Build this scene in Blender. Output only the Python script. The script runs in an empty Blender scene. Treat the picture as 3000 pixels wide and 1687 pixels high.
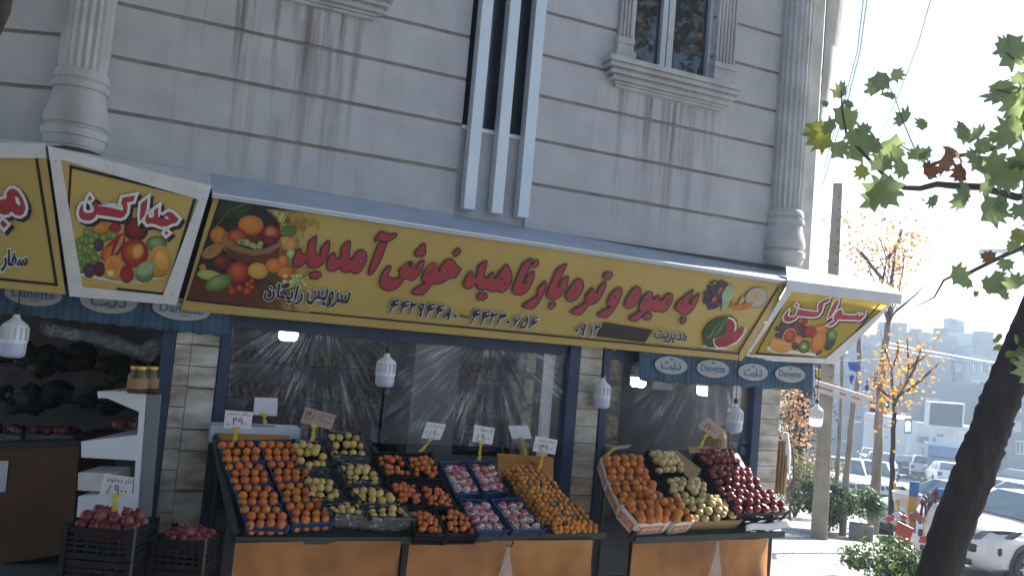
import bpy, bmesh, math, random
from mathutils import Vector, Matrix
from mathutils.geometry import tessellate_polygon
R=math.radians
SC=bpy.context.scene; COL=SC.collection
random.seed(7)
# ---------------------------------------------------------------- camera (solved from the facade's lines)
F=2400.; YAW=R(22.9); PITCH=R(3.96); ROLL=R(5.0); CAM=Vector((0,-7.5,2.3))
FW=Vector((math.sin(YAW)*math.cos(PITCH),math.cos(YAW)*math.cos(PITCH),math.sin(PITCH)))
_r=Vector((math.cos(YAW),-math.sin(YAW),0)); _u=_r.cross(FW)
CX=math.cos(ROLL)*_r+math.sin(ROLL)*_u; CY=-math.sin(ROLL)*_r+math.cos(ROLL)*_u
cam=bpy.data.cameras.new('camera'); co=bpy.data.objects.new('camera',cam); COL.objects.link(co)
m3=Matrix((CX,CY,-FW)).transposed(); co.matrix_world=Matrix.Translation(CAM)@m3.to_4x4()
cam.sensor_width=36; cam.lens=28.8; cam.clip_end=2000; cam.clip_start=.05; SC.camera=co
# ---------------------------------------------------------------- daylight
SUN_AZ=R(78); SUN_EL=R(36)
W=bpy.data.worlds.new('World'); SC.world=W; W.use_nodes=True
sky=W.node_tree.nodes.new('ShaderNodeTexSky'); sky.sky_type='NISHITA'; sky.sun_disc=False
sky.sun_elevation=SUN_EL; sky.sun_rotation=SUN_AZ; sky.air_density=1.0; sky.dust_density=.8; sky.ozone_density=1.2
W.node_tree.links.new(sky.outputs[0],W.node_tree.nodes['Background'].inputs[0]); W.node_tree.nodes['Background'].inputs[1].default_value=.085
sd=Vector((math.sin(SUN_AZ)*math.cos(SUN_EL),math.cos(SUN_AZ)*math.cos(SUN_EL),math.sin(SUN_EL)))
sl=bpy.data.lights.new('sun','SUN'); sl.energy=5.0; sl.angle=R(.53); sl.color=(1,.95,.87)
so=bpy.data.objects.new('sun',sl); COL.objects.link(so); so.rotation_euler=(-sd).to_track_quat('-Z','Y').to_euler()
SC.view_settings.view_transform='Standard'; SC.view_settings.look='None'; SC.view_settings.exposure=1.62; SC.view_settings.gamma=1
SC.render.engine='CYCLES'; SC.cycles.use_denoising=True; SC.cycles.max_bounces=8; SC.cycles.transparent_max_bounces=24
SC.cycles.volume_bounces=1; SC.cycles.sample_clamp_indirect=6
# ---------------------------------------------------------------- helpers
def ray(px,py): return FW+CX*((px-1500)/F)-CY*((py-843.5)/F)
def dep(px,py,k): return CAM+ray(px,py)*k
class Pl:
    def __init__(s,p,n): s.p=Vector(p); s.n=Vector(n).normalized(); s.n=s.n if (CAM-s.p).dot(s.n)>0 else -s.n
    def at(s,px,py,off=0.):
        d=ray(px,py); return CAM+d*((s.p+s.n*off-CAM).dot(s.n)/d.dot(s.n))
def PlY(y): return Pl((0,y,0),(0,1,0))
def Pl3(a,b,c): return Pl(a,(b-a).cross(c-a))
def gz(x,y):
    s=max(0,(x-5)*.701+(y+1.5)*.713); s=s*s/(s+.6)
    return -.09*min(s,20)-.065*max(0,min(s,190)-20)
def across(p): return (p[0]-6.75)*.713-p[1]*.701
def strt(a,c,z=0.):
    p=COR+SDIR*a+SNOR*c; return Vector((p.x,p.y,gz(p.x,p.y)+z))
def ground(px,py):
    d=ray(px,py); k=2.
    while k<400:
        p=CAM+d*k
        if p.z<gz(p.x,p.y)-(.14 if across(p)>1.5 else 0): break
        k*=1.004
    return p
SDIR=Vector((.701,.713,0)); SNOR=Vector((.713,-.701,0)); COR=Vector((6.75,0,0))     # street direction, and across it (away from the building)
def mat(name,col,rough=.7,amt=.12,scale=8.,bump=0.,bscale=None,metal=0.,spec=.5,emit=0.,trans=0.,stretch=(1,1,1),rand=0.,coord='Object',col2=None,alpha=1.,coat=0.):
    m=bpy.data.materials.new(name); m.use_nodes=True; nt=m.node_tree; b=nt.nodes['Principled BSDF']; L=nt.links.new
    b.inputs['Roughness'].default_value=rough; b.inputs['Metallic'].default_value=metal; b.inputs['Specular IOR Level'].default_value=spec
    b.inputs['Coat Weight'].default_value=coat; b.inputs['Transmission Weight'].default_value=trans
    tc=nt.nodes.new('ShaderNodeTexCoord'); mp=nt.nodes.new('ShaderNodeMapping'); mp.inputs['Scale'].default_value=stretch; L(tc.outputs[coord],mp.inputs[0])
    nz=nt.nodes.new('ShaderNodeTexNoise'); nz.inputs['Scale'].default_value=scale; nz.inputs['Detail'].default_value=5; L(mp.outputs[0],nz.inputs['Vector'])
    mx=nt.nodes.new('ShaderNodeMix'); mx.data_type='RGBA'
    c=Vector(col[:3]); lo=c*(1-amt); hi=Vector(col2[:3]) if col2 else c*(1+amt)
    mx.inputs[6].default_value=(*lo,1); mx.inputs[7].default_value=(*[min(1,x) for x in hi],1)
    mr=nt.nodes.new('ShaderNodeMapRange'); mr.inputs[1].default_value=.3; mr.inputs[2].default_value=.7; L(nz.outputs[0],mr.inputs[0]); L(mr.outputs[0],mx.inputs[0])
    out=mx.outputs[2]
    if rand:
        oi=nt.nodes.new('ShaderNodeObjectInfo'); hs=nt.nodes.new('ShaderNodeHueSaturation'); m1=nt.nodes.new('ShaderNodeMapRange')
        m1.inputs[3].default_value=1-rand; m1.inputs[4].default_value=1+rand*.6; L(oi.outputs['Random'],m1.inputs[0]); L(m1.outputs[0],hs.inputs['Value'])
        m2=nt.nodes.new('ShaderNodeMapRange'); m2.inputs[3].default_value=.5-rand*.06; m2.inputs[4].default_value=.5+rand*.06
        ma=nt.nodes.new('ShaderNodeMath'); ma.operation='MULTIPLY'; ma.inputs[1].default_value=7.31; fr=nt.nodes.new('ShaderNodeMath'); fr.operation='FRACT'
        L(oi.outputs['Random'],ma.inputs[0]); L(ma.outputs[0],fr.inputs[0]); L(fr.outputs[0],m2.inputs[0]); L(m2.outputs[0],hs.inputs['Hue'])
        L(out,hs.inputs['Color']); out=hs.outputs[0]
    L(out,b.inputs['Base Color'])
    if bump:
        bn=nt.nodes.new('ShaderNodeTexNoise'); bn.inputs['Scale'].default_value=bscale or scale*4; bn.inputs['Detail'].default_value=4; L(mp.outputs[0],bn.inputs['Vector'])
        bp=nt.nodes.new('ShaderNodeBump'); bp.inputs['Strength'].default_value=bump; bp.inputs['Distance'].default_value=.02; L(bn.outputs[0],bp.inputs['Height']); L(bp.outputs[0],b.inputs['Normal'])
    if emit: b.inputs['Emission Color'].default_value=(*col[:3],1); b.inputs['Emission Strength'].default_value=emit
    if alpha<1: b.inputs['Alpha'].default_value=alpha
    return m
class CB:                                               # a print: flat shapes with ink colours per vertex
    def __init__(s): s.v=[]; s.f=[]; s.c=[]
    def add(s,vs,fs,cs): o=len(s.v); s.v+=[tuple(v) for v in vs]; s.f+=[[i+o for i in f] for f in fs]; s.c+=[tuple(c) for c in cs]
    def build(s,name,parent):
        me=bpy.data.meshes.new(name); me.from_pydata(s.v,[],s.f); at=me.color_attributes.new('ink','FLOAT_COLOR','POINT')
        at.data.foreach_set('color',[x for c in s.c for x in (c[0],c[1],c[2],1.)])
        if 'print_ink' not in M:
            m=mat('print_ink',(.5,.5,.5),.5,.05,6); nt=m.node_tree; a=nt.nodes.new('ShaderNodeVertexColor'); a.layer_name='ink'; nt.links.new(a.outputs[0],nt.nodes['Principled BSDF'].inputs['Base Color']); M['print_ink']=m
        me.materials.append(M['print_ink']); o=bpy.data.objects.new(name,me); COL.objects.link(o); o.parent=parent; o.matrix_parent_inverse=Matrix.Translation(parent.location).inverted(); return o
class MB:
    def __init__(s): s.v=[]; s.f=[]; s.m=[]
    def add(s,vs,fs,mi=0):
        o=len(s.v); s.v+=[tuple(v) for v in vs]; s.f+=[[i+o for i in f] for f in fs]; s.m+=[mi]*len(fs)
    def poly(s,pts,mi=0): s.add(pts,[list(range(len(pts)))],mi)
    def box(s,lo,hi,mi=0): s.hexa([(lo[0],lo[1],lo[2]),(hi[0],lo[1],lo[2]),(hi[0],hi[1],lo[2]),(lo[0],hi[1],lo[2])],[(lo[0],lo[1],hi[2]),(hi[0],lo[1],hi[2]),(hi[0],hi[1],hi[2]),(lo[0],hi[1],hi[2])],mi)
    def hexa(s,b,t,mi=0): s.prism(b,t,mi)
    def prism(s,b,t,mi=0):
        n=len(b); s.add(list(b)+list(t),[list(range(n))[::-1],list(range(n,2*n))]+[[i,(i+1)%n,n+(i+1)%n,n+i] for i in range(n)],mi)
    def slab(s,pts,d,mi=0): pts=[Vector(p) for p in pts]; d=Vector(d); s.prism(pts,[p+d for p in pts],mi)
    def obox(s,c,ax,ay,az,mi=0):
        c=Vector(c);ax=Vector(ax);ay=Vector(ay);az=Vector(az)
        s.prism([c-ax-ay-az,c+ax-ay-az,c+ax+ay-az,c-ax+ay-az],[c-ax-ay+az,c+ax-ay+az,c+ax+ay+az,c-ax+ay+az],mi)
    def tube(s,path,rad,seg=8,mi=0,cap=True,jag=0.):
        path=[Vector(p) for p in path]; n=len(path); rad=rad if isinstance(rad,(list,tuple)) else [rad]*n
        o=len(s.v); up=Vector((.13,.31,.94))
        for i,p in enumerate(path):
            t=(path[min(i+1,n-1)]-path[max(i-1,0)]).normalized(); a=t.cross(up)
            if a.length<.05: a=t.cross(Vector((1,.2,0)))
            a.normalize(); b=t.cross(a)
            for k in range(seg):
                q=2*math.pi*k/seg; jj=1+jag*(math.sin(k*2.4+math.sin(i*.5)*1.3)*.6+math.sin(k*5.1+i*.35)*.4+random.uniform(-.5,.5)) if jag else 1; s.v.append(tuple(p+(a*math.cos(q)+b*math.sin(q))*rad[i]*jj))
        for i in range(n-1):
            for k in range(seg): s.f.append([o+i*seg+k,o+i*seg+(k+1)%seg,o+(i+1)*seg+(k+1)%seg,o+(i+1)*seg+k]); s.m.append(mi)
        if cap: s.f.append([o+k for k in range(seg)][::-1]); s.f.append([o+(n-1)*seg+k for k in range(seg)]); s.m+=[mi,mi]
    def lathe(s,prof,seg=20,c=(0,0,0),mi=0,flute=0.,nf=16,ax=None,cap=True):
        c=Vector(c); o=len(s.v); n=len(prof)
        X,Y,Z=ax or (Vector((1,0,0)),Vector((0,1,0)),Vector((0,0,1)))
        for r,z in prof:
            for k in range(seg):
                q=2*math.pi*k/seg; rr=r*(1-flute*(.5+.5*math.cos(q*nf))); s.v.append(tuple(c+X*(rr*math.cos(q))+Y*(rr*math.sin(q))+Z*z))
        for i in range(n-1):
            for k in range(seg): s.f.append([o+i*seg+k,o+i*seg+(k+1)%seg,o+(i+1)*seg+(k+1)%seg,o+(i+1)*seg+k]); s.m.append(mi)
        if cap: s.f.append([o+k for k in range(seg)][::-1]); s.f.append([o+(n-1)*seg+k for k in range(seg)]); s.m+=[mi,mi]
    def ball(s,c,r,seg=12,rings=8,mi=0,sc=(1,1,1),dim=0.,jit=0.,rot=None):
        c=Vector(c); vs=[]; fs=[]
        for i in range(rings+1):
            a=math.pi*i/rings
            for k in range(seg):
                q=2*math.pi*k/seg; d=1+random.uniform(-jit,jit)
                z=math.cos(a)*(1-dim*math.exp(-(math.sin(a)/.35)**2)); p=Vector((math.sin(a)*math.cos(q)*sc[0]*d,math.sin(a)*math.sin(q)*sc[1]*d,z*sc[2]*d))*r
                if rot: p=rot@p
                vs.append(c+p)
        for i in range(rings):
            for k in range(seg): fs.append([i*seg+k,i*seg+(k+1)%seg,(i+1)*seg+(k+1)%seg,(i+1)*seg+k][::-1])
        s.add(vs,fs,mi)
    def grid(s,fn,nu,nv,mi=0):
        o=len(s.v); s.v+=[tuple(fn(i/nu,j/nv)) for j in range(nv+1) for i in range(nu+1)]
        for j in range(nv):
            for i in range(nu): a=o+j*(nu+1)+i; s.f.append([a,a+1,a+nu+2,a+nu+1]); s.m.append(mi)
def OBJ(name,mb,mats,parent=None,smooth=False,bevel=0.,fix=True,origin=None):
    me=bpy.data.meshes.new(name); mats=mats if isinstance(mats,(list,tuple)) else [mats]
    vs=mb.v
    if origin is not None: o_=Vector(origin); vs=[tuple(Vector(v)-o_) for v in vs]
    me.from_pydata(vs,[],mb.f)
    for m in mats: me.materials.append(m)
    me.polygons.foreach_set('material_index',mb.m)
    if fix:
        bm=bmesh.new(); bm.from_mesh(me); bmesh.ops.recalc_face_normals(bm,faces=bm.faces); bm.to_mesh(me); bm.free()
    if smooth:
        me.polygons.foreach_set('use_smooth',[True]*len(me.polygons))
        if smooth!='all': me.set_sharp_from_angle(angle=R(40))
    me.update(); o=bpy.data.objects.new(name,me); COL.objects.link(o)
    if origin is not None: o.location=origin
    if parent: o.parent=parent; o.matrix_parent_inverse=Matrix.Translation(parent.location).inverted() if parent.rotation_euler.z==0 else parent.matrix_basis.inverted()
    if bevel:
        b=o.modifiers.new('edge','BEVEL'); b.width=bevel; b.segments=2; b.limit_method='ANGLE'
    return o
def TAG(o,label,cat,group=None,kind=None):
    if label: o['label']=label
    if cat: o['category']=cat
    if group: o['group']=group
    if kind: o['kind']=kind
    return o
def EMP(name,label,cat,loc=(0,0,0),group=None):
    o=bpy.data.objects.new(name,None); COL.objects.link(o); o.location=loc; o.empty_display_size=.1; return TAG(o,label,cat,group)
def COPY(o,parent=None):
    c=o.copy(); COL.objects.link(c)
    if parent: c.parent=parent; c.matrix_parent_inverse=o.matrix_parent_inverse
    for ch in [x for x in COL.objects if x.parent==o]: COPY(ch,c)
    return c
# ---------------------------------------------------------------- flat print traced in photo pixels, laid on a real plane
def offs(pts,d):
    n=len(pts); A=sum(pts[i][0]*pts[(i+1)%n][1]-pts[(i+1)%n][0]*pts[i][1] for i in range(n)); sg=1 if A>0 else -1; out=[]
    for i in range(n):
        p=Vector(pts[i-1]).to_2d() if False else Vector((pts[i-1][0],pts[i-1][1])); q=Vector((pts[i][0],pts[i][1])); r=Vector((pts[(i+1)%n][0],pts[(i+1)%n][1]))
        e=(q-p).normalized(); f=(r-q).normalized(); n1=Vector((e.y,-e.x))*sg; n2=Vector((f.y,-f.x))*sg
        b=n1+n2
        if b.length<1e-4: b=n1
        b=b/max(.35,b.dot(n1)) if b.dot(n1)>0 else n1
        if b.length>2.2: b=b*(2.2/b.length)
        out.append((q.x+b.x*d,q.y+b.y*d))
    return out
def fill(mb,pl,rings,off,mi):
    tri=tessellate_polygon([[Vector((x,y,0)) for x,y in r] for r in rings]); flat=[p for r in rings for p in r]
    mb.add([pl.at(x,y,off) for x,y in flat],tri,mi)
def zc(ox,oy,sc,pts): return [(ox+x/sc,oy+y/sc) for x,y in pts]
def chaikin(p,it=1):
    for _ in range(it):
        q=[]
        for i in range(len(p)):
            a=p[i]; b=p[(i+1)%len(p)]; q+=[(a[0]*.8+b[0]*.2,a[1]*.8+b[1]*.2),(a[0]*.2+b[0]*.8,a[1]*.2+b[1]*.8)]
        p=q
    return p
def ell(cx,cy,rx,ry,rot=0,n=22,wob=0.):
    c,s=math.cos(rot),math.sin(rot); out=[]
    for i in range(n):
        q=2*math.pi*i/n; w=1+random.uniform(-wob,wob); x=rx*math.cos(q)*w; y=ry*math.sin(q)*w; out.append((cx+x*c-y*s,cy+x*s+y*c))
    return out
FORMS={'ب':0xFE8F,'ت':0xFE95,'پ':0xFB56,'ج':0xFE9D,'ح':0xFEA1,'خ':0xFEA5,'د':0xFEA9,'ر':0xFEAD,'ز':0xFEAF,'س':0xFEB1,'ش':0xFEB5,'ف':0xFED1,'ق':0xFED5,'ک':0xFB8E,'گ':0xFB92,'ل':0xFEDD,'م':0xFEE1,'ن':0xFEE5,'و':0xFEED,'ه':0xFEE9,'ی':0xFBFC,'ا':0xFE8D,'ط':0xFEC1,'ع':0xFEC9}
def fa(t):
    out=[]
    for i,c in enumerate(t):
        if c not in FORMS: out.append(c); continue
        two=c in 'درزواژذآ'
        pj=i>0 and t[i-1] in FORMS and t[i-1] not in 'درزواژذآ'; nj=(not two) and i+1<len(t) and t[i+1] in FORMS
        out.append(chr(FORMS[c]+(3 if pj and nj else 1 if pj else 2 if nj else 0)))
    s=''.join(out)[::-1]
    import re
    return re.sub('[۰-۹0-9\\-]+',lambda m:m.group(0)[::-1],s)
_tx={}
def textmesh(s,bold):
    if (s,bold) in _tx: return _tx[(s,bold)]
    c=bpy.data.curves.new('lettering','FONT'); c.body=s; c.offset=bold; c.resolution_u=2; c.fill_mode='FRONT'
    o=bpy.data.objects.new('lettering',c); COL.objects.link(o); bpy.context.view_layer.update()
    me=bpy.data.meshes.new_from_object(o.evaluated_get(bpy.context.evaluated_depsgraph_get()))
    v=[(p.co.x,p.co.y) for p in me.vertices]; f=[list(p.vertices) for p in me.polygons]
    bpy.data.objects.remove(o); bpy.data.meshes.remove(me); _tx[(s,bold)]=(v,f); return v,f
def text(mb,fn,s,mi,bold=.0,ref=None):
    """fn(u,v) -> 3D point, u along the line 0..1, v up 0..1 over the text's own box"""
    v,f=textmesh(s,bold); w,_=textmesh(s,0.)
    x0=min(p[0] for p in w); x1=max(p[0] for p in w); y0=min(p[1] for p in w); y1=max(p[1] for p in w)
    mb.add([fn((x-x0)/(x1-x0),(y-y0)/(y1-y0)) for x,y in v],f,mi)
def quadfn(pl,a,b,c,d,off):      # a bottom-left, b bottom-right, c top-right, d top-left in photo pixels
    def fn(u,v): 
        x=(a[0]*(1-u)+b[0]*u)*(1-v)+(d[0]*(1-u)+c[0]*u)*v; y=(a[1]*(1-u)+b[1]*u)*(1-v)+(d[1]*(1-u)+c[1]*u)*v
        return pl.at(x,y,off)
    return fn
def lerp(a,b,t): return a+(b-a)*t
# ================================================================ materials of the place
def stone_mat(name,base,streaks):
    m=mat(name,base,.85,.1,3.,bump=.25,bscale=90,stretch=(1,1,1)); nt=m.node_tree; L=nt.links.new; b=nt.nodes['Principled BSDF']
    src=b.inputs['Base Color'].links[0].from_socket
    tc=nt.nodes.new('ShaderNodeTexCoord'); mp=nt.nodes.new('ShaderNodeMapping'); mp.inputs['Scale'].default_value=(5.5,5.5,.22); L(tc.outputs['Object'],mp.inputs[0])
    nz=nt.nodes.new('ShaderNodeTexNoise'); nz.inputs['Scale'].default_value=1.6; nz.inputs['Detail'].default_value=6; nz.inputs['Roughness'].default_value=.62; L(mp.outputs[0],nz.inputs['Vector'])
    sx=nt.nodes.new('ShaderNodeSeparateXYZ'); L(tc.outputs['Object'],sx.inputs[0])
    tot=None
    for x0,x1,zt,ln in streaks:
        a=nt.nodes.new('ShaderNodeMapRange'); a.interpolation_type='SMOOTHSTEP'; a.inputs[1].default_value=x0-.35; a.inputs[2].default_value=x0+.25; L(sx.outputs[0],a.inputs[0])
        c=nt.nodes.new('ShaderNodeMapRange'); c.interpolation_type='SMOOTHSTEP'; c.inputs[1].default_value=x1+.3; c.inputs[2].default_value=x1-.3; L(sx.outputs[0],c.inputs[0])
        z=nt.nodes.new('ShaderNodeMapRange'); z.inputs[1].default_value=zt-ln; z.inputs[2].default_value=zt-.15; L(sx.outputs[2],z.inputs[0])
        zz=nt.nodes.new('ShaderNodeMath'); zz.operation='LESS_THAN'; zz.inputs[1].default_value=zt; L(sx.outputs[2],zz.inputs[0])
        p=None
        for q in (a,c,z,zz):
            if p is None: p=q.outputs[0]; continue
            k=nt.nodes.new('ShaderNodeMath'); k.operation='MULTIPLY'; L(p,k.inputs[0]); L(q.outputs[0],k.inputs[1]); p=k.outputs[0]
        if tot is None: tot=p
        else: k=nt.nodes.new('ShaderNodeMath'); k.operation='ADD'; L(tot,k.inputs[0]); L(p,k.inputs[1]); tot=k.outputs[0]
    k=nt.nodes.new('ShaderNodeMath'); k.operation='ADD'; k.inputs[1].default_value=.10; L(tot,k.inputs[0])
    mr=nt.nodes.new('ShaderNodeMapRange'); mr.inputs[1].default_value=.48; mr.inputs[2].default_value=.67; L(nz.outputs[0],mr.inputs[0])
    k2=nt.nodes.new('ShaderNodeMath'); k2.operation='MULTIPLY'; L(k.outputs[0],k2.inputs[0]); L(mr.outputs[0],k2.inputs[1])
    mx=nt.nodes.new('ShaderNodeMix'); mx.data_type='RGBA'; mx.clamp_factor=True; mx.inputs[7].default_value=(.19,.165,.16,1); L(k2.outputs[0],mx.inputs[0]); L(src,mx.inputs[6]); L(mx.outputs[2],b.inputs['Base Color'])
    return m
M={}
M['stone']=stone_mat('pale_cladding_stone',(.50,.495,.51),[(.1,1.55,5.2,2.1),(4.15,5.4,5.1,1.6)])
M['joint']=mat('weathered_joint',(.30,.27,.24),.95,.25,6,stretch=(1,1,4))
M['carved']=mat('carved_stone',(.45,.44,.43),.85,.2,3.2,bump=.3,bscale=24,col2=(.58,.575,.57),stretch=(1,1,.6))
M['sheet']=mat('grey_sheet_metal',(.42,.49,.58),.42,.1,3,metal=.35,bump=.05,bscale=12)
M['alu']=mat('light_aluminium',(.62,.66,.7),.35,.06,4,metal=.5)
M['fin']=mat('painted_fin',(.66,.71,.77),.4,.05,4,metal=.15)
M['trim']=mat('white_sign_trim',(.62,.625,.63),.45,.08,5)
M['navy']=mat('navy_painted_steel',(.018,.036,.09),.5,.25,6)
M['tint']=mat('tinted_glass',(.02,.025,.035),.06,.05,3,spec=.8)
M['pane']=mat('window_glass',(.02,.024,.03),.03,.05,3,spec=1.0)
M['upvc']=mat('grey_window_frame',(.5,.54,.58),.4,.05,6)
M['marble']=mat('creamy_marble_tiles',(.33,.25,.16),.35,.3,3.4,col2=(.66,.62,.56),stretch=(1,1,2.4),bump=.04)
M['grout']=mat('brown_grout',(.2,.16,.12),.9,.2,10)
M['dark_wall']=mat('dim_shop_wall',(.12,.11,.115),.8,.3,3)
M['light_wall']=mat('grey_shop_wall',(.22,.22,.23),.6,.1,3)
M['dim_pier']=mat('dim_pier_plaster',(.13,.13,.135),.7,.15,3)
M['tilefloor']=mat('shop_floor_tiles',(.16,.16,.165),.5,.2,4)
M['black']=mat('black_plastic',(.014,.015,.018),.45,.2,8)
M['white']=mat('white_enamel',(.78,.79,.8),.35,.04,5)
A0=Vector((-.87,0,0))                                   # the building's corner
LN=Vector((math.sin(YAW),math.cos(YAW),0)); LD=Vector((-math.cos(YAW),math.sin(YAW),0))   # left face: normal into the wall, direction to the left
PM=PlY(0.); PLF=Pl(A0,LN)
shop=EMP('corner_building','pale stone clad corner building with fluted columns above the fruit shop','building',(0,0,0))
# ---- main wall: courses with sunken joints
ZS=[3.45,3.935,4.39,4.845,5.27,5.72,6.17,6.62,7.1]
w=MB(); j=MB()
X0,X1=-.87,6.75; FX0,FX1=2.49,3.24
WX0,WX1,WZ0=4.33,5.36,5.43                            # right window opening
CX0,CX1,CZ0=.62,1.88,5.25
for i in range(8):
    z0,z1=ZS[i]+(.0 if i==0 else .016),ZS[i+1]-.016
    def seg(a,b):
        if z1>WZ0 and a<WX0<b:
            w.box((a,0,z0),(WX0,.2,z1)); w.box((WX1,0,z0),(b,.2,z1))
            if z0<WZ0-.03: w.box((WX0,0,z0),(WX1,.2,WZ0-.02))
        else: w.box((a,0,z0),(b,.2,z1))
    seg(X0,FX0); seg(FX1,X1)
    if i<7: j.box((X0,.022,ZS[i+1]-.022),(FX0,.2,ZS[i+1]+.022)); 
    if i<7:
        if WZ0<ZS[i+1]: j.box((FX1,.022,ZS[i+1]-.022),(WX0,.2,ZS[i+1]+.022)); j.box((WX1,.022,ZS[i+1]-.022),(X1,.2,ZS[i+1]+.022))
        else: j.box((FX1,.022,ZS[i+1]-.022),(X1,.2,ZS[i+1]+.022))
wall=OBJ('stone_wall',w,M['stone'],shop,bevel=.006)
OBJ('joint',j,M['joint'],wall)
mb=MB(); mb.box((FX0,.03,3.45),(FX1,.2,4.36)); OBJ('stone_wall',mb,M['stone'],shop)
mb=MB(); mb.box((FX0,.01,4.36),(FX1,.2,4.40)); OBJ('ledge',mb,M['fin'],shop)
mb=MB(); mb.box((FX0,.09,4.40),(FX1,.12,7.1)); OBJ('dark_pane',mb,M['tint'],shop)
for x in (2.655,2.945,3.225):
    mb=MB(); mb.box((x-.115,-.13,3.56),(x,.0,7.1)); OBJ('fin',mb,M['fin'],shop,bevel=.004)
# ---- left face beyond the corner
w=MB(); j=MB()
ZL=[3.45,4.05,4.50,4.95,5.4,5.85,6.3,6.75]
for i in range(7):
    a=A0; b=A0+LD*6
    for mbx,d0,z0,z1 in ((w,0,ZL[i]+.016,ZL[i+1]-.016),(j,.035,ZL[i+1]-.022,ZL[i+1]+.022)):
        q=[a+LN*d0,b+LN*d0,b+LN*.2,a+LN*.2]; mbx.prism([p+Vector((0,0,z0)) for p in q],[p+Vector((0,0,z1)) for p in q])
lw=OBJ('stone_wall',w,M['stone'],shop,bevel=.006); OBJ('joint',j,M['joint'],lw)
# ---- street face beyond the right column
w=MB(); w.box((6.75,.0,3.4),(6.93,.25,7.2)); OBJ('corner_strip',w,M['carved'],shop,bevel=.006)
w=MB(); a=Vector((6.935,.0,0)); b=a+SDIR*4.2
for z0,z1 in ((3.3,4.6),(4.64,5.9),(5.94,7.3)):
    q=[a,b,b-SNOR*.25,a-SNOR*.25]; w.prism([p+Vector((0,0,z0)) for p in q],[p+Vector((0,0,z1)) for p in q])
OBJ('stone_wall',w,M['carved'],shop)
mb=MB()                                                # rounded bay high on the street face
def bay(z,f): return [Vector((p.x,p.y,z)) for p in [a+SDIR*(1.05-.75*math.cos(math.pi*k/10))+SNOR*(.01+f*math.sin(math.pi*k/10)) for k in range(11)]]
for z0,z1,f0,f1 in ((5.35,5.6,.03,.12),(5.6,6.35,.12,.2),(6.35,7.3,.2,.3)): mb.prism(bay(z0,f0),bay(z1,f1))
OBJ('rounded_bay',mb,M['carved'],shop,smooth=True)
# ---- two engaged columns
def column(x,y,r,zb):
    mb=MB(); mb.lathe([(r*.97,zb+.6),(r*.97,zb+.69),(r,zb+.73),(r,7.2)],96,(x,y,0),0,.11,20); c=OBJ('column',mb,M['carved'],shop,smooth=True)
    mb=MB(); mb.lathe([(r*(1+(k-1)*.62) if k>1 else r*k,zb+z*.67) for k,z in [(1.02,0),(1.12,.008),(1.12,.03),(1.2,.035),(1.36,.125),(1.36,.14),(1.47,.145),(1.48,.235),(1.40,.245),(1.22,.265),(1.22,.285),(1.36,.30),(1.43,.36),(1.38,.45),(1.22,.55),(1.09,.64),(1.06,.70),(1.04,.705),(1.04,.725),(1.2,.735),(1.24,.77),(1.2,.81),(1.06,.82),(1.06,.84),(1.14,.85),(1.16,.88),(1.05,.95),(.98,.97)]],48,(x,y,0)); OBJ('column_base',mb,M['carved'],c,smooth=True)
column(-.80,-.02,.19,3.55); column(6.50,-.02,.20,3.47)
# ---- window with pilasters and moulded sill
win=EMP('x','x','x'); bpy.data.objects.remove(win)
mb=MB(); mb.box((WX0,.1,WZ0),(WX1,.13,7.1)); 
wp=OBJ('window',mb,M['pane'],shop)
mb=MB()
for x0,x1 in ((WX0,WX0+.03),(WX0+.37,WX0+.435),(WX0+.45,WX0+.525),(WX1-.04,WX1)): mb.box((x0,.04,WZ0),(x1,.098,7.1))
mb.box((WX0+.03,.045,WZ0),(WX0+.37,.097,WZ0+.03)); mb.box((WX0+.525,.045,WZ0),(WX1-.04,.097,WZ0+.045)); OBJ('frame',mb,M['upvc'],wp)
for xc,hw,nf in ((4.205,.085,4),(5.505,.135,6)):
    mb=MB()
    for k in range(nf): mb.lathe([(.019,5.66),(.019,7.1)],8,(xc-hw+.02+(2*hw-.04)*k/(nf-1),-.035,0))
    mb.box((xc-hw,-.03,5.65),(xc+hw,.0,7.1)); mb.box((xc-hw-.02,-.07,5.58),(xc+hw+.02,0,5.65)); mb.box((xc-hw-.008,-.055,5.50),(xc+hw+.008,0,5.58)); mb.box((xc-hw-.035,-.09,5.405),(xc+hw+.035,0,5.50))
    OBJ('pilaster',mb,M['carved'],wp,bevel=.006)
def sill(x0,x1,zt,parent,name='sill'):
    mb=MB(); z=zt
    for k,(d,h) in enumerate(((.17,.06),(.15,.025),(.165,.03),(.12,.03),(.14,.03),(.095,.03),(.11,.028),(.065,.03),(.05,.03))):
        mb.box((x0+(.17-d)*1.2,-d,z-h),(x1-(.17-d)*1.2,0,z-.003)); z-=h
    return OBJ(name,mb,M['carved'],parent,bevel=.004)
sill(3.98,5.66,5.40,wp)
sill(-.1,1.67,5.49,shop,'window_sill')
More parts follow.
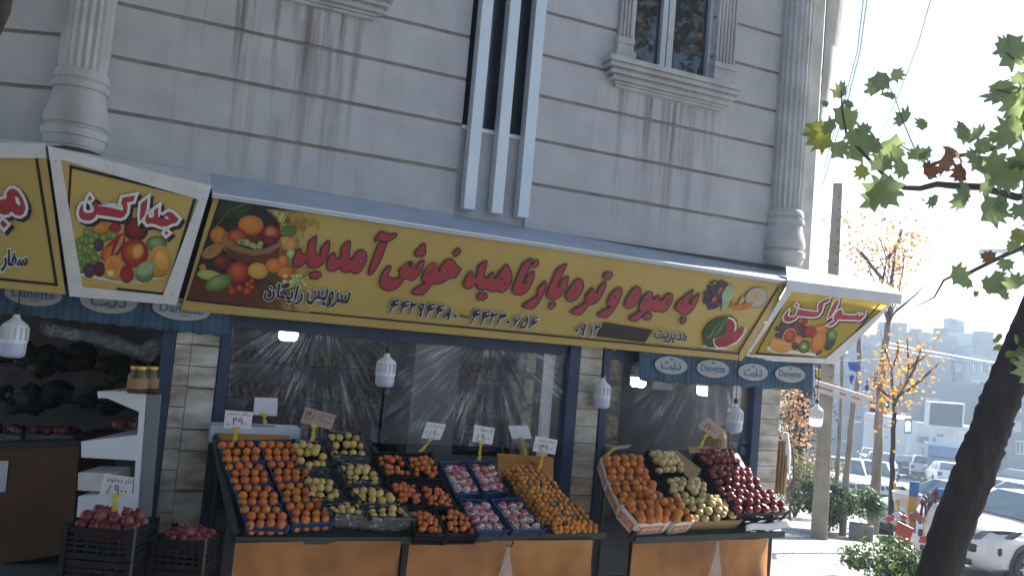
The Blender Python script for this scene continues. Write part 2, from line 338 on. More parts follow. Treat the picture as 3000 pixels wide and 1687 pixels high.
# ---- ground floor: pillars, steel posts, beam, room
def pillar(x0,x1,z1,cols):
    mb=MB(); mb.box((x0,.012,-.4),(x1,.36,z1)); p=OBJ('pillar',mb,M['grout'],shop); z=-.4; t=MB(); n=0
    xs=[x0]+[lerp(x0,x1,c) for c in cols]+[x1]
    while z<z1:
        for k in range(len(xs)-1):
            o=random.uniform(-.02,.02) if k else 0; e=random.uniform(0,.003)
            t.box((xs[k]+.002,-e,z+.003+o),(xs[k+1]-.002,.011,min(z1,z+.172+o)))
        z+=.176
    OBJ('marble_tile',t,M['marble'],p,bevel=.003); return p
pillar(.135,.49,2.36,[.36]); pillar(4.0,4.26,2.36,[]); pillar(6.36,6.64,2.4,[])
def post(x0,x1,y0=-.02,y1=.14,z1=2.36,m='navy'): 
    mb=MB(); mb.box((x0,y0,-.3),(x1,y1,z1)); OBJ('steel_post',mb,M[m],shop,bevel=.004)
post(.03,.13); post(.495,.585); post(3.87,3.995); post(4.265,4.35); post(6.245,6.355); post(3.70,3.79,.15,.24,2.3,'white'); post(5.98,6.2,.3,.5,2.4,'light_wall')
mb=MB(); mb.box((.03,.03,2.24),(6.6,.2,2.62)); OBJ('lintel_beam',mb,M['navy'],shop)
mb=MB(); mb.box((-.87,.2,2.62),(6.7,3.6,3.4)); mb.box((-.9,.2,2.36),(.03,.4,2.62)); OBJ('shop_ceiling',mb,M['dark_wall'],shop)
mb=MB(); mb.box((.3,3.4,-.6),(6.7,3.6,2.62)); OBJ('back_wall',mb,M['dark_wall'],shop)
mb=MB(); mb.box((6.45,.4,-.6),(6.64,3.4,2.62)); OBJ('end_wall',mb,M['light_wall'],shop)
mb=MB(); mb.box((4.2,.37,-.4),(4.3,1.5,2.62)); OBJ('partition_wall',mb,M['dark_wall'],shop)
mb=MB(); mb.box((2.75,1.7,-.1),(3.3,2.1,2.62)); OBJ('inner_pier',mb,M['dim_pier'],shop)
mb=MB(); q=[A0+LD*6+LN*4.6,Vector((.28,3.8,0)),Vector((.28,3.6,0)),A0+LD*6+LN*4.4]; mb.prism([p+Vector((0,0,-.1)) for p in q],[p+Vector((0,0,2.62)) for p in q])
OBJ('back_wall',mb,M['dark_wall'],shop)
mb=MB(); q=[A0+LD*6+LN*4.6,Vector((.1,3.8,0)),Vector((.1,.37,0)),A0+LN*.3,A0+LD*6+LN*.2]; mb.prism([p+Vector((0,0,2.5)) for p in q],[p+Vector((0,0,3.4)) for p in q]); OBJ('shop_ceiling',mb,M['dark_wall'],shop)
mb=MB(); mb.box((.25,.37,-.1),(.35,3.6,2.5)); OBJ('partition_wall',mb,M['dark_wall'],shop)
mb=MB(); mb.box((-.87,.02,2.3),(.13,.2,2.62)); q=[A0,A0+LD*6,A0+LD*6+LN*.2,A0+LN*.2]; mb.prism([p+Vector((0,0,2.3)) for p in q],[p+Vector((0,0,3.45)) for p in q]); OBJ('lintel_beam',mb,M['navy'],shop)
mb=MB(); q=[A0+LD*6+LN*4.6,Vector((6.6,3.6,0)),Vector((6.6,.02,0)),Vector((.1,.02,0)),A0+LN*.02,A0+LD*6+LN*.02]; mb.prism([p+Vector((0,0,-.9)) for p in q],[p+Vector((0,0,.012)) for p in q]); OBJ('shop_floor',mb,M['tilefloor'],shop)
# upper storeys' roof slab and back so that light does not leak in from above
mb=MB(); mb.box((-.8,.2,3.4),(6.7,3.6,7.2)); q=[A0+LD*6+LN*4.6,Vector((-.8,3.6,0)),Vector((-.8,.2,0)),A0+LD*6+LN*.2]; mb.prism([p+Vector((0,0,3.4)) for p in q],[p+Vector((0,0,7.2)) for p in q]); OBJ('upper_floor',mb,M['dark_wall'],shop)
# ================================================================ ground, road, pavement
M['pave']=mat('pavement_slabs',(.34,.335,.33),.75,.12,2.5,bump=.1,bscale=30)
M['asphalt']=mat('worn_asphalt',(.2,.2,.205),.9,.2,1.5,bump=.2,bscale=60)
M['soil']=mat('dry_soil',(.16,.13,.1),.95,.25,4)
M['concrete']=mat('kerb_concrete',(.36,.35,.33),.85,.15,5,bump=.1)
def sheet(a0,a1,c0,c1,na,nc,z):
    mb=MB(); mb.grid(lambda u,v: strt(lerp(a0,a1,u),lerp(c0,c1,v),z),na,nc); return mb
TAG(OBJ('ground',sheet(-60,420,-220,160,120,40,-.35),M['soil'],fix=False),None,None,kind='structure')
TAG(OBJ('road',sheet(-30,200,1.45,15.5,230,8,-.14),M['asphalt'],fix=False),None,None,kind='structure')
def brick(m,sw,sh,col,col2,mort,rot):
    nt=m.node_tree; L=nt.links.new; b=nt.nodes['Principled BSDF']; src=b.inputs['Base Color'].links[0].from_socket
    tc=nt.nodes.new('ShaderNodeTexCoord'); mp=nt.nodes.new('ShaderNodeMapping'); mp.inputs['Rotation'].default_value=(0,0,rot); L(tc.outputs['Object'],mp.inputs[0])
    bk=nt.nodes.new('ShaderNodeTexBrick'); bk.offset=0; bk.inputs['Scale'].default_value=1; bk.inputs['Brick Width'].default_value=sw; bk.inputs['Row Height'].default_value=sh; bk.inputs['Mortar Size'].default_value=.006
    bk.inputs['Color1'].default_value=(*col,1); bk.inputs['Color2'].default_value=(*col2,1); bk.inputs['Mortar'].default_value=(*mort,1); L(mp.outputs[0],bk.inputs['Vector'])
    mx=nt.nodes.new('ShaderNodeMix'); mx.data_type='RGBA'; mx.blend_type='MULTIPLY'; mx.inputs[0].default_value=1; L(src,mx.inputs[6]); L(bk.outputs[0],mx.inputs[7]); L(mx.outputs[2],b.inputs['Base Color'])
brick(M['pave'],.4,.4,(1,1,1),(.86,.86,.86),(.35,.35,.35),-R(45))
TAG(OBJ('pavement',sheet(-30,60,-9,1.32,90,20,0.),M['pave'],fix=False),None,None,kind='structure')
mb=MB()
for i in range(100):
    a0=-20+i*.8; a1=a0+.79
    q=[strt(a0,1.33),strt(a1,1.33),strt(a1,1.5),strt(a0,1.5)]; mb.prism([p-Vector((0,0,.3)) for p in q],[p+Vector((0,0,.012)) for p in q])
TAG(OBJ('kerb',mb,M['concrete'],bevel=.015),None,None,kind='structure')
TAG(OBJ('far_pavement',sheet(-30,200,15.6,22,120,4,-.02),M['pave'],fix=False),None,None,kind='structure')
# ================================================================ the sign boxes
def ink(n,c,r=.5): M[n]=mat(n,c,r,.05,6)
M['yellow_print']=mat('yellow_print',(.48,.345,.095),.5,.07,1.6,bump=.12,bscale=2.2); ink('red_print',(.35,.035,.045)); ink('navy_print',(.022,.02,.05)); ink('black_print',(.012,.011,.014)); ink('white_print',(.68,.70,.70))
ink('p_dark',(.018,.014,.012)); ink('p_brown',(.14,.035,.015)); ink('p_tan',(.25,.13,.05)); ink('p_orange',(.55,.16,.02)); ink('p_lorange',(.62,.28,.05)); ink('p_red',(.32,.02,.015)); ink('p_dred',(.10,.01,.012))
ink('p_green',(.10,.18,.035)); ink('p_lgreen',(.32,.40,.12)); ink('p_dgreen',(.018,.05,.018)); ink('p_yellow',(.58,.43,.12)); ink('p_purple',(.05,.028,.06)); ink('p_peach',(.55,.30,.13)); ink('p_grey',(.45,.40,.33)); ink('p_mint',(.28,.42,.27)); ink('p_umber',(.2,.12,.03)); ink('p_ochre',(.36,.21,.04)); ink('p_hi',(.66,.58,.42))
PR=['yellow_print','red_print','navy_print','black_print','white_print','p_dark','p_brown','p_tan','p_orange','p_lorange','p_red','p_dred','p_green','p_lgreen','p_dgreen','p_yellow','p_purple','p_peach','p_grey','p_mint','p_umber','p_ochre','p_hi']
PI={n:i for i,n in enumerate(PR)}; PMATS=[M[n] for n in PR]
# planes of the four sign faces
mT0=PlY(-.60).at(628,571); mT1=PlY(-.60).at(2312,824); mB0=PlY(-.15).at(530,908); mB1=PlY(-.15).at(2174,1056)
PMAIN=Pl3(mT0,mT1,mB0)
cT0=dep(140,426,5.75); cT1=mT0; PCH=Pl3(cT0,dep(617,541,6.28),dep(518,891,6.62))
PLEFT=Pl3(dep(-200,418,5.6),dep(140,426,5.72),dep(204,868,6.15))
PWING=Pl3(dep(2312,830,8.72),dep(2632,866,9.15),dep(2432,1067,9.5))
lay=.002
def letters(mb,pl,rings,mode,ol):
    """mode 'edge': traced on the middle of the dark outline.  mode 'halo': traced on the red fill, white halo, black drop"""
    outer=rings[0]; holes=rings[1:]
    if mode=='edge':
        fill(mb,pl,[offs(outer,ol)],.013,PI['navy_print'])
        fill(mb,pl,[offs(outer,-ol)],.015,PI['red_print'])
        for h in holes:
            fill(mb,pl,[offs(h,ol*.7)],.017,PI['navy_print']); g=offs(h,-ol)
            if ol<9 and (max(p[0] for p in h)-min(p[0] for p in h))>3*ol: fill(mb,pl,[g],.019,PI['yellow_print'])
    else:
        dx,dy=ol
        fill(mb,pl,[offs([(x+dx,y+dy) for x,y in outer],9)],.012,PI['black_print']); fill(mb,pl,[offs(outer,8.5)],.014,PI['white_print']); fill(mb,pl,[outer],.016,PI['red_print'])
        for h in holes: fill(mb,pl,[h],.018,PI['white_print'])
Z1=lambda p:zc(840,660,7.244,p); Z2=lambda p:zc(1090,690,7.625,p); Z3=lambda p:zc(1340,740,7.625,p); Z4=lambda p:zc(1580,760,7.625,p); Z5=lambda p:zc(1800,800,7.625,p); Z6=lambda p:zc(200,540,4.83,p); Z7=lambda p:zc(2200,820,5.573,p); Z8=lambda p:zc(0,520,4.83,p)
HEAD=[
[Z1([(270,485),(300,495),(310,540),(315,590),(345,612),(400,610),(435,590),(440,540),(455,360),(600,240),(640,220),(635,300),(620,440),(605,560),(620,610),(680,632),(735,625),(720,560),(712,510),(790,420),(890,320),(912,350),(920,420),(900,520),(870,620),(840,710),(790,790),(740,850),(660,900),(590,915),(500,905),(445,870),(435,800),(430,770),(350,840),(290,880),(230,890),(160,865),(130,800),(140,720),(170,640),(210,550)])],
[Z1([(595,960),(625,1015),(690,970),(740,1055),(720,1090),(625,1165),(590,1120),(520,1155),(480,1060),(510,1010)])],
[Z1([(1000,575),(1035,600),(1035,670),(1060,705),(1120,710),(1150,690),(1155,580),(1165,450),(1260,370),(1350,320),(1355,400),(1335,560),(1325,660),(1345,720),(1390,730),(1430,660),(1480,580),(1550,530),(1620,525),(1675,560),(1700,630),(1695,730),(1665,840),(1600,940),(1530,1010),(1450,1035),(1390,1010),(1360,955),(1310,1000),(1250,1005),(1180,980),(1150,920),(1140,875),(1080,930),(1010,975),(950,985),(880,960),(850,890),(855,800),(890,710),(940,620)]),Z1([(1575,690),(1595,720),(1585,780),(1560,825),(1540,800),(1550,730)])],
[Z1([(1945,395),(2040,350),(2150,345),(2100,480),(2040,640),(1970,800),(1900,920),(1830,1020),(1750,1070),(1730,1020),(1760,920),(1820,740),(1890,560)])],
[Z1([(2030,125),(2090,160),(2180,195),(2260,185),(2330,170),(2345,205),(2310,260),(2240,310),(2170,345),(2080,350),(2010,335),(1950,310),(1920,330),(1880,355),(1865,330),(1880,280),(1930,210),(1980,150)])],
[Z2([(395,675),(425,685),(420,740),(385,810),(355,880),(370,925),(420,955),(510,965),(600,945),(640,920),(620,850),(600,785),(680,690),(770,585),(795,620),(820,680),(850,715),(880,680),(920,620),(970,598),(990,640),(990,720),(1010,735),(1030,680),(1035,620),(1100,570),(1165,540),(1165,600),(1130,720),(1070,830),(1000,930),(940,990),(880,1015),(830,985),(815,955),(750,985),(700,980),(690,1030),(640,1100),(560,1175),(470,1225),(370,1240),(270,1215),(200,1160),(165,1080),(180,980),(220,870),(280,770),(340,700)])],
[Z2([(1170,165),(1205,240),(1195,300),(1205,390),(1170,440),(1090,500),(1055,450),(980,490),(950,390),(980,340),(1045,300),(1070,240)])],
[Z2([(1400,580),(1450,600),(1475,680),(1470,770),(1480,800),(1500,780),(1530,700),(1600,610),(1680,545),(1750,520),(1810,545),(1870,630),(1920,700),(2005,745),(1950,830),(1880,930),(1850,950),(1770,945),(1700,980),(1620,1030),(1540,1070),(1440,1090),(1335,1080),(1290,1160),(1220,1250),(1150,1320),(1110,1335),(1000,1325),(900,1310),(895,1270),(930,1210),(1020,1150),(1120,1100),(1210,1050),(1150,1040),(1115,1000),(1120,920),(1150,830),(1200,740),(1270,650),(1330,605)]),Z2([(1540,790),(1620,745),(1710,800),(1610,812)]),Z2([(1265,815),(1300,790),(1328,815),(1292,838)])],
[Z2([(1945,265),(1985,360),(1960,400),(1850,495),(1810,400),(1830,360)])],
[Z3([(320,420),(345,450),(335,510),(350,548),(400,550),(440,530),(455,400),(470,295),(560,230),(660,175),(660,230),(630,380),(600,490),(605,545),(660,560),(700,545),(740,490),(800,440),(825,460),(820,540),(830,580),(865,580),(890,530),(960,420),(1040,320),(1110,255),(1160,330),(1210,440),(1225,540),(1205,660),(1150,770),(1070,860),(980,900),(920,870),(895,835),(840,870),(770,875),(690,850),(645,795),(590,830),(530,840),(460,810),(425,740),(415,700),(350,760),(290,805),(220,815),(155,780),(140,710),(170,620),(220,520),(270,450)]),Z3([(955,580),(990,550),(1015,580),(985,610)]),Z3([(1045,690),(1070,650),(1082,690),(1055,720)])],
[Z3([(540,885),(575,920),(640,895),(675,980),(650,1020),(560,1080),(525,1045),(460,1070),(435,980),(460,940)])],
[Z3([(1465,240),(1560,180),(1690,125),(1670,200),(1590,400),(1500,550),(1450,660),(1490,690),(1545,680),(1530,610),(1535,560),(1620,470),(1720,400),(1725,480),(1690,640),(1630,770),(1560,870),(1480,930),(1390,955),(1290,935),(1230,870),(1235,790),(1280,680),(1340,540),(1400,390)])],
[Z3([(1800,150),(1825,240),(1800,280),(1700,360),(1665,265),(1690,230)])],
[Z3([(1960,630),(1985,660),(1980,760),(1930,900),(1860,1050),(1780,1170),(1690,1255),(1580,1255),(1465,1225),(1470,1190),(1500,1140),(1600,1085),(1700,1030),(1790,980),(1800,900),(1790,825),(1870,730)])],
[Z4([(405,205),(500,145),(620,90),(600,160),(500,370),(420,510),(385,610),(420,635),(480,625),(460,560),(470,510),(560,420),(650,350),(655,430),(620,600),(550,740),(470,840),(390,885),(320,900),(220,880),(165,830),(165,770),(210,650),(280,490),(340,330)])],
[Z4([(345,925),(370,1010),(340,1060),(245,1130),(215,1040),(240,1000)])],
[Z4([(900,425),(960,460),(995,540),(985,660),(930,770),(850,870),(770,930),(690,950),(620,920),(590,850),(620,740),(680,640),(760,530),(840,445)]),Z4([(768,682),(810,645),(852,680),(810,717)])],
[Z4([(1195,625),(1215,690),(1250,740),(1310,745),(1320,700),(1315,650),(1400,560),(1495,475),(1495,560),(1460,680),(1400,800),(1330,910),(1260,980),(1190,1005),(1110,1005),(1060,1080),(1000,1160),(930,1235),(880,1240),(780,1225),(710,1205),(720,1160),(750,1125),(850,1070),(960,1010),(1040,950),(1050,890),(1030,820),(1110,720)])],
[Z4([(1540,265),(1570,300),(1625,280),(1640,360),(1600,420),(1530,465),(1500,420),(1450,445),(1425,360),(1460,310)])],
[Z4([(1800,630),(1850,650),(1855,740),(1810,880),(1750,1000),(1680,1110),(1600,1220),(1510,1300),(1410,1295),(1310,1275),(1320,1230),(1360,1180),(1460,1130),(1570,1080),(1600,1050),(1540,1030),(1525,960),(1560,860),(1630,750),(1710,660)]),Z4([(1668,840),(1690,818),(1716,840),(1690,862)])],
[Z5([(520,295),(580,330),(605,410),(590,520),(540,620),(470,710),(390,780),(300,800),(235,765),(225,690),(260,600),(320,490),(390,390),(450,320)]),Z5([(388,552),(430,513),(472,550),(430,592)])],
[Z5([(820,415),(860,450),(855,540),(850,590),(890,595),(930,540),(1010,490),(1015,530),(990,600),(1020,620),(1070,610),(1110,550),(1180,470),(1240,445),(1300,475),(1305,560),(1270,670),(1210,780),(1130,860),(1050,885),(1000,855),(980,835),(920,865),(860,845),(830,815),(770,840),(700,845),(650,920),(580,1000),(500,1075),(420,1075),(325,1045),(340,1000),(380,960),(480,910),(600,830),(555,820),(545,750),(580,660),(640,560),(700,480),(760,430)]),Z5([(675,620),(705,598),(733,622),(702,642)]),Z5([(1160,690),(1180,590),(1210,580),(1200,640),(1175,710)])],
[Z5([(735,885),(765,905),(815,890),(845,960),(820,1010),(740,1060),(710,1030),(660,1050),(640,970),(670,930)])],
[Z5([(1770,360),(1755,430),(1700,540),(1650,640),(1660,690),(1730,695),(1725,610),(1800,530),(1905,440),(1890,540),(1840,670),(1770,790),(1690,890),(1600,940),(1520,925),(1465,890),(1455,840),(1410,860),(1365,810),(1370,740),(1420,650),(1500,580),(1580,520),(1680,430)]),Z5([(1505,680),(1540,620),(1560,650),(1530,700)])],
[Z5([(1590,965),(1610,1040),(1570,1100),(1490,1150),(1475,1065),(1500,1020)])],
]
def inkq(mb,pl,pts,off,n): fill(mb,pl,[pts],off,PI[n])
def line(mb,pl,a,b,w,off,n):
    d=Vector((b[0]-a[0],b[1]-a[1])).normalized(); q=Vector((-d.y,d.x))*(w/2); e=d*(w/2)
    inkq(mb,pl,[(a[0]-e.x+q.x,a[1]-e.y+q.y),(b[0]+e.x+q.x,b[1]+e.y+q.y),(b[0]+e.x-q.x,b[1]+e.y-q.y),(a[0]-e.x-q.x,a[1]-e.y-q.y)],off,n)
# ---- main sign
sign=EMP('shop_sign','long yellow sign box with red Persian lettering across the shop front','shop sign',(3.1,-.3,2.35))
mb=MB(); mb.prism([mB0,mB1,mT1,mT0],[mB0+Vector((0,.1,0)),mB1+Vector((0,.1,0)),mT1+Vector((0,.3,-.05)),mT0+Vector((0,.3,-.05))]); OBJ('face_panel',mb,M['yellow_print'],sign)
mb=MB()                                                # sloping sheet-metal cover
a0=PlY(-.004).at(612,506); a1=PlY(-.004).at(2303,796); b0=PMAIN.at(622,566,.03); b1=PMAIN.at(2316,824,.03); d=Vector((0,0,-.012))
mb.prism([a0,a1,b1,b0],[a0+d,a1+d,b1+d,b0+d]); mb.prism([b0,b1,b1+Vector((0,.004,-.035)),b0+Vector((0,.004,-.035))],[p+Vector((0,.01,0)) for p in (b0,b1,b1+Vector((0,.004,-.035)),b0+Vector((0,.004,-.035)))])
OBJ('metal_cover',mb,M['sheet'],sign)
mb=MB(); mb.tube([b0+Vector((0,-.008,-.004)),b1+Vector((0,-.008,-.004))],.012,6); OBJ('cover_edge',mb,M['alu'],sign)
a0w=PlY(-.006).at(575,494); 
mb=MB(); mb.box((-.6,-.03,3.42),(6.7,.01,3.47)); OBJ('black_gap',mb,M['black'],sign)
mb=MB()
for g in HEAD: letters(mb,PMAIN,[chaikin(r) for r in g],'edge',1.7)
OBJ('lettering',mb,PMATS,sign,fix=False)
# border lines and small lettering
mb=MB()
line(mb,PMAIN,(640,579),(2306,828),5,.002,'black_print'); line(mb,PMAIN,(2280,842),(2162,1036),5,.002,'black_print'); line(mb,PMAIN,(2162,1036),(700,895),5,.002,'black_print'); line(mb,PMAIN,(548,878),(700,895),6,.0025,'black_print')
inkq(mb,PMAIN,[(1768,944),(1912,967),(1890,1003),(1748,985)],.004,'black_print')
def nav(s,a,b,c,d,bold=.03,halo=.075):
    text(mb,quadfn(PMAIN,a,b,c,d,.018),s,PI['white_print'],halo); text(mb,quadfn(PMAIN,a,b,c,d,.021),s,PI['navy_print'],bold)
DG={'4':[(130,155),(165,110),(185,95),(190,110),(225,95),(255,90),(272,105),(260,125),(230,118),(200,140),(225,160),(265,150),(268,165),(235,190),(190,205),(170,215),(150,250),(120,320),(105,315),(130,240),(145,200),(130,180)],
'2':[(440,170),(480,130),(490,150),(500,160),(520,155),(560,135),(550,165),(520,195),(485,205),(470,225),(450,280),(425,355),(415,350),(430,270),(450,215),(440,190)],
'9':[(565,230),(580,190),(620,155),(650,148),(668,165),(655,210),(640,260),(625,290),(625,330),(600,375),(580,365),(580,320),(595,290),(590,265),(562,250)],
'8':[(1085,205),(1085,260),(1070,330),(1055,400),(1035,420),(1020,405),(1030,350),(1000,360),(940,410),(950,375),(1000,320),(1050,260)],'0':[(1155,315),(1185,345),(1140,385),(1118,355)],
'3':[(1830,355),(1870,310),(1880,325),(1890,335),(1905,320),(1915,315),(1925,330),(1935,325),(1970,315),(1955,345),(1920,385),(1880,385),(1855,400),(1830,460),(1805,510),(1795,505),(1815,430),(1840,390)],
'7':[(2120,335),(2085,380),(2075,430),(2060,540),(2068,535),(2100,470),(2150,410),(2205,345),(2180,350),(2130,400),(2105,420),(2105,380)],
'5':[(2290,355),(2300,390),(2290,450),(2270,510),(2240,545),(2215,555),(2195,535),(2185,550),(2160,545),(2160,515),(2200,450),(2260,390)],
'6':[(2340,440),(2370,390),(2410,368),(2445,370),(2445,395),(2410,395),(2385,415),(2400,430),(2450,420),(2440,450),(2400,480),(2350,500),(2285,560),(2280,550),(2340,480)],'1':[(600,148),(618,160),(612,260),(592,360),(575,370),(580,300),(590,220)]}
HL={'9':ell(615,203,14,17),'5':[(2250,430),(2262,460),(2245,505),(2220,500),(2195,520),(2188,508),(2215,460)]}
def digit(c,dx,dy,sc=1.,org=None):
    def tr(p):
        if org: return [(org[0]+(x-DG[c][0][0])*sc/5.367,org[1]+(y-DG[c][0][1])*sc/5.367) for x,y in p]
        return [(1120+(x+dx)/5.367,860+(y+dy)/5.367) for x,y in p]
    fill(mb,PMAIN,[offs(tr(DG[c]),1.9)],.018,PI['white_print']); fill(mb,PMAIN,[offs(tr(DG[c]),.35)],.021,PI['navy_print'])
    if c in HL: fill(mb,PMAIN,[tr(HL[c])],.024,PI['yellow_print'])
for c,dx,dy in (('4',0,0),('4',157,17),('2',0,0),('9',0,0),('4',565,65),('4',715,85),('8',0,0),('0',0,0),('4',1285,155),('4',1430,180),('2',1265,158),('3',0,0),('0',830,95),('7',0,0),('5',0,0),('6',0,0)): digit(c,dx,dy)
line(mb,PMAIN,(1349,925),(1373,930),5,.021,'navy_print')
digit('0',0,0,.85,(1692,962)); digit('9',0,0,.85,(1702,962)); digit('1',0,0,.85,(1734,950)); digit('2',0,0,.85,(1742,957))
nav(fa('سرویس'),(896,889),(1014,905),(1028,857),(905,839),.03,.07); nav(fa('رایگان'),(772,878),(880,893),(896,835),(782,820),.03,.07); nav(fa('مدیریت'),(1912,1000),(2008,1008),(2016,976),(1922,966),.03,.07)
OBJ('small_lettering',mb,PMATS,sign,fix=False)
# printed fruit picture at the left end of the sign
mb=MB(); Q=lambda x,y:(540+x/4.026,560+y/4.026); s4=1/4.026
k=[.0026]
INK={n:Vector(M[n].node_tree.nodes['Mix'].inputs[6].default_value[:3]) for n in PR}
cb=CB()
def E(n,x,y,rx,ry,rot=0,hi=None,wob=0.):
    cx,cy=Q(x,y); k[0]+=.00006; base=INK[n]; h=lerp(base,INK[hi],.85) if hi else base*1.5+Vector((.015,.015,.012)); N=20; rx*=s4; ry*=s4
    sh=(-rx*.22,-ry*.28); pts=[(cx+sh[0],cy+sh[1])]+[(p[0]+sh[0]*.6,p[1]+sh[1]*.6) for p in ell(cx,cy,rx*.42,ry*.42,rot,N)]+[(p[0]+sh[0]*.2,p[1]+sh[1]*.2) for p in ell(cx,cy,rx*.78,ry*.78,rot,N)]+ell(cx,cy,rx,ry,rot,N)
    f=[[0,1+i,1+(i+1)%N] for i in range(N)]
    for r_ in (0,1): f+=[[1+r_*N+i,1+(r_+1)*N+i,1+(r_+1)*N+(i+1)%N,1+r_*N+(i+1)%N] for i in range(N)]
    cs=[h]+[lerp(base,h,.55)]*N+[base]*N+[base*(.5+.3*(.5-.5*math.sin(6.283*i/N+rot))) for i in range(N)]
    cb.add([PMAIN.at(px,py,k[0]) for px,py in pts],f,cs)
def Pn(n,pts):
    k[0]+=.00006; q=[Q(*p) for p in pts]; tri=tessellate_polygon([[Vector((x,y,0)) for x,y in q]]); cb.add([PMAIN.at(x,y,k[0]) for x,y in q],tri,[INK[n]*random.uniform(.7,1.2) for _ in q])
def sst(a,b,x): t=min(1,max(0,(x-a)/(b-a))); return t*t*(3-2*t)
NU,NV=40,16; vs=[];cs=[]
for j in range(NV+1):
    for i in range(NU+1):
        u,v=i/NU,j/NV; x=lerp(lerp(420,1620,u),lerp(25,1480,u),v); y=lerp(lerp(65,255,u),lerp(1270,1430,u),v); nn=random.uniform(-.08,.08)
        f=sst(.52,.97,u+nn-.12*(v-.5)); c_=lerp(Vector((.012,.016,.01)),Vector((.11,.03,.012)),sst(.72,.86,v)); mid=Vector((.2,.11,.03)); c_=lerp(lerp(c_,mid,min(1,f*2)),Vector((.48,.345,.095)),max(0,f*2-1)); vs.append(PMAIN.at(*Q(x,y),.0022)); cs.append(c_)
cb.add(vs,[[j*(NU+1)+i,j*(NU+1)+i+1,(j+1)*(NU+1)+i+1,(j+1)*(NU+1)+i] for j in range(NV) for i in range(NU)],cs)
for i in range(16):
    x=480+i*27; Pn('p_dgreen',[(x,110+i*4),(x+30,115+i*4),(x-30+random.uniform(-60,40),330),(x-50,300)])
for i in range(6): Pn('p_lgreen' if i%2 else 'p_yellow',[(980+i*45,210+i*6),(1020+i*45,220+i*6),(1010+i*36,330),(950+i*38,425),(915+i*44,410),(960+i*40,310)])
for i in range(26): x=random.uniform(1330,1560); Pn('p_ochre',[(x,random.uniform(270,420)),(x+random.uniform(-70,70),random.uniform(300,560)),(x+14,random.uniform(330,480))])
E('p_tan',760,480,400,330,.1); E('p_dark',760,490,382,315,.1); Pn('p_dark',[(420,65),(900,140),(980,200),(930,420),(640,400),(420,520),(380,400)])
for i in range(10): Pn('p_dgreen',[(440+i*36,120),(475+i*36,125),(430+i*30,300+i*5),(410+i*30,290)])
E('p_orange',400,520,95,105,0,'p_lorange'); E('p_lgreen',1215,455,90,75,0); E('p_green',1225,470,95,75,0,'p_green'); E('p_lorange',1215,620,110,85,.3,'p_yellow'); E('p_ochre',330,710,135,75,-.5,'p_tan')
E('p_dred',830,530,120,100); E('p_orange',785,400,150,115,.1,'p_lorange'); E('p_red',620,540,125,95,-.1,'p_orange'); E('p_red',1030,495,105,92,.2,'p_peach'); E('p_dred',1010,590,90,60,0,'p_red')
Pn('p_tan',[(440,530),(520,470),(505,560),(620,640),(780,690),(950,680),(1080,620),(1130,560),(1165,640),(1110,760),(960,850),(700,850),(540,780),(440,640)]); Pn('p_brown',[(470,640),(620,720),(800,760),(1000,740),(1130,650),(1110,760),(960,850),(700,850),(540,780)])
for i in range(11): E('p_lgreen' if i%3 else 'p_green',650+random.uniform(0,260),625+random.uniform(-40,40),34,32,0,'p_lgreen')
E('p_dred',445,840,115,100,0,'p_red'); E('p_lorange',215,900,40,40,0,'p_red'); E('p_red',640,960,140,130,0,'p_orange'); E('p_lorange',870,940,122,98,.1,'p_yellow'); E('p_orange',1055,880,100,85,0,'p_lorange'); E('p_orange',1165,820,60,70,0); E('p_orange',1190,960,100,78,0,'p_lorange'); E('p_lgreen',1260,740,60,55,0); E('p_ochre',1390,950,90,60,0)
E('p_lgreen',290,990,145,62,.12,'p_yellow'); E('p_green',405,1080,172,92,-.35,'p_lgreen')
for x,y,r in ((560,1180,48),(545,1130,30),(650,1145,48),(740,1180,55),(750,1100,40),(795,1060,35),(800,1130,38)): E('p_red',x,y,r,r*.9,0,'p_orange')
for i in range(18): E('p_lgreen' if i%2 else 'p_yellow',1100+random.uniform(0,330),1060+random.uniform(-60,70),32,28)
for a,b in (((360,600),(390,400)),((390,400),(520,240)),((520,240),(735,140)),((1130,200),(1240,340)),((1240,340),(1270,500)),((1270,500),(1170,680))): line(mb,PMAIN,Q(*a),Q(*b),2.2,.012,'p_tan')
# grapes, melon and watermelon at the right end
Q=lambda x,y:(2030+x/6.037,800+y/6.037); s4=1/6.037
def pts_in(n,m,x0,x1,y0,y1,f,c,r):
    for i in range(m):
        x=random.uniform(x0,x1); y=random.uniform(y0,y1)
        if f(x,y): E(random.choice(c),x,y,r,r*.9)
Pn('p_purple',[(510,115),(640,180),(600,260),(520,540),(400,630),(270,655),(260,560),(185,530),(205,370),(330,215),(430,210)])
pts_in('g',50,200,560,130,620,lambda x,y:x+y*.35<690 and x+y*.6>400,['p_purple','navy_print','p_dark'],26)
Pn('p_red',[(520,250),(555,265),(500,370),(420,400),(430,340)]); Pn('p_peach',[(490,260),(520,255),(460,350),(440,340)]); E('p_red',380,470,45,65,.5,'p_peach')
Pn('p_mint',[(640,195),(715,220),(720,330),(660,500),(600,590),(545,690),(500,670),(530,520),(510,400),(570,270)])
pts_in('g',34,520,720,220,660,lambda x,y:x+y*.4<870 and x+y*.4>690,['p_mint','p_lgreen'],20)
E('p_grey',1125,440,210,180,-.5,'p_peach'); Pn('p_orange',[(760,430),(700,500),(720,560),(800,560),(960,520),(1080,520),(1000,610),(880,660),(740,655),(650,600),(670,520)]); Pn('p_peach',[(880,400),(920,430),(900,520),(800,560),(830,470)]); Pn('p_peach',[(660,600),(740,655),(860,600),(820,590),(730,610)])
Pn('white_print',[(140,1300),(300,1260),(560,1330),(670,1360),(420,1345)])
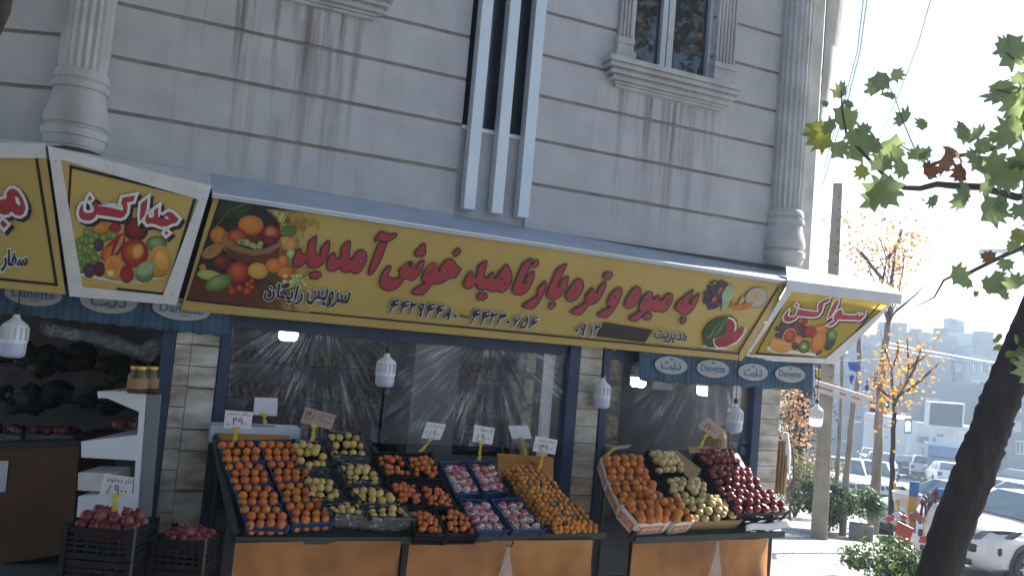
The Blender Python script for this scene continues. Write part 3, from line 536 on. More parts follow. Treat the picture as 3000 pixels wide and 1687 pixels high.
Pn('p_dgreen',[(560,770),(700,760),(785,830),(795,930),(760,1040),(600,1180),(400,1320),(250,1310),(185,1200),(190,1050),(260,920),(400,810)])
for o in (0,1,2): Pn('p_green',[(590-o*10,775+o*8),(560-o*20,790+o*20),(420-o*70,960+o*30),(330-o*60,1130+o*40),(230+o*50,1180),(300-o*20+60,1000+o*40)] if o<2 else [(585,790),(590,830),(520,980),(400,1130),(350,1150),(450,990)])
Pn('white_print',[(620,775),(720,800),(775,880),(770,990),(740,1040),(580,1040)]); Pn('p_red',[(620,800),(700,830),(745,900),(735,1030),(540,1110),(590,960)])
Pn('white_print',[(350,1165),(390,1160),(930,960),(945,990),(900,1100),(780,1240),(600,1320),(460,1340),(380,1290)]); Pn('p_red',[(375,1180),(430,1150),(915,965),(880,1080),(770,1210),(600,1295),(460,1315),(395,1270)])
OBJ('picture_outline',mb,PMATS,sign,fix=False); cb.build('printed_picture',sign)
mb=MB()
for x,y in ((2080,1064),(1800,1034),(1500,1004),(1200,974),(900,944)): mb.ball(PMAIN.at(x,y-9,.006),.008,6,4)
OBJ('rivet',mb,M['alu'],sign)
# ---- frames with four sides
def framed(parent,pl,tl,tr,br,bl,wl,wr,wt,wb,depth=.05,mat_='trim'):
    o=[tl,tr,br,bl]; i=[(tl[0]+wl,tl[1]+wt),(tr[0]-wr,tr[1]+wt),(br[0]-wr,br[1]-wb),(bl[0]+wl,bl[1]-wb)]
    for k in range(4):
        mb=MB(); q=[o[k],o[(k+1)%4],i[(k+1)%4],i[k]]; mb.prism([pl.at(*p,.014) for p in q],[pl.at(*p,-depth) for p in q]); fr=OBJ('frame_side',mb,M[mat_],parent)
    mb=MB()
    for k in range(4):
        for f in (.06,.35,.65,.94):
            a,b=o[k],o[(k+1)%4]; c,d=i[k],i[(k+1)%4]; x=lerp((a[0]+c[0])/2,(b[0]+d[0])/2,f); y=lerp((a[1]+c[1])/2,(b[1]+d[1])/2,f); mb.ball(pl.at(x,y,.015),.006,6,4)
    OBJ('rivet',mb,M['sheet'],parent)
# ---- angled panel at the corner
ch=EMP('corner_sign','white framed yellow panel with printed fruit, angled round the building corner','sign panel',tuple(PCH.at(360,800)))
P4=[(140,428),(620,545),(516,893),(204,868)]
mb=MB(); mb.prism([PCH.at(*p) for p in P4],[PCH.at(*p,-.06) for p in P4]); OBJ('face_panel',mb,M['yellow_print'],ch)
framed(ch,PCH,*P4,38,38,40,28)
mb=MB(); q=[(140,428),(620,545)]; t=[PCH.at(*p) for p in q]; t2=[PlY(-.01).at(300,458),PlY(-.01).at(612,504)]; mb.prism([t[0],t[1],t2[1],t2[0]],[p-Vector((0,0,.015)) for p in (t[0],t[1],t2[1],t2[0])]); OBJ('metal_cover',mb,M['alu'],ch)
mb=MB(); line(mb,PCH,(208,489),(572,577),9,.003,'black_print'); line(mb,PCH,(572,577),(487,862),8,.003,'black_print'); line(mb,PCH,(487,862),(345,846),7,.003,'black_print'); line(mb,PCH,(208,489),(199,640),7,.003,'black_print'); OBJ('border_line',mb,PMATS,ch,fix=False)
Q=lambda x,y:(200+x/4.83,540+y/4.83); s4=1/4.83; k=[.003]; PMAIN_=PMAIN; PMAIN=PCH
mb=MB(); cb=CB()
Pn('white_print',[(120,1270),(250,1260),(700,1370),(1000,1400),(1400,1290),(1320,1330),(900,1395),(700,1400)])
E('p_orange',460,620,130,90,0,'p_lorange'); E('p_red',665,615,85,75,0,'p_red'); E('p_dred',960,640,175,170,0,'p_red')
for x,y in ((270,680),(330,720),(390,740),(150,830),(210,790),(270,800),(330,790),(110,900),(170,900),(120,980),(180,1000),(250,930),(310,960),(350,1000),(180,1060),(240,1090),(300,1080),(350,1040),(140,1120),(160,1200),(540,740),(600,720),(650,740),(500,760),(380,1050)): E('p_green',x,y,62,66,.2,'p_lgreen')
E('p_purple',430,860,70,90,.2); E('p_green',1250,840,150,110,0,'p_mint')
Pn('p_red',[(790,690),(815,720),(800,830),(740,960),(640,1080),(520,1090),(450,1050),(480,930),(600,810),(700,720)]); Pn('p_orange',[(470,1000),(520,900),(640,840),(600,1000),(520,1080)]); Pn('p_peach',[(740,740),(790,720),(760,850),(650,1000),(640,960)])
E('p_red',940,975,195,205,0,'p_orange'); E('p_lorange',985,950,80,110,.3,'p_yellow'); E('p_lorange',640,1180,140,180,0,'p_orange'); E('p_yellow',600,1260,60,60)
E('p_red',830,1270,100,130,0,'p_red'); E('p_orange',1290,1230,120,90); E('p_yellow',1320,1070,150,212,-.25); E('p_lorange',1320,1070,125,185,-.25); E('p_yellow',1310,1080,30,36)
for q_ in range(8): line(mb,PMAIN,Q(1310,1080),Q(1310+115*math.cos(q_*.785),1080+170*math.sin(q_*.785)),1.2,.009,'p_yellow')
E('p_green',1090,1290,130,95,-.3); E('p_lgreen',1095,1200,155,105,-.5); E('p_mint',1095,1200,130,82,-.5,'p_lgreen')
E('p_purple',300,1220,85,105,0); E('p_dred',440,1200,80,110,0,'p_purple')
OBJ('picture_outline',mb,PMATS,ch,fix=False); cb.build('printed_picture',ch)
PMAIN=PMAIN_
mb=MB()
for g in ([Z6([(945,160),(920,240),(830,260),(840,310),(830,400),(790,460),(740,480),(640,465),(400,430),(370,480),(310,515),(240,515),(175,485),(150,420),(160,350),(190,290),(215,280),(210,330),(215,380),(250,405),(310,410),(350,390),(365,370),(345,300),(390,250),(430,300),(600,330),(770,375),(780,340),(745,265),(770,190)])],[Z6([(305,160),(335,200),(305,240),(275,200)])],[Z6([(1125,195),(1110,330),(1080,440),(1010,530),(1015,430),(1030,270)])],[Z6([(1275,320),(1270,400),(1280,470),(1430,500),(1400,450),(1335,460),(1350,430),(1420,385),(1470,400),(1565,490),(1530,545),(1460,560),(1400,595),(1310,600),(1240,570),(1170,555),(1120,565),(1090,530),(1095,470),(1120,420),(1140,430),(1140,470),(1190,475),(1215,440),(1210,370)])],[Z6([(1385,655),(1420,690),(1385,720),(1358,690)])]):
    letters(mb,PCH,g,'halo',(8,9))
OBJ('lettering',mb,PMATS,ch,fix=False)
# ---- left shop's sign
ls=EMP('left_sign','yellow sign cut off at the left edge, big red letter above small dark word','shop sign',tuple(PLEFT.at(60,850)))
P4=[(-420,452),(136,462),(192,862),(-420,805)]
mb=MB(); mb.prism([PLEFT.at(*p) for p in P4],[PLEFT.at(*p,-.08) for p in P4]); OBJ('face_panel',mb,M['yellow_print'],ls)
mb=MB(); q=[(-420,414),(132,420),(136,464),(-420,458)]; mb.prism([PLEFT.at(*p,.03) for p in q],[PLEFT.at(*p,-.05) for p in q]); OBJ('top_trim',mb,M['trim'],ls)
mb=MB(); t=[PLEFT.at(-420,415,.02),PLEFT.at(132,421,.02)]; t2=[A0+LD*5+Vector((0,0,3.6)),A0+Vector((-.0,0,3.6))]; mb.prism([t[0],t[1],t2[1],t2[0]],[p-Vector((0,0,.015)) for p in (t[0],t[1],t2[1],t2[0])]); OBJ('metal_cover',mb,M['alu'],ls)
mb=MB(); line(mb,PLEFT,(107,466),(165,834),9,.003,'black_print'); line(mb,PLEFT,(165,834),(-300,788),8,.003,'black_print'); OBJ('border_line',mb,PMATS,ls,fix=False)
mb=MB()
letters(mb,PLEFT,[Z8([(-250,300),(0,320),(90,300),(95,220),(140,165),(190,158),(250,190),(310,280),(350,370),(360,440),(340,510),(290,545),(220,530),(160,480),(120,525),(50,530),(-20,505),(-250,480)]),Z8([(210,265),(260,290),(290,380),(265,400),(225,350)])],'halo',(9,9)); letters(mb,PLEFT,[Z8([(35,600),(105,665),(60,720),(0,655)])],'halo',(9,9))
OBJ('lettering',mb,PMATS,ls,fix=False); mb=MB()
fn=lambda o:quadfn(PLEFT,(4,793),(80,786),(78,742),(8,730),o)
text(mb,fn(.004),fa('سفار'),PI['white_print'],.12); text(mb,fn(.008),fa('سفار'),PI['navy_print'],.04)
OBJ('small_lettering',mb,PMATS,ls,fix=False)
# ---- wing panel jutting into the sun
wg=EMP('wing_sign','sunlit topped yellow panel with citrus print, jutting past the right column','sign panel',tuple(PWING.at(2300,1040)))
M['banner']=mat('thin_yellow_banner',(.56,.42,.07),.5,.05,5)
nt=M['banner'].node_tree; tr=nt.nodes.new('ShaderNodeBsdfTranslucent'); tr.inputs[0].default_value=(.8,.62,.12,1); ms=nt.nodes.new('ShaderNodeMixShader'); ms.inputs[0].default_value=.42; nt.links.new(nt.nodes['Principled BSDF'].outputs[0],ms.inputs[1]); nt.links.new(tr.outputs[0],ms.inputs[2]); nt.links.new(ms.outputs[0],nt.nodes['Material Output'].inputs[0])
P4=[(2312,832),(2634,868),(2440,1066),(2178,1054)]
mb=MB(); mb.poly([PWING.at(*p) for p in P4]); OBJ('face_panel',mb,M['banner'],wg,fix=False)
framed(wg,PWING,*P4,16,20,14,16,.05)
mb=MB(); q=[(2296,872),(2420,892),(2470,884),(2600,908),(2445,1066),(2182,1054)]; mb.prism([PWING.at(*p,-.012) for p in q],[PWING.at(*p,-.02) for p in q]); OBJ('sun_block_sheet',mb,M['alu'],wg)  # unseen sheet added to keep sun from shining through the lower banner
tl=PWING.at(2306,824,.02); tr_=PWING.at(2642,866,.02); t2=PlY(tl.y+.34).at(2303,784); t3=PlY(tr_.y+.30).at(2600,838)
mb=MB(); mb.prism([tl,tr_,t3,t2],[p+Vector((0,0,.015)) for p in (tl,tr_,t3,t2)]); OBJ('top_cover',mb,M['trim'],wg)
mb=MB(); mb.prism([tl,tr_,tr_-Vector((0,0,.1)),tl-Vector((0,0,.1))],[p+Vector((0,.01,0)) for p in (tl,tr_,tr_-Vector((0,0,.1)),tl-Vector((0,0,.1)))]); OBJ('top_trim',mb,M['trim'],wg)
mb=MB()
for f in (.33,.66): a=PWING.at(lerp(2312,2634,f),lerp(832,868,f),-.04); b=PWING.at(lerp(2178,2440,f),lerp(1054,1066,f),-.04); mb.tube([a,b],.015,6)
mb.tube([PWING.at(2240,945,-.05),PWING.at(2540,965,-.05)],.012,6); OBJ('back_bar',mb,M['alu'],wg)
mb=MB(); line(mb,PWING,(2320,846),(2216,1034),4.5,.003,'black_print'); line(mb,PWING,(2216,1034),(2440,1055),5,.003,'black_print'); line(mb,PWING,(2440,1055),(2575,892),4,.003,'black_print'); OBJ('border_line',mb,PMATS,wg,fix=False)
Q=lambda x,y:(2200+x/5.573,820+y/5.573); s4=1/5.573; k=[.003]; PMAIN=PWING; mb=MB(); cb=CB()
Pn('white_print',[(250,1110),(300,1080),(700,1150),(1150,1210),(1080,1245),(800,1210),(400,1190),(280,1150)])
for i in range(42):
    x=random.uniform(430,930); y=random.uniform(670,960); E(random.choice(['p_purple','p_dred','p_purple','p_brown']),x,y,46,42)
E('p_red',880,680,50,40); E('p_orange',1130,800,160,60,-.2,'p_peach'); E('p_red',985,850,100,90,0,'p_red'); E('p_dgreen',1290,980,95,180,.35); E('p_green',1330,900,80,90,.3,'p_mint'); E('p_orange',1110,1010,110,190,.35,'p_lorange')
E('p_peach',630,910,105,135,.6); E('p_red',635,915,88,112,.6,'p_orange'); E('p_orange',780,990,75,85,0,'p_peach'); E('p_dred',720,1080,60,60); Pn('p_lorange',[(300,1040),(360,940),(500,1010),(670,1060),(660,1120),(600,1180),(470,1190),(340,1140)]); Pn('p_peach',[(360,940),(440,960),(670,1050),(640,1080),(420,1030)])
E('p_dgreen',870,1090,95,110,.4); E('p_green',870,1090,80,92,.4); E('p_yellow',870,1088,34,26)
E('p_dred',1110,1190,60,30,-.6)
cb.build('printed_picture',wg); PMAIN=PMAIN_
mb=MB()
def letters2(rings): letters_(rings)
def halo_small(outer):
    fill(mb,PWING,[offs([(x+3,y+4) for x,y in outer],4)],.012,PI['black_print']); fill(mb,PWING,[offs(outer,4)],.014,PI['white_print']); fill(mb,PWING,[outer],.016,PI['red_print'])
for g in (Z7([(1290,295),(1265,355),(1190,385),(1180,440),(1150,530),(1100,590),(1020,610),(900,600),(770,590),(730,640),(650,680),(590,685),(540,660),(535,600),(570,540),(625,490),(630,510),(600,560),(620,600),(690,605),(745,580),(750,530),(790,470),(830,490),(1000,515),(1105,520),(1095,430),(1120,370),(1190,330)]),Z7([(745,385),(775,410),(745,440),(718,415)]),Z7([(1440,310),(1420,400),(1370,500),(1310,590),(1255,630),(1270,560),(1320,450),(1360,370)]),Z7([(1470,475),(1490,510),(1500,560),(1600,575),(1700,580),(1760,545),(1755,585),(1800,575),(1820,530),(1815,590),(1880,510),(1870,560),(1830,620),(1780,660),(1700,655),(1560,650),(1430,645),(1400,680),(1350,730),(1300,755),(1240,745),(1290,710),(1370,665),(1350,630),(1360,580),(1410,510)])): halo_small(g)
OBJ('lettering',mb,PMATS,wg,fix=False)
# ---- blue valances with the yoghurt-dessert ovals
M['valance']=mat('faded_blue_valance',(.058,.11,.165),.85,.16,5,bump=.1,bscale=40)
def stripes(m):
    nt=m.node_tree; L=nt.links.new; b=nt.nodes['Principled BSDF']; src=b.inputs['Base Color'].links[0].from_socket
    tc=nt.nodes.new('ShaderNodeTexCoord'); wv=nt.nodes.new('ShaderNodeTexWave'); wv.inputs['Scale'].default_value=5.5; wv.inputs['Distortion'].default_value=.6; L(tc.outputs['Object'],wv.inputs[0])
    mr=nt.nodes.new('ShaderNodeMapRange'); mr.inputs[1].default_value=.55; mr.inputs[2].default_value=.7; mr.inputs[3].default_value=0; mr.inputs[4].default_value=.55; L(wv.outputs['Fac'],mr.inputs[0])
    mx=nt.nodes.new('ShaderNodeMix'); mx.data_type='RGBA'; mx.inputs[7].default_value=(.028,.062,.11,1); L(mr.outputs[0],mx.inputs[0]); L(src,mx.inputs[6]); L(mx.outputs[2],b.inputs['Base Color'])
stripes(M['valance'])
ink('logo_white',(.36,.37,.36)); ink('logo_blue',(.07,.14,.26)); ink('logo_red',(.5,.05,.04))
LM=[M['logo_white'],M['logo_blue'],M['logo_red']]
def valance(name,label,pl,x0,x1,yt,yb,logos):
    """yt,yb: functions of px; the cloth ripples about its plane"""
    mb=MB(); a=pl.at(x0,1000); 
    def fn(u,v):
        x=lerp(x0,x1,u); return pl.at(x,lerp(yt(x),yb(x)+2.5*math.sin(x*.11)*v,v),.012*math.sin(x*.075)*v+.004*math.sin(x*.31))
    mb.grid(fn,90,6); o=OBJ(name,mb,M['valance'],None,smooth=True,fix=False); TAG(o,label,'valance')
    md=o.modifiers.new('cloth','SOLIDIFY'); md.thickness=.004
    for cx,cy,rx,ry,sl_,pers in logos:
        mb=MB(); r=math.atan(sl_)
        fill(mb,pl,[ell(cx,cy,rx,ry,r,32)],.026,0)
        c,s=math.cos(r),math.sin(r); T=lambda x,y:(cx+x*c-y*s,cy+x*s+y*c)
        def tf(x0_,y0_,x1_,y1_,off=.029):
            f=quadfn(pl,T(x0_,y1_),T(x1_,y1_),T(x1_,y0_),T(x0_,y0_),off); return f
        if not pers: text(mb,tf(-rx*.74,-ry*.42,rx*.74,ry*.34),'Danette',1,.02)
        else: text(mb,tf(-rx*.6,-ry*.5,rx*.62,ry*.45),fa('دنت'),1,.03)
        fill(mb,pl,[ell(*T(0,-ry*.68),rx*.12,ry*.11,r,12)],.029,1)
        fill(mb,pl,[[T(-rx*.1+q*rx*.07,ry*(.52+.1*math.sin(q*.55))) for q in range(7)]+[T(-rx*.1+q*rx*.07,ry*(.46+.06*math.sin(q*.55))) for q in range(6,-1,-1)]],.029,2)
        OBJ('logo',mb,LM,o,fix=False)
PV=PlY(-.10)
VL=Pl3(dep(0,900,6.75),dep(300,930,6.60),dep(300,700,6.60))
valance('valance','faded blue valance under the corner panel and the left pillar top',Pl3(dep(-100,900,6.3),PV.at(673,984),PV.at(673,800)),-300,674,lambda x:800+.115*(x+100) if x<530 else 900,lambda x:917+.104*x,[(98,862,85,34,.09,False),(318,882,85,36,.09,True),(532,906,86,32,.1,False)])
valance('valance','blue valance with four white ovals under the right end of the sign',PlY(-.12),1872,2386,lambda x:1015+.094*(x-1872),lambda x:1116+.055*(x-1872),[(1966,1070,48,26,.1,True),(2089,1080,48,26,.1,False),(2206,1090,44,25,.08,True),(2315,1096,44,24,.08,False)])
# ================================================================ stalls, crates and fruit
K=.8
class PlS(Pl): pass
PB=Pl((0,-1.2,.715),(0,-K,1)); SN=PB.n                  # board plane of the three sloping stalls
D=lambda x,y:(x*1.16460,y*1.16460)                      # coordinates read off the 2576-px view
def bp(x,y,h=0.): return PB.at(*D(x,y),h)
M['dkgreen']=mat('dark_green_tray_edge',(.018,.028,.022),.5,.2,6)
M['skirt']=mat('orange_tarpaulin',(.33,.115,.02),.6,.3,2.2,bump=.25,bscale=6,col2=(.47,.19,.04))
M['orangeboard']=mat('orange_painted_board',(.42,.17,.035),.55,.15,4)
M['blue_cr']=mat('blue_plastic_crate',(.02,.05,.14),.4,.15,7)
M['black_cr']=mat('black_plastic_crate',(.006,.0065,.008),.5,.2,7,spec=.25)
M['carton']=mat('white_fruit_carton',(.66,.62,.57),.75,.08,5); ink('carton_red',(.55,.13,.08)); ink('carton_green',(.12,.32,.12)); ink('carton_peach',(.62,.36,.24))
M['kraft']=mat('brown_cardboard',(.30,.19,.09),.85,.15,7)
M['film']=None
def stall(label,fl,fr,br,bl,sk,name='fruit_stall'):
    e=EMP(name,label,'market stall',tuple(Vector((bp(*fl).x,-1.2,gz(bp(*fl).x,-1.2)))))
    mb=MB(); q=[bp(*p) for p in (fl,fr,br,bl)]; mb.prism([p-SN*.035 for p in q],q); OBJ('display_board',mb,M['dkgreen'],e)
    mb=MB(); a,b=q[0],q[1]; mb.obox((a+b)/2+Vector((0,-.022,-.012)),(b-a)/2,(0,.02,0),(0,0,.03)); OBJ('front_rail',mb,M['dkgreen'],e,bevel=.006)
    mb=MB(); mb.obox((q[0]+q[3])/2+SN*.02,(q[3]-q[0])/2,Vector((.02,0,0)),SN*.05); OBJ('side_rail',mb,M['dkgreen'],e)
    for p in (q[0]+Vector((.05,.1,-.05)),q[1]+Vector((-.05,.1,-.05)),q[2]+Vector((-.05,0,-.05)),q[3]+Vector((.05,0,-.05))):
        mb=MB(); mb.tube([p,Vector((p.x,p.y,gz(p.x,p.y)-.02))],.018,6); OBJ('leg',mb,M['black'],e)
    x0=PlY(-1.24).at(*D(sk[0],1362)).x; x1=PlY(-1.24).at(*D(sk[1],1362)).x
    def fn(u,v):
        x=lerp(x0,x1,u); z=lerp(q[0].z-.02,gz(x,-1.3)+.02,v); t=u*(x1-x0)
        y=-1.245+.045*math.sin(t*5.5+1+1.5*v)*v+.03*abs(math.sin(t*8+1.3*v))*(.15+v)+.012*math.sin(t*31-4*v)*v-.05*v*v+.02*math.sin(v*9+t*3)*abs(math.sin(t*2.1))
        if sk[2]: 
            k=max(0,(x-(x1-.26)))/.26; y+=.13*k*k; x+=.03*k
        return Vector((x,y,z))
    mb=MB(); mb.grid(fn,60,14); s=OBJ('cloth_skirt',mb,M['skirt'],e,smooth='all',fix=False)
    mb=MB(); mb.grid(lambda u,v: fn(1,0)+Vector((0,0,0))+Vector((-.02*u,lerp(0,.9,u),0))+Vector((0,0,lerp(0,fn(1,1).z-fn(1,0).z,v))) ,8,6); OBJ('side_skirt',mb,M['skirt'],e,smooth='all',fix=False)
    return e
stall('sloping fruit stall with orange skirt left of the middle, holding oranges and lemons',(590,1352),(1034,1352),(930,1100),(541,1108),(592,1008,0))
stall('middle sloping fruit stall with orange skirt, a plastic bag hooked on its front',(1036,1352),(1520,1340),(1330,1150),(935,1135),(1030,1490,0))
stall('right hand fruit stall whose orange skirt catches the sun at its end',(1592,1352),(1968,1338),(1850,1128),(1515,1135),(1592,1948,1))
mb=MB(); mb.prism([bp(541,1080),bp(728,1088),bp(728,1112),bp(541,1112)],[bp(541,1080)+Vector((0,.02,0)),bp(728,1088)+Vector((0,.02,0)),bp(728,1112)+Vector((0,.02,0)),bp(541,1112)+Vector((0,.02,0))]); TAG(OBJ('backboard',mb,M['orangeboard']),'orange board standing behind the top row of oranges','board')
mb=MB(); mb.prism([bp(1252,1140),bp(1392,1150),bp(1392,1230),bp(1252,1200)],[p+Vector((0,.02,0)) for p in (bp(1252,1140),bp(1392,1150),bp(1392,1230),bp(1252,1200))]); TAG(OBJ('backboard',mb,M['orangeboard']),'orange board behind the mandarin heap on the middle stall','board')
mb=MB(); mb.obox(PlY(-.25).at(*D(640,1090)),(.36,0,0),(0,.12,0),(0,0,.07)); TAG(OBJ('display_ledge',mb,M['sheet']),'grey ledge behind the oranges under two price cards','ledge')
# ---- crates
def crate(name,label,quad,h,m,group=None,slots=2,cat='crate',parent=None):
    """quad: rim corners fl,fr,br,bl in view pixels, on the rim plane"""
    top=[bp(*p,h) for p in quad]; bot=[p-SN*(h-.006) for p in top]
    c=sum(bot,Vector())/4; bot=[lerp(c,p,.93) for p in bot]
    mb=MB(); t=.012
    def wall_(i):
        j=(i+1)%4; ce=sum(top,Vector())/4
        for z0,z1 in (((0,.22),(.36,.60),(.74,1.)) if slots==2 else ((0,1.),)):
            a0=lerp(bot[i],top[i],z0); b0=lerp(bot[j],top[j],z0); a1=lerp(bot[i],top[i],z1); b1=lerp(bot[j],top[j],z1); n=((b0-a0).cross(a1-a0)).normalized()
            n=n if n.dot(ce-a0)>0 else -n
            mb.prism([a0,b0,b0+n*t,a0+n*t],[a1,b1,b1+n*t,a1+n*t])
        if slots==2:
            for f in (0,.25,.5,.75,.96):
                a=lerp(bot[i],bot[j],f); b=lerp(top[i],top[j],f); d=(bot[j]-bot[i])*.02; n=((bot[j]-bot[i]).cross(top[i]-bot[i])).normalized(); n=n if n.dot(ce-a)>0 else -n
                mb.prism([a,a+d,a+d+n*t*.8,a+n*t*.8],[b,b+d,b+d+n*t*.8,b+n*t*.8])
    for i in range(4): wall_(i)
    if slots==2:
        for p,q in zip(bot,top):
            ce=sum(top,Vector())/4; d=(ce-q)*.05; mb.obox((p+q)/2+d*.3+SN*.006,Vector((.012,0,0)),Vector((0,.012,0)),(q-p)/2+SN*.01)
    mb.prism([p-SN*.004 for p in bot],[p+SN*.004 for p in bot])
    o=OBJ(name,mb,m,parent,bevel=.002); TAG(o,label,cat,group); return o
# ---- fruit meshes, shared
def fruit_mat(name,c,c2,rough,bump,bs,rand,calyx=None,scale=3.,spec=.5):
    return mat(name,c,rough,.1,scale,bump=bump,bscale=bs,col2=c2,rand=rand,spec=spec)
FM=dict(orange=fruit_mat('orange_peel',(.56,.13,.012),(.62,.19,.02),.42,.35,160,.16),
 mandarin=fruit_mat('mandarin_peel',(.60,.20,.02),(.62,.25,.03),.4,.3,170,.2),
 mandarin_red=fruit_mat('deep_orange_peel',(.55,.125,.02),(.6,.17,.03),.42,.3,170,.16),
 lemon=fruit_mat('sweet_lemon_peel',(.55,.36,.085),(.60,.43,.13),.42,.25,140,.14),
 apple_y=fruit_mat('golden_apple_skin',(.56,.46,.16),(.62,.40,.2),.3,0,10,.16),
 apple_r=fruit_mat('dark_red_apple_skin',(.16,.016,.022),(.30,.05,.045),.22,0,10,.3,scale=2.2),
 apple_p=fruit_mat('red_apple_skin',(.40,.04,.05),(.52,.2,.15),.3,0,10,.2,scale=2.),
 pome=fruit_mat('pomegranate_skin',(.15,.013,.02),(.26,.05,.04),.4,.05,30,.3,scale=2.))
ink('stalk',(.09,.06,.025)); ink('navel',(.30,.17,.05)); M['leafg']=mat('citrus_leaf',(.03,.075,.025),.4,.2,6)
M['foam']=mat('white_foam_net',(.74,.73,.74),.7,.05,9)
def fmesh(kind,r,var):
    mb=MB(); sc=(1,1,.93) if kind in('mandarin','mandarin_red') else (1,1,.97) if 'orange' in kind else (1,1,.92) if 'apple' in kind else (1,1,1.03)
    dim=.14 if 'apple' in kind else .05
    sc=(sc[0]*random.uniform(.96,1.04),sc[1]*random.uniform(.96,1.04),sc[2])
    mb.ball((0,0,0),r,14,10,0,sc,dim,.012)
    if kind=='pome': mb.lathe([(r*.2,r*.9),(r*.17,r*1.12),(r*.28,r*1.36)],7,(0,0,0),0)
    elif 'apple' in kind: mb.tube([(0,0,r*.72),(r*.06,0,r*1.02),(r*.14,0,r*1.15)],r*.045,5,1)
    else: mb.ball((0,0,r*sc[2]*.93),r*.13,6,4,1,(1,1,.4))
    me=OBJ('x',mb,[FM[kind],M['navel'] if 'orange' in kind or kind=='lemon' else M['stalk']],None,smooth='all'); d=me.data; bpy.data.objects.remove(me); d.name=kind; return d
FR={}
def fruit(kind,r,p,name,label,group,up=None,tilt=.5):
    key=(kind,round(r,4))
    if key not in FR: FR[key]=[fmesh(kind,r,i) for i in range(4)]
    o=bpy.data.objects.new(name,random.choice(FR[key])); COL.objects.link(o); o.location=p; s=random.uniform(.90,1.07); o.scale=(s,s*random.uniform(.96,1.04),s*random.uniform(.95,1.03))
    u=(up or Vector((0,-.25,1)))+Vector((random.uniform(-tilt,tilt),random.uniform(-tilt,tilt),random.uniform(-.2,.2))); o.rotation_euler=u.to_track_quat('Z','Y').to_euler(); o.rotation_euler.rotate_axis('Z',random.uniform(0,6.28))
    return TAG(o,label,kind_cat[kind],group)
kind_cat=dict(orange='orange',mandarin='mandarin',mandarin_red='mandarin',lemon='lemon',apple_y='apple',apple_r='apple',apple_p='apple',pome='pomegranate')
def quadpt(q,u,v): return ((q[0][0]*(1-u)+q[1][0]*u)*(1-v)+(q[3][0]*(1-u)+q[2][0]*u)*v,(q[0][1]*(1-u)+q[1][1]*u)*(1-v)+(q[3][1]*(1-u)+q[2][1]*u)*v)
def rows(kind,name,label,group,quad,h,r,nx,ny,jit=.12,up=0.,skip=0.,stag=True,dome=0.):
    for j in range(ny):
        for i in range(nx):
            if random.random()<skip: continue
            u=(i+.5+(.22 if (j%2 and stag) else -.12 if stag else 0))/nx; v=(j+.5)/ny; u+=random.uniform(-jit,jit)/nx; v+=random.uniform(-jit,jit)/ny; u=min(.96,max(.04,u))
            x,y=quadpt(quad,u,v); hh=h+up+dome*(1-(2*u-1)**2)*(1-(2*v-1)**2)+random.uniform(-.012,.012)
            p=bp(x,y,h); p=p+SN*(hh-h); fruit(kind,r,p,name,label,group)
# oranges: two columns of four blue crates
OL=[[(736-0,0)]]
def colq(fl,fr,br,bl,k,n,gap=.02):
    v0=k/n+gap; v1=(k+1)/n-gap; return [quadpt([fl,fr,br,bl],0.01,v0),quadpt([fl,fr,br,bl],.99,v0),quadpt([fl,fr,br,bl],.99,v1),quadpt([fl,fr,br,bl],.01,v1)]
CA=[(622,1325),(729,1325),(640,1108),(544,1110)]; CB=[(738,1318),(842,1312),(735,1110),(645,1108)]
words=['lowest','second','third','topmost']
H1=.12
for ci,(C,side) in enumerate(((CA,'left'),(CB,'right'))):
    for k_ in range(4):
        q=colq(*C,k_,4,.004); 
        crate('crate',f'blue plastic crate of oranges, {words[k_]} of the {side} column',q,H1,M['blue_cr'],'blue orange crates')
        g=f'oranges in the {words[k_]} crate of the {side} column'
        rows('orange','orange',f'orange in the {words[k_]} blue crate of the {side} orange column',g,q,H1,.0345,4,3,.08,-.005,0,True)
        if k_==0:
            for i in range(4):
                x,y=quadpt(q,(i+.55)/4.2,0.09); fruit('orange',.036,bp(x,y,H1)-SN*.074+Vector((0,.012,0)),'orange',f'orange low behind the front slots of the {side} blue crate',f'oranges behind the front slots of the {side} crate')
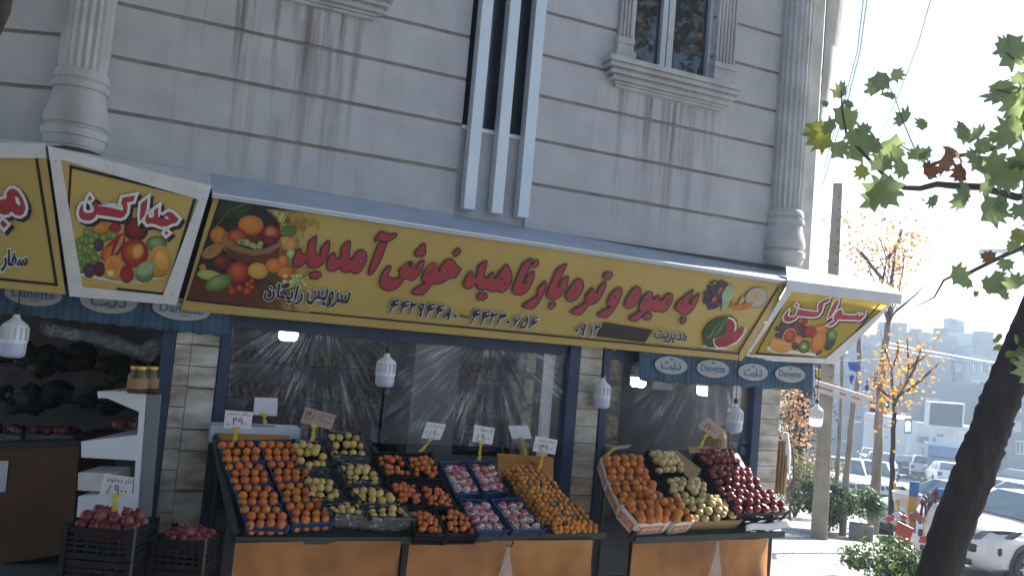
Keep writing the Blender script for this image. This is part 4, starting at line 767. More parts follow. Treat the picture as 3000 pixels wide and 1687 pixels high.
# lemons in film-wrapped black crates
M['wrap']=None
def film_mat(name,cx,cz,dens,fan=True,white=.5):
    m=bpy.data.materials.new(name); m.use_nodes=True; nt=m.node_tree; L=nt.links.new; b=nt.nodes['Principled BSDF']; N=nt.nodes.new
    b.inputs['Base Color'].default_value=(.8,.82,.84,1); b.inputs['Roughness'].default_value=.22; b.inputs['Specular IOR Level'].default_value=.9
    tc=N('ShaderNodeTexCoord'); sx=N('ShaderNodeSeparateXYZ'); L(tc.outputs['Object'],sx.inputs[0])
    if fan:
        def sub(i,c): k=N('ShaderNodeMath'); k.operation='SUBTRACT'; k.inputs[1].default_value=c; L(sx.outputs[i],k.inputs[0]); return k.outputs[0]
        dx=sub(0,cx); dz=sub(2,cz); at=N('ShaderNodeMath'); at.operation='ARCTAN2'; L(dx,at.inputs[0]); L(dz,at.inputs[1])
        px=N('ShaderNodeMath'); px.operation='POWER'; px.inputs[1].default_value=2; L(dx,px.inputs[0]); pz=N('ShaderNodeMath'); pz.operation='POWER'; pz.inputs[1].default_value=2; L(dz,pz.inputs[0])
        ad=N('ShaderNodeMath'); L(px.outputs[0],ad.inputs[0]); L(pz.outputs[0],ad.inputs[1]); sq=N('ShaderNodeMath'); sq.operation='SQRT'; L(ad.outputs[0],sq.inputs[0])
        cb=N('ShaderNodeCombineXYZ'); ka=N('ShaderNodeMath'); ka.operation='MULTIPLY'; ka.inputs[1].default_value=11; L(at.outputs[0],ka.inputs[0]); kr=N('ShaderNodeMath'); kr.operation='MULTIPLY'; kr.inputs[1].default_value=1.0; L(sq.outputs[0],kr.inputs[0]); L(ka.outputs[0],cb.inputs[0]); L(kr.outputs[0],cb.inputs[1]); vec=cb.outputs[0]
        fa_=N('ShaderNodeMapRange'); fa_.inputs[1].default_value=1.5; fa_.inputs[2].default_value=.35; fa_.inputs[3].default_value=.15; fa_.inputs[4].default_value=1; L(sq.outputs[0],fa_.inputs[0])
    else:
        mp=N('ShaderNodeMapping'); mp.inputs['Scale'].default_value=(3,3,2); L(tc.outputs['Object'],mp.inputs[0]); vec=mp.outputs[0]; fa_=None
    nz=N('ShaderNodeTexNoise'); nz.inputs['Scale'].default_value=2.2 if fan else 4; nz.inputs['Detail'].default_value=4 if fan else 7; nz.inputs['Roughness'].default_value=.58 if fan else .7; nz.inputs['Distortion'].default_value=1.1 if fan else 1.5; L(vec,nz.inputs['Vector'])
    mr=N('ShaderNodeMapRange'); mr.inputs[1].default_value=.46 if fan else .52; mr.inputs[2].default_value=.80 if fan else .74; mr.inputs[3].default_value=dens; mr.inputs[4].default_value=white; L(nz.outputs[0],mr.inputs[0])  # white noise streaks put the wrinkle highlights into the film itself
    fac=mr.outputs[0]
    if fan:
        n2=N('ShaderNodeTexNoise'); n2.inputs['Scale'].default_value=2.3; n2.inputs['Detail'].default_value=3; n2.inputs['Distortion'].default_value=.8; L(tc.outputs['Object'],n2.inputs['Vector']); m2=N('ShaderNodeMapRange'); m2.inputs[1].default_value=.38; m2.inputs[2].default_value=.66; m2.inputs[3].default_value=.12; m2.inputs[4].default_value=1.; L(n2.outputs[0],m2.inputs[0])
        k0=N('ShaderNodeMath'); k0.operation='MULTIPLY'; L(fac,k0.inputs[0]); L(m2.outputs[0],k0.inputs[1]); fac=k0.outputs[0]
    if fa_: k=N('ShaderNodeMath'); k.operation='MULTIPLY'; L(fac,k.inputs[0]); L(fa_.outputs[0],k.inputs[1]); k2=N('ShaderNodeMath'); k2.inputs[1].default_value=dens; L(k.outputs[0],k2.inputs[0]); fac=k2.outputs[0]
    bp_=N('ShaderNodeBump'); bp_.inputs['Strength'].default_value=.7; bp_.inputs['Distance'].default_value=.03; L(nz.outputs[0],bp_.inputs['Height']); L(bp_.outputs[0],b.inputs['Normal'])
    tr=N('ShaderNodeBsdfTransparent'); tr.inputs[0].default_value=(.93,.94,.95,1); ms=N('ShaderNodeMixShader'); L(fac,ms.inputs[0]); L(tr.outputs[0],ms.inputs[1]); L(b.outputs[0],ms.inputs[2]); L(ms.outputs[0],nt.nodes['Material Output'].inputs[0]); return m
M['wrap']=film_mat('clear_wrapping_film',0,0,.13,False,.7)
def wrap(q,h,label,parent):
    mb=MB(); top=[bp(*p,h+.006) for p in q]; c=sum(top,Vector())/4; out=[lerp(c,p,1.07)-SN*(h*.9) for p in top]; rim=[lerp(c,p,1.04) for p in top]
    for i in range(4):
        j=(i+1)%4
        def fn(u,v,i=i,j=j):
            a=lerp(rim[i],rim[j],u); b=lerp(out[i],out[j],u); p=lerp(a,b,v); return p+Vector((0,-.006*math.sin(u*23+i)*math.sin(v*3),.008*math.sin(u*17+i*2)))
        mb.grid(fn,14,4)
        a,b=rim[i],rim[j]; ia,ib=lerp(c,a,.8)-SN*.03,lerp(c,b,.8)-SN*.03
        mb.grid(lambda u,v: lerp(lerp(a,b,u),lerp(ia,ib,u),v)+SN*.008*math.sin(u*19+v*5),12,3)
    return OBJ('wrapping_film',mb,M['wrap'],parent,smooth='all')
LEM=[('topmost','left',[(752,1172),(830,1176),(806,1112),(737,1106)]),('middle','left',[(782,1250),(866,1254),(838,1206),(768,1200)]),('front','left',[(840,1290),(922,1297),(890,1264),(812,1268)]),
 ('topmost','right',[(842,1142),(932,1148),(905,1088),(818,1084)]),('second','right',[(872,1206),(960,1208),(930,1168),(850,1164)]),('third','right',[(912,1262),(1000,1262),(968,1226),(880,1228)]),('front','right',[(930,1300),(1046,1302),(1010,1268),(912,1276)])]
for a,b,q in LEM:
    c=crate('crate',f'film wrapped black crate of yellow lemons, {a} of the {b} lemon column',q,.15 if a!='front' else .17,M['black_cr'],'film wrapped lemon crates')
    rows('lemon','lemon',f'yellow lemon in the {a} wrapped crate of the {b} column',f'lemons in the {a} crate of the {b} column',q,.15,.0345,4,3 if a!='front' else 2,.2,-.028,.0,True,.03)
    wrap(q,.15 if a!='front' else .17,'x',c)
# mandarins in black crates
MC=[('topmost','left',[(970,1196),(1034,1198),(1010,1148),(944,1148)]),('topmost','right',[(1048,1200),(1106,1200),(1084,1150),(1022,1150)]),('middle','left',[(1004,1264),(1064,1270),(1040,1222),(982,1216)]),('middle','right',[(1082,1274),(1146,1276),(1120,1230),(1056,1228)]),('front','left',[(1052,1338),(1120,1340),(1092,1292),(1030,1288)]),('front','right',[(1128,1338),(1196,1338),(1166,1286),(1102,1284)])]
for a,b,q in MC:
    o=[quadpt(q,-.1,-.1),quadpt(q,1.1,-.1),quadpt(q,1.1,1.25),quadpt(q,-.1,1.25)]
    crate('crate',f'black crate of small mandarins, {a} of the {b} column',o,.14,M['black_cr'],'black mandarin crates')
    rows('mandarin_red','mandarin',f'small deep orange mandarin in the {a} black crate, {b} column',f'mandarins in the {a} crate of the {b} column',q,.11,.0265,5,4,.3,0.,.06,True,.03)
# net wrapped apples in blue crates
def netapple(p,label,group):
    key='netted'
    if key not in FR:
        L_=[]
        for v in range(3):
            mb=MB(); mb.ball((0,0,0),.037,14,10,0,(1,1,.94),.12,.01); a=OBJ('x',mb,[FM['apple_p']],None,smooth='all'); d1=a.data; bpy.data.objects.remove(a)
            nb=MB(); r=.0395; N_=9
            for s_ in (1,-1):
                for i in range(N_):
                    nb.tube([(r*math.sin(t)*math.cos(i*2*math.pi/N_+s_*t*.75),r*math.sin(t)*math.sin(i*2*math.pi/N_+s_*t*.75),-r*math.cos(t)*.96) for t in [.05+x*(1.45+.2*v)/7 for x in range(8)]],.0026,4,0,False)
            nb.tube([(r*math.sin(1.5+.2*v)*math.cos(k*.52),r*math.sin(1.5+.2*v)*math.sin(k*.52),-r*math.cos(1.5+.2*v)) for k in range(13)],.0035,5,0,False)
            a=OBJ('x',nb,[M['foam']],None,smooth='all'); d2=a.data; bpy.data.objects.remove(a); L_.append((d1,d2))
        FR[key]=L_
    d1,d2=random.choice(FR[key]); o=bpy.data.objects.new('netted_apple',d1); COL.objects.link(o); o.location=p; o.rotation_euler=(random.uniform(-.8,.5),random.uniform(-.6,.6),random.uniform(0,6))
    TAG(o,label,'apple',group); n=bpy.data.objects.new('foam_net',d2); COL.objects.link(n); n.parent=o
BC=[('upper left',[(1146,1244),(1208,1242),(1164,1160),(1104,1160)]),('upper right',[(1218,1240),(1278,1236),(1232,1158),(1174,1158)]),('lower left',[(1194,1334),(1276,1336),(1222,1256),(1154,1252)]),('lower right',[(1292,1334),(1372,1332),(1306,1250),(1234,1254)])]
for a,q in BC:
    crate('crate',f'blue crate of foam netted red apples, {a} of four',q,.11,M['blue_cr'],'blue crates of netted apples')
    rr=[quadpt(q,.06,.06),quadpt(q,.94,.06),quadpt(q,.94,.86),quadpt(q,.06,.86)]
    for j in range(4):
        for i in range(3):
            x,y=quadpt(rr,(i+.5+random.uniform(-.12,.12))/3,(j+.5+random.uniform(-.15,.15))/4); netapple(bp(x,y,.09)+SN*random.uniform(-.012,.012),f'red apple in white foam net in the {a} blue crate',f'netted apples in the {a} crate')
# heap of mandarins with leaves
HP=[(1268,1186),(1300,1170),(1345,1176),(1385,1200),(1440,1262),(1512,1334),(1390,1338),(1330,1280),(1290,1232)]
def inside(p,poly):
    c=False; n=len(poly)
    for i in range(n):
        a,b=poly[i],poly[i-1]
        if (a[1]>p[1])!=(b[1]>p[1]) and p[0]<(b[0]-a[0])*(p[1]-a[1])/(b[1]-a[1])+a[0]: c=not c
    return c
def edge_d(p,poly): return min(abs((b[0]-a[0])*(a[1]-p[1])-(a[0]-p[0])*(b[1]-a[1]))/math.hypot(b[0]-a[0],b[1]-a[1]) for a,b in zip(poly,poly[1:]+poly[:1]))
n=0; y=1172
while y<1342:
    x=1262+(int(y)%3)*4
    while x<1520:
        xx=x+random.uniform(-3,3); yy=y+random.uniform(-2.5,2.5)
        if inside((xx,yy),HP):
            h=.03+min(.11,edge_d((xx,yy),HP)*.0035); fruit('mandarin',.029,bp(xx,yy,h),'mandarin','loose mandarin in the leafy heap at the right of the middle stall','mandarins heaped loose on the middle stall',None,1.2); n+=1
        x+=14.5
    y+=10.8
lv=MB()
for i in range(40):
    while 1:
        x=random.uniform(1260,1500); y=random.uniform(1175,1335)
        if inside((x,y),HP): break
    p=bp(x,y,.075+min(.11,edge_d((x,y),HP)*.0035)); d=Vector((random.uniform(-1,1),random.uniform(-1,.5),random.uniform(-.2,.6))).normalized()*.035; s_=d.cross(SN).normalized()*.013
    o_=MB(); lv.add([p-d,p+s_,p+d+SN*.008,p-s_],[[0,1,2,3]])
TAG(OBJ('citrus_leaves',lv,M['leafg'],fix=False),'green leaves scattered over the mandarin heap','leaves',kind='stuff')
# right stall: cartons of navel oranges
CT=[('back',[(1530,1215),(1640,1218),(1606,1146),(1510,1150)]),('middle',[(1560,1275),(1672,1278),(1640,1212),(1530,1214)]),('front left',[(1606,1318),(1690,1312),(1650,1262),(1562,1268)]),('front right',[(1696,1316),(1748,1310),(1700,1258),(1656,1260)])]
for a,q in CT:
    HC=.17 if 'front' in a else .13; c=crate('carton',f'{a} white carton printed with citrus, holding big oranges',q,HC,M['carton'],'orange cartons',1,'carton')
    top=[bp(*p,HC) for p in q]; b0=[p-SN*(HC-.006) for p in top]; ce=sum(b0,Vector())/4; b0=[lerp(ce,p,.93) for p in b0]
    mb=MB()
    for i,j in ((0,1),(3,0)):
        A,B,C_,D_=b0[i],b0[j],top[j],top[i]; n_=(B-A).cross(D_-A).normalized(); n_=n_ if n_.dot(ce-A)<0 else -n_
        def F_(u,v,o): return lerp(lerp(A,B,u),lerp(D_,C_,u),v)+n_*o
        mb.poly([F_(.12,.12,.002),F_(.88,.12,.002),F_(.88,.72,.002),F_(.12,.72,.002)],0)
        mb.poly([F_(.04,.08,.002),F_(.09,.08,.002),F_(.09,.9,.002),F_(.04,.9,.002)],1)
        for u,v in ((.3,.46),(.5,.52),(.7,.46)): mb.poly([F_(u+.1*math.cos(t*.52),v+.2*math.sin(t*.52),.004) for t in range(12)],2)
        for u in (.25,.38,.5,.62,.75): mb.poly([F_(u-.05,.16,.004),F_(u+.05,.16,.004),F_(u+.05,.26,.004),F_(u-.05,.26,.004)],3)
    OBJ('citrus_print',mb,[M['carton_red'],M['carton_green'],M['carton_peach'],M['carton']],c,fix=False)
    nx,ny={'back':(5,4),'middle':(5,4),'front left':(4,4),'front right':(2,4)}[a]
    rows('orange' if 0 else 'mandarin_red' if 0 else 'orange',"orange",f'big orange heaped in the {a} carton',f'oranges in the {a} carton',q,HC-.005,.044,nx,ny,.15,0.015,0,True,.03)
ups=[(1640,1250),(1668,1262),(1690,1278),(1655,1282),(1630,1240),(1705,1290)]
for x,y in ups: fruit('orange',.044,bp(x,y,.215),'orange','big orange on top of the heap over the cartons','oranges crowning the carton heap')
YA=[('back black',[(1655,1188),(1716,1186),(1692,1142),(1634,1142)],'black_cr'),('middle',[(1694,1270),(1790,1272),(1764,1206),(1672,1208)],'black_cr'),('front cardboard',[(1746,1310),(1860,1306),(1814,1250),(1706,1258)],'kraft')]
for a,q,mm in YA:
    o=[quadpt(q,-.06,-.05),quadpt(q,1.06,-.05),quadpt(q,1.06,1.15),quadpt(q,-.06,1.15)]
    crate('carton' if mm=='kraft' else 'crate',f'{a} box of yellow apples on the right stall',o,.13,M[mm],'yellow apple boxes',1 if mm=='kraft' else 2)
    rows('apple_y','yellow_apple',f'pale yellow apple in the {a} box',f'yellow apples in the {a} box',q,.13,.040,5 if a!='back black' else 4,5,.25,.012,.0,True,.06)
RA=[('back',[(1790,1188),(1868,1184),(1828,1132),(1752,1136)]),('middle',[(1806,1240),(1918,1236),(1880,1178),(1770,1182)]),('front',[(1850,1292),(1986,1286),(1936,1236),(1818,1240)])]
for a,q in RA:
    crate('crate',f'{a} black crate of dark red apples at the sunny end',q,.2 if a=='front' else .13,M['black_cr'],'dark red apple crates')
    rows('apple_r','red_apple',f'dark red apple in the {a} crate of the sunny end',f'red apples in the {a} crate',q,.19 if a=='front' else .14,.0405,6,4,.2,.012,.0,True,.05)
for i,(p,l) in enumerate((([(1742,1215),(1765,1180),(1700,1130),(1690,1150)],'tilted flap of cardboard beside the red apples'),([(1735,1140),(1800,1135),(1800,1122),(1732,1124)],'cardboard sheet behind the back red apples'))):
    mb=MB(); q=[bp(*x,.15+.02*i) for x in p]; mb.prism(q,[x+Vector((0,.006,.0)) for x in q]); TAG(OBJ('cardboard_flap',mb,M['kraft']),l,'cardboard')
mb=MB(); mb.grid(lambda u,v: lerp(lerp(bp(1868,1338,.0),bp(1985,1330,.0),u),lerp(bp(1868,1322,.06),bp(1975,1310,.06),u),v)+Vector((0,-.05,.02+.01*math.sin(u*9))),10,3); o=OBJ('paper_sheet',mb,M['trim'],fix=False,smooth='all'); TAG(o,'crumpled white sheet under the front red apple crate','sheet'); o.modifiers.new('t','SOLIDIFY').thickness=.008
# ---- price cards on yellow clips
M['card']=mat('white_price_card',(.66,.64,.66),.6,.04,4); M['cardk']=mat('brown_price_card',(.36,.26,.2),.7,.06,4); M['clip']=mat('yellow_plastic_clip',(.62,.40,.03),.4,.06,5); ink('marker',(.03,.025,.05))
def card(label,q,Y,lines,clip,mk='card',plane=None):
    """q: tl,tr,br,bl in view px; clip: (top, bottom) px; lines: (text,u0,v0,u1,v1)"""
    pl=plane or PlY(Y); P=[D(*p) for p in q]; c=pl.at(*D(*clip[1])); e=EMP('price_card',label,'price card',tuple(c))
    mb=MB(); mb.prism([pl.at(*p) for p in P],[pl.at(*p,-.004) for p in P]); cd=OBJ('card',mb,M[mk],e)
    mb=MB(); f=quadfn(pl,P[3],P[2],P[1],P[0],.002)
    for t,u0,v0,u1,v1 in lines: text(mb,lambda u,v:f(lerp(u0,u1,u),lerp(v0,v1,v)),t,0,.0)
    if lines: OBJ('handwriting',mb,M['marker'],e,fix=False)
    a=pl.at(*D(*clip[0]),.012); b=pl.at(*D(*clip[1]),.012); d=(b-a); s_=Vector((1,0,0)); w_=d.length
    mb=MB(); mb.obox(a,s_*.024,Vector((0,.008,0)),d.normalized()*.014); mb.obox(lerp(a,b,.5),s_*.009,Vector((0,.006,0)),d*.46); mb.obox(lerp(a,b,.62),s_*.013,Vector((0,.008,0)),d.normalized()*.012); mb.obox(b,s_*.017,Vector((0,.011,0)),d.normalized()*.02); mb.obox(b+s_*.012-d.normalized()*.02,s_*.008,Vector((0,.009,0)),d.normalized()*.014)
    OBJ('clip',mb,M['clip'],e,bevel=.003)
card('white card reading 49 thousand for oranges, first from the left on the stalls',[(567,1031),(637,1036),(631,1080),(562,1076)],-.55,[(fa('پرتقال تامسون'),.08,.72,.92,.93),('۴۹',.3,.2,.68,.62),('۰۰',.7,.28,.82,.38),(fa('تومان'),.05,.12,.2,.4)],((595,1078),(590,1108)))
card('blank pale card on a yellow clip behind the orange card',[(641,999),(699,1001),(697,1046),(637,1043)],-.15,[],((665,1043),(666,1068)))
card('tilted brown cardboard price card above the lemons',[(769,1023),(846,1044),(833,1080),(755,1062)],-.55,[(fa('لیمو شیرین'),.5,.66,.95,.92),('۱۴۸۰۰',.06,.22,.6,.85),(fa('شیراز'),.6,.3,.92,.5)],((790,1070),(786,1104)),'cardk')
card('white card leaning on a bent clip above the small mandarins',[(1074,1060),(1122,1067),(1107,1106),(1060,1101)],-.6,[(fa('نارنگی پاکستانی'),.1,.68,.92,.92),('۸۹۰۰',.3,.12,.85,.58),(fa('تومان'),.05,.3,.22,.5)],((1085,1104),(1060,1132)))
card('cream card for pomegranates standing over the netted apples',[(1194,1068),(1245,1076),(1238,1118),(1188,1110)],-.6,[(fa('انار خمانه'),.3,.62,.95,.92),('۸۹۰۰',.18,.12,.8,.55)],((1210,1112),(1205,1155)))
card('blank bluish card leaning right behind the netted apples',[(1278,1070),(1328,1070),(1338,1103),(1288,1103)],-.25,[],((1313,1103),(1320,1138)))
card('cream price card just above the heap of loose mandarins',[(1347,1096),(1403,1106),(1396,1143),(1340,1134)],-.6,[(fa('نارنگی شمال'),.2,.68,.9,.9),('۱۴۹۰۰',.22,.12,.85,.55),(fa('کیلو'),.05,.3,.2,.5)],((1367,1138),(1358,1172)))
card('diamond tilted brown card over the red apples of the right stall',[(1782,1049),(1826,1082),(1798,1105),(1754,1070)],-.55,[('۱۷۰۰',.2,.2,.8,.7)],((1776,1095),(1760,1127)),'cardk')
card('brown card lying almost flat over the cartons of big oranges',[(1555,1120),(1590,1118),(1580,1126),(1530,1132)],-.6,[],((1545,1128),(1528,1142)),'cardk')
card('white card for pomegranates in the tall black crates',[(262,1191),(337,1200),(330,1253),(249,1244)],-1.1,[(fa('انار دماوند'),.12,.62,.96,.92),('۸۹۰۰',.2,.08,.82,.56)],((291,1247),(288,1278)),'card',Pl(dep(*D(290,1240),5.55),LN))
# ---- pomegranate crates stacked by the left pillar
PQ={}
def stack(px0,px1,ptop,depth,n,side,hh=.2):
    a=dep(*D(px0,ptop),depth); b=dep(*D(px1,ptop+ (px1-px0)*.085),depth); ax=(b-a); ax.z=0; wd=ax.length; ax.normalize(); ay=LN
    for i in range(n):
        zt=a.z-i*(hh+.006); c=Vector(((a+b).x/2,(a+b).y/2,zt))+ay*.18; hx=wd/2; hy=.18; t=.01
        mb=MB()
        for sx,sy in ((1,0),(-1,0),(0,1),(0,-1)):
            for z0,z1 in ((0,.04),(.055,.075),(.09,.11),(.125,.145),(.16,.2)):
                cc=c+ax*(sx*hx)+ay*(sy*hy)+Vector((0,0,-hh+(z0+z1)/2)); mb.obox(cc,ax*(hx if sy else t/2),ay*(hy if sx else t/2),(0,0,(z1-z0)/2))
            for f in (-.66,-.33,0,.33,.66): mb.obox(c+ax*(sx*hx+(f*hx if sy else 0))+ay*(sy*hy+(f*hy if sx else 0))+Vector((0,0,-hh/2)),ax*(.007),ay*.007,(0,0,hh/2))
        for sx in (-1,1):
            for sy in (-1,1): mb.obox(c+ax*(sx*hx)+ay*(sy*hy)+Vector((0,0,-hh/2+.01)),ax*.018,ay*.018,(0,0,hh/2+.012))
        mb.obox(c+Vector((0,0,-hh+.004)),ax*hx,ay*hy,(0,0,.004))
        w_=['topmost','second','third','fourth','lowest'][i]
        TAG(OBJ('crate',mb,M['black_cr'],None,bevel=.002),f'black slotted crate of pomegranates, {w_} in the {side} stack','crate','stacked pomegranate crates')
        lay_=[(-.06,5,3)] if i else [(-.06,5,3),(.0,5,3)]
        if i==0 and side=='tall': lay_+=[(.06,4,2)]
        for dz,nx,ny in lay_:
            for u in range(nx):
                for v in range(ny):
                    if i and v==ny-1: continue
                    p=c+ax*((u+.5)/nx*2-1)*(hx-.03)+ay*((v+.5)/ny*2-1)*(hy-.03)+Vector((random.uniform(-.012,.012),random.uniform(-.012,.012),dz-.02+random.uniform(-.012,.012)))
                    fruit('pome',.043,p,'pomegranate',f'pomegranate in the {w_} crate of the {side} stack',f'pomegranates in the {w_} crate of the {side} stack',None,.9)
stack(168,334,1322,5.3,5,'tall')
stack(386,512,1352,5.55,4,'low')
fruit('pome',.047,dep(*D(471,1340),5.66),'pomegranate','single pomegranate sitting high on the low stack','lone pomegranate on the low stack')
# ---- hanging bag on the middle stall and right stall
M['bag']=film_mat('thin_plastic_bag',0,0,.16,False,.5)
def bag(label,x,y0,y1,w):
    p=PlY(-1.33); a=p.at(*D(x,y0)); b=p.at(*D(x,y1)); L_=(a-b).length; mb=MB()
    mb.grid(lambda u,v: a+Vector((math.sin(u*6.283)*(.012+w*min(1,v*1.1)**1.5)*(1+.15*math.sin(u*25+v*4)),math.cos(u*6.283)*(.008+w*.35*v),-L_*v+.01*math.sin(u*19))),36,16); o=OBJ('plastic_bag',mb,M['bag'],None,smooth='all',fix=False); TAG(o,label,'bag'); return o
b1=bag('clear plastic bag hanging from a black hook on the middle stall',1279,1372,1500,.09)
mb=MB(); pp=PlY(-1.31).at(*D(1281,1362)); mb.tube([pp+Vector((.03*math.sin(t*.5),-.01,.03*math.cos(t*.5)-.005)) for t in range(9)],.007,6); TAG(OBJ('hook',mb,M['black'],None,smooth=True),'black plastic hook clipped to the middle stall rail','hook')
bag('crumpled white plastic bag hanging on the skirt of the right stall',1806,1362,1500,.1)
# ================================================================ lamps, films, shelves inside
M['dome_off']=mat('unlit_bulb_dome',(.50,.53,.68),.35,.04,5); M['bulb_white']=mat('bulb_housing',(.74,.75,.78),.4,.04,5)
M['dome_on']=mat('glowing_bulb_dome',(.93,.97,1.0),.4,0.,5,emit=10)
M['dome_half']=mat('faint_bulb_dome',(.85,.88,.9),.4,0.,5,emit=.25)
BULB=None
def bulb(label,px,py,depth,lit=None,cable=.6,group='bulbs hanging along the shop front',r=.0875):
    c=dep(*D(px,py),depth); q=r/.0775; e=EMP('hanging_bulb',label,'light bulb',tuple(c),group)
    prof=[(.001,-.125*q),(r*.72,-.122*q),(r*.93,-.108*q),(r*.98,-.09*q),(r,-.03*q)]
    mb=MB(); mb.lathe(prof,24,c); OBJ('bulb_dome',mb,M[lit or 'dome_off'],e,smooth=True)
    mb=MB(); mb.lathe([(r*1.02,-.03*q),(r*1.03,-.02*q),(r*.97,.075*q),(r*.9,.088*q),(r*.45,.115*q),(.024,.135*q),(.022,.15*q)],48,c,0,.06,12)
    for k in range(14):
        a=k*6.283/14; u_=Vector((math.cos(a),math.sin(a),0)); mb.obox(c+u_*r*1.0+Vector((0,0,.03*q)),u_*.006,Vector((-u_.y,u_.x,0))*.006,(0,0,.04*q),1)
    OBJ('bulb_housing',mb,[M['bulb_white'],M['upvc']],e,smooth=True)
    c2=c+Vector((0,0,.15*q-.15)); mb=MB(); mb.lathe([(.021,.15),(.024,.155),(.024,.19),(.012,.205)],12,c2); mb.tube([c2+Vector((0,0,.2)),c2+Vector((.004,0,.2+cable*.5)),c2+Vector((0,0,.2+cable))],.0045,5); OBJ('lamp_holder',mb,M['black'],e,smooth=True)
bulb('unlit white bulb hanging before the dark left shop',35,850,6.25,None,.22,r=.093)
bulb('unlit white bulb hanging in front of the crinkled film',970,935,7.5,None,.32)
bulb('unlit white bulb hanging in front of the middle marble pillar',1514,992,8.35,None,.32)
bulb('unlit white bulb by the films right edge, over the red apples',1848,1054,8.88,None,.55)
bulb('bulb hanging at the end of the blue valance by the street',2053,1046,10.2,'dome_half',.5,r=.08)
G='lit bulbs inside the shop'
bulb('lit bulb glowing over the oranges behind the film',728,820,7.75,'dome_on',.3,G)
bulb('lit bulb just showing under the middle of the long sign',1170,834,8.7,'dome_on',.3,G)
bulb('lit bulb with dangling cable right of the middle pillar',1607,942,9.25,'dome_on',.3,G)
bulb('lit bulb deepest inside above the apples',1773,965,9.8,'dome_on',.3,G)
M['film1']=film_mat('crinkled_clear_film',3.0,2.45,.08,True,1.5); M['film2']=film_mat('clear_hanging_film',1.35,2.55,.06,True,1.4); M['film3']=film_mat('clear_end_film',5.7,2.7,.07,True,1.2); M['film4']=film_mat('rolled_clear_film',-.6,2.3,.06,False,.6)
def film(label,x0,x1,z0,z1,m,y=.07,cx=None,cz=2.2):
    cx=cx if cx is not None else (x0+x1)/2
    def fn(u,v):
        x=lerp(x0,x1,u); z=lerp(z0,z1,v); a=math.atan2(x-cx,cz-z+.05); r=math.hypot(x-cx,z-cz)
        return Vector((x,y+.012*math.sin(a*19)*min(1,r*2)*math.exp(-r*.7)+.015*math.sin(x*3.1)+.004*math.sin(a*47),z))
    mb=MB(); mb.grid(fn,150,50); TAG(OBJ('plastic_film',mb,M[m],None,smooth='all',fix=False),label,'plastic film')
film('crinkled clear film fanning out between the bulb and the middle pillar',2.0,3.86,1.28,2.3,'film1',.08,3.05,2.16)
film('clear film hanging in long folds above the oranges and lemons',.6,1.98,1.28,2.3,'film2',.09,1.55,2.3)
film('clear film over the right bay behind the red apples',4.36,6.24,1.1,2.3,'film3',.08,5.6,2.4)
mb=MB()                                                # gathered film tied up under the left valance
for i in range(3):
    mb.tube([dep(*D(105+i*6,820+i*6),6.9),dep(*D(190+i*20,835+i*10),6.95),dep(*D(290+i*16,850+i*16),7.),dep(*D(350+i*12,880+i*12),7.),dep(*D(402+i*3,850+i*10),7.)],[.05,.03,.035,.04,.05],8)
TAG(OBJ('plastic_film',mb,M['film4'],None,smooth='all'),'rolled up clear film tied under the left valance','plastic film')
p=PlY(-.05); mb=MB(); mb.tube([p.at(*D(1022,845)),p.at(*D(1000,930)),p.at(*D(975,1020)),p.at(*D(950,1112))],.006,5); TAG(OBJ('cable',mb,M['navy']),'thin dark cable slanting down in front of the film','cable')
# ---- produce racks along the back wall
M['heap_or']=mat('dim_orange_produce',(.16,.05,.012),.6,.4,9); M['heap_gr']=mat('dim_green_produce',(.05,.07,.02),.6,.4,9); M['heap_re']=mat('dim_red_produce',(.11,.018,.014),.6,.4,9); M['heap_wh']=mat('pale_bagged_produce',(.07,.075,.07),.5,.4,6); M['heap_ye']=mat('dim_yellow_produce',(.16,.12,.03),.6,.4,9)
def rack(label,x0,x1,y0,kinds,z0=.5):
    e=EMP('produce_rack',label,'produce rack',((x0+x1)/2,y0,0))
    mb=MB(); mb.box((x0,y0+.52,.05),(x1,y0+.56,2.2)); mb.box((x0-.03,y0-.1,.05),(x0,y0+.56,1.0)); mb.box((x1,y0-.1,.05),(x1+.03,y0+.56,1.0)); OBJ('rack_frame',mb,M['black'],e)
    for i,(k,r) in enumerate(kinds):
        zz=z0+.42*i; yy=y0+.09*i; mb=MB(); mb.prism([(x0,yy-.1,zz),(x1,yy-.1,zz),(x1,yy+.45,zz+.2),(x0,yy+.45,zz+.2)],[(x0,yy-.1,zz+.05),(x1,yy-.1,zz+.05),(x1,yy+.45,zz+.25),(x0,yy+.45,zz+.25)]); OBJ('rack_shelf',mb,M['skirt'] if i==0 else M['black'],e)
        mb=MB(); nx=int((x1-x0)/(r*2.1)); ny=5
        for u in range(nx):
            for v in range(ny): mb.ball((x0+(u+.5)*(x1-x0)/nx+random.uniform(-.01,.01),yy-.04+v*.1+random.uniform(-.01,.01),zz+.08+v*.037+random.uniform(0,.03)),r,7,5)
        o=OBJ('produce',mb,M[k],e,smooth='all'); o['kind']='stuff'
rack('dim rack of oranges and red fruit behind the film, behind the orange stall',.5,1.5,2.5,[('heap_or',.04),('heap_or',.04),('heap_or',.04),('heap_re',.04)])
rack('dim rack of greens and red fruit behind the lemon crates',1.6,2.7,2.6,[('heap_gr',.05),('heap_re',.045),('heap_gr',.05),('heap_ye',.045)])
rack('dim rack of red and dark fruit behind the crinkled film',3.4,4.15,2.3,[('heap_re',.05),('heap_re',.045),('heap_gr',.05),('heap_or',.045)])
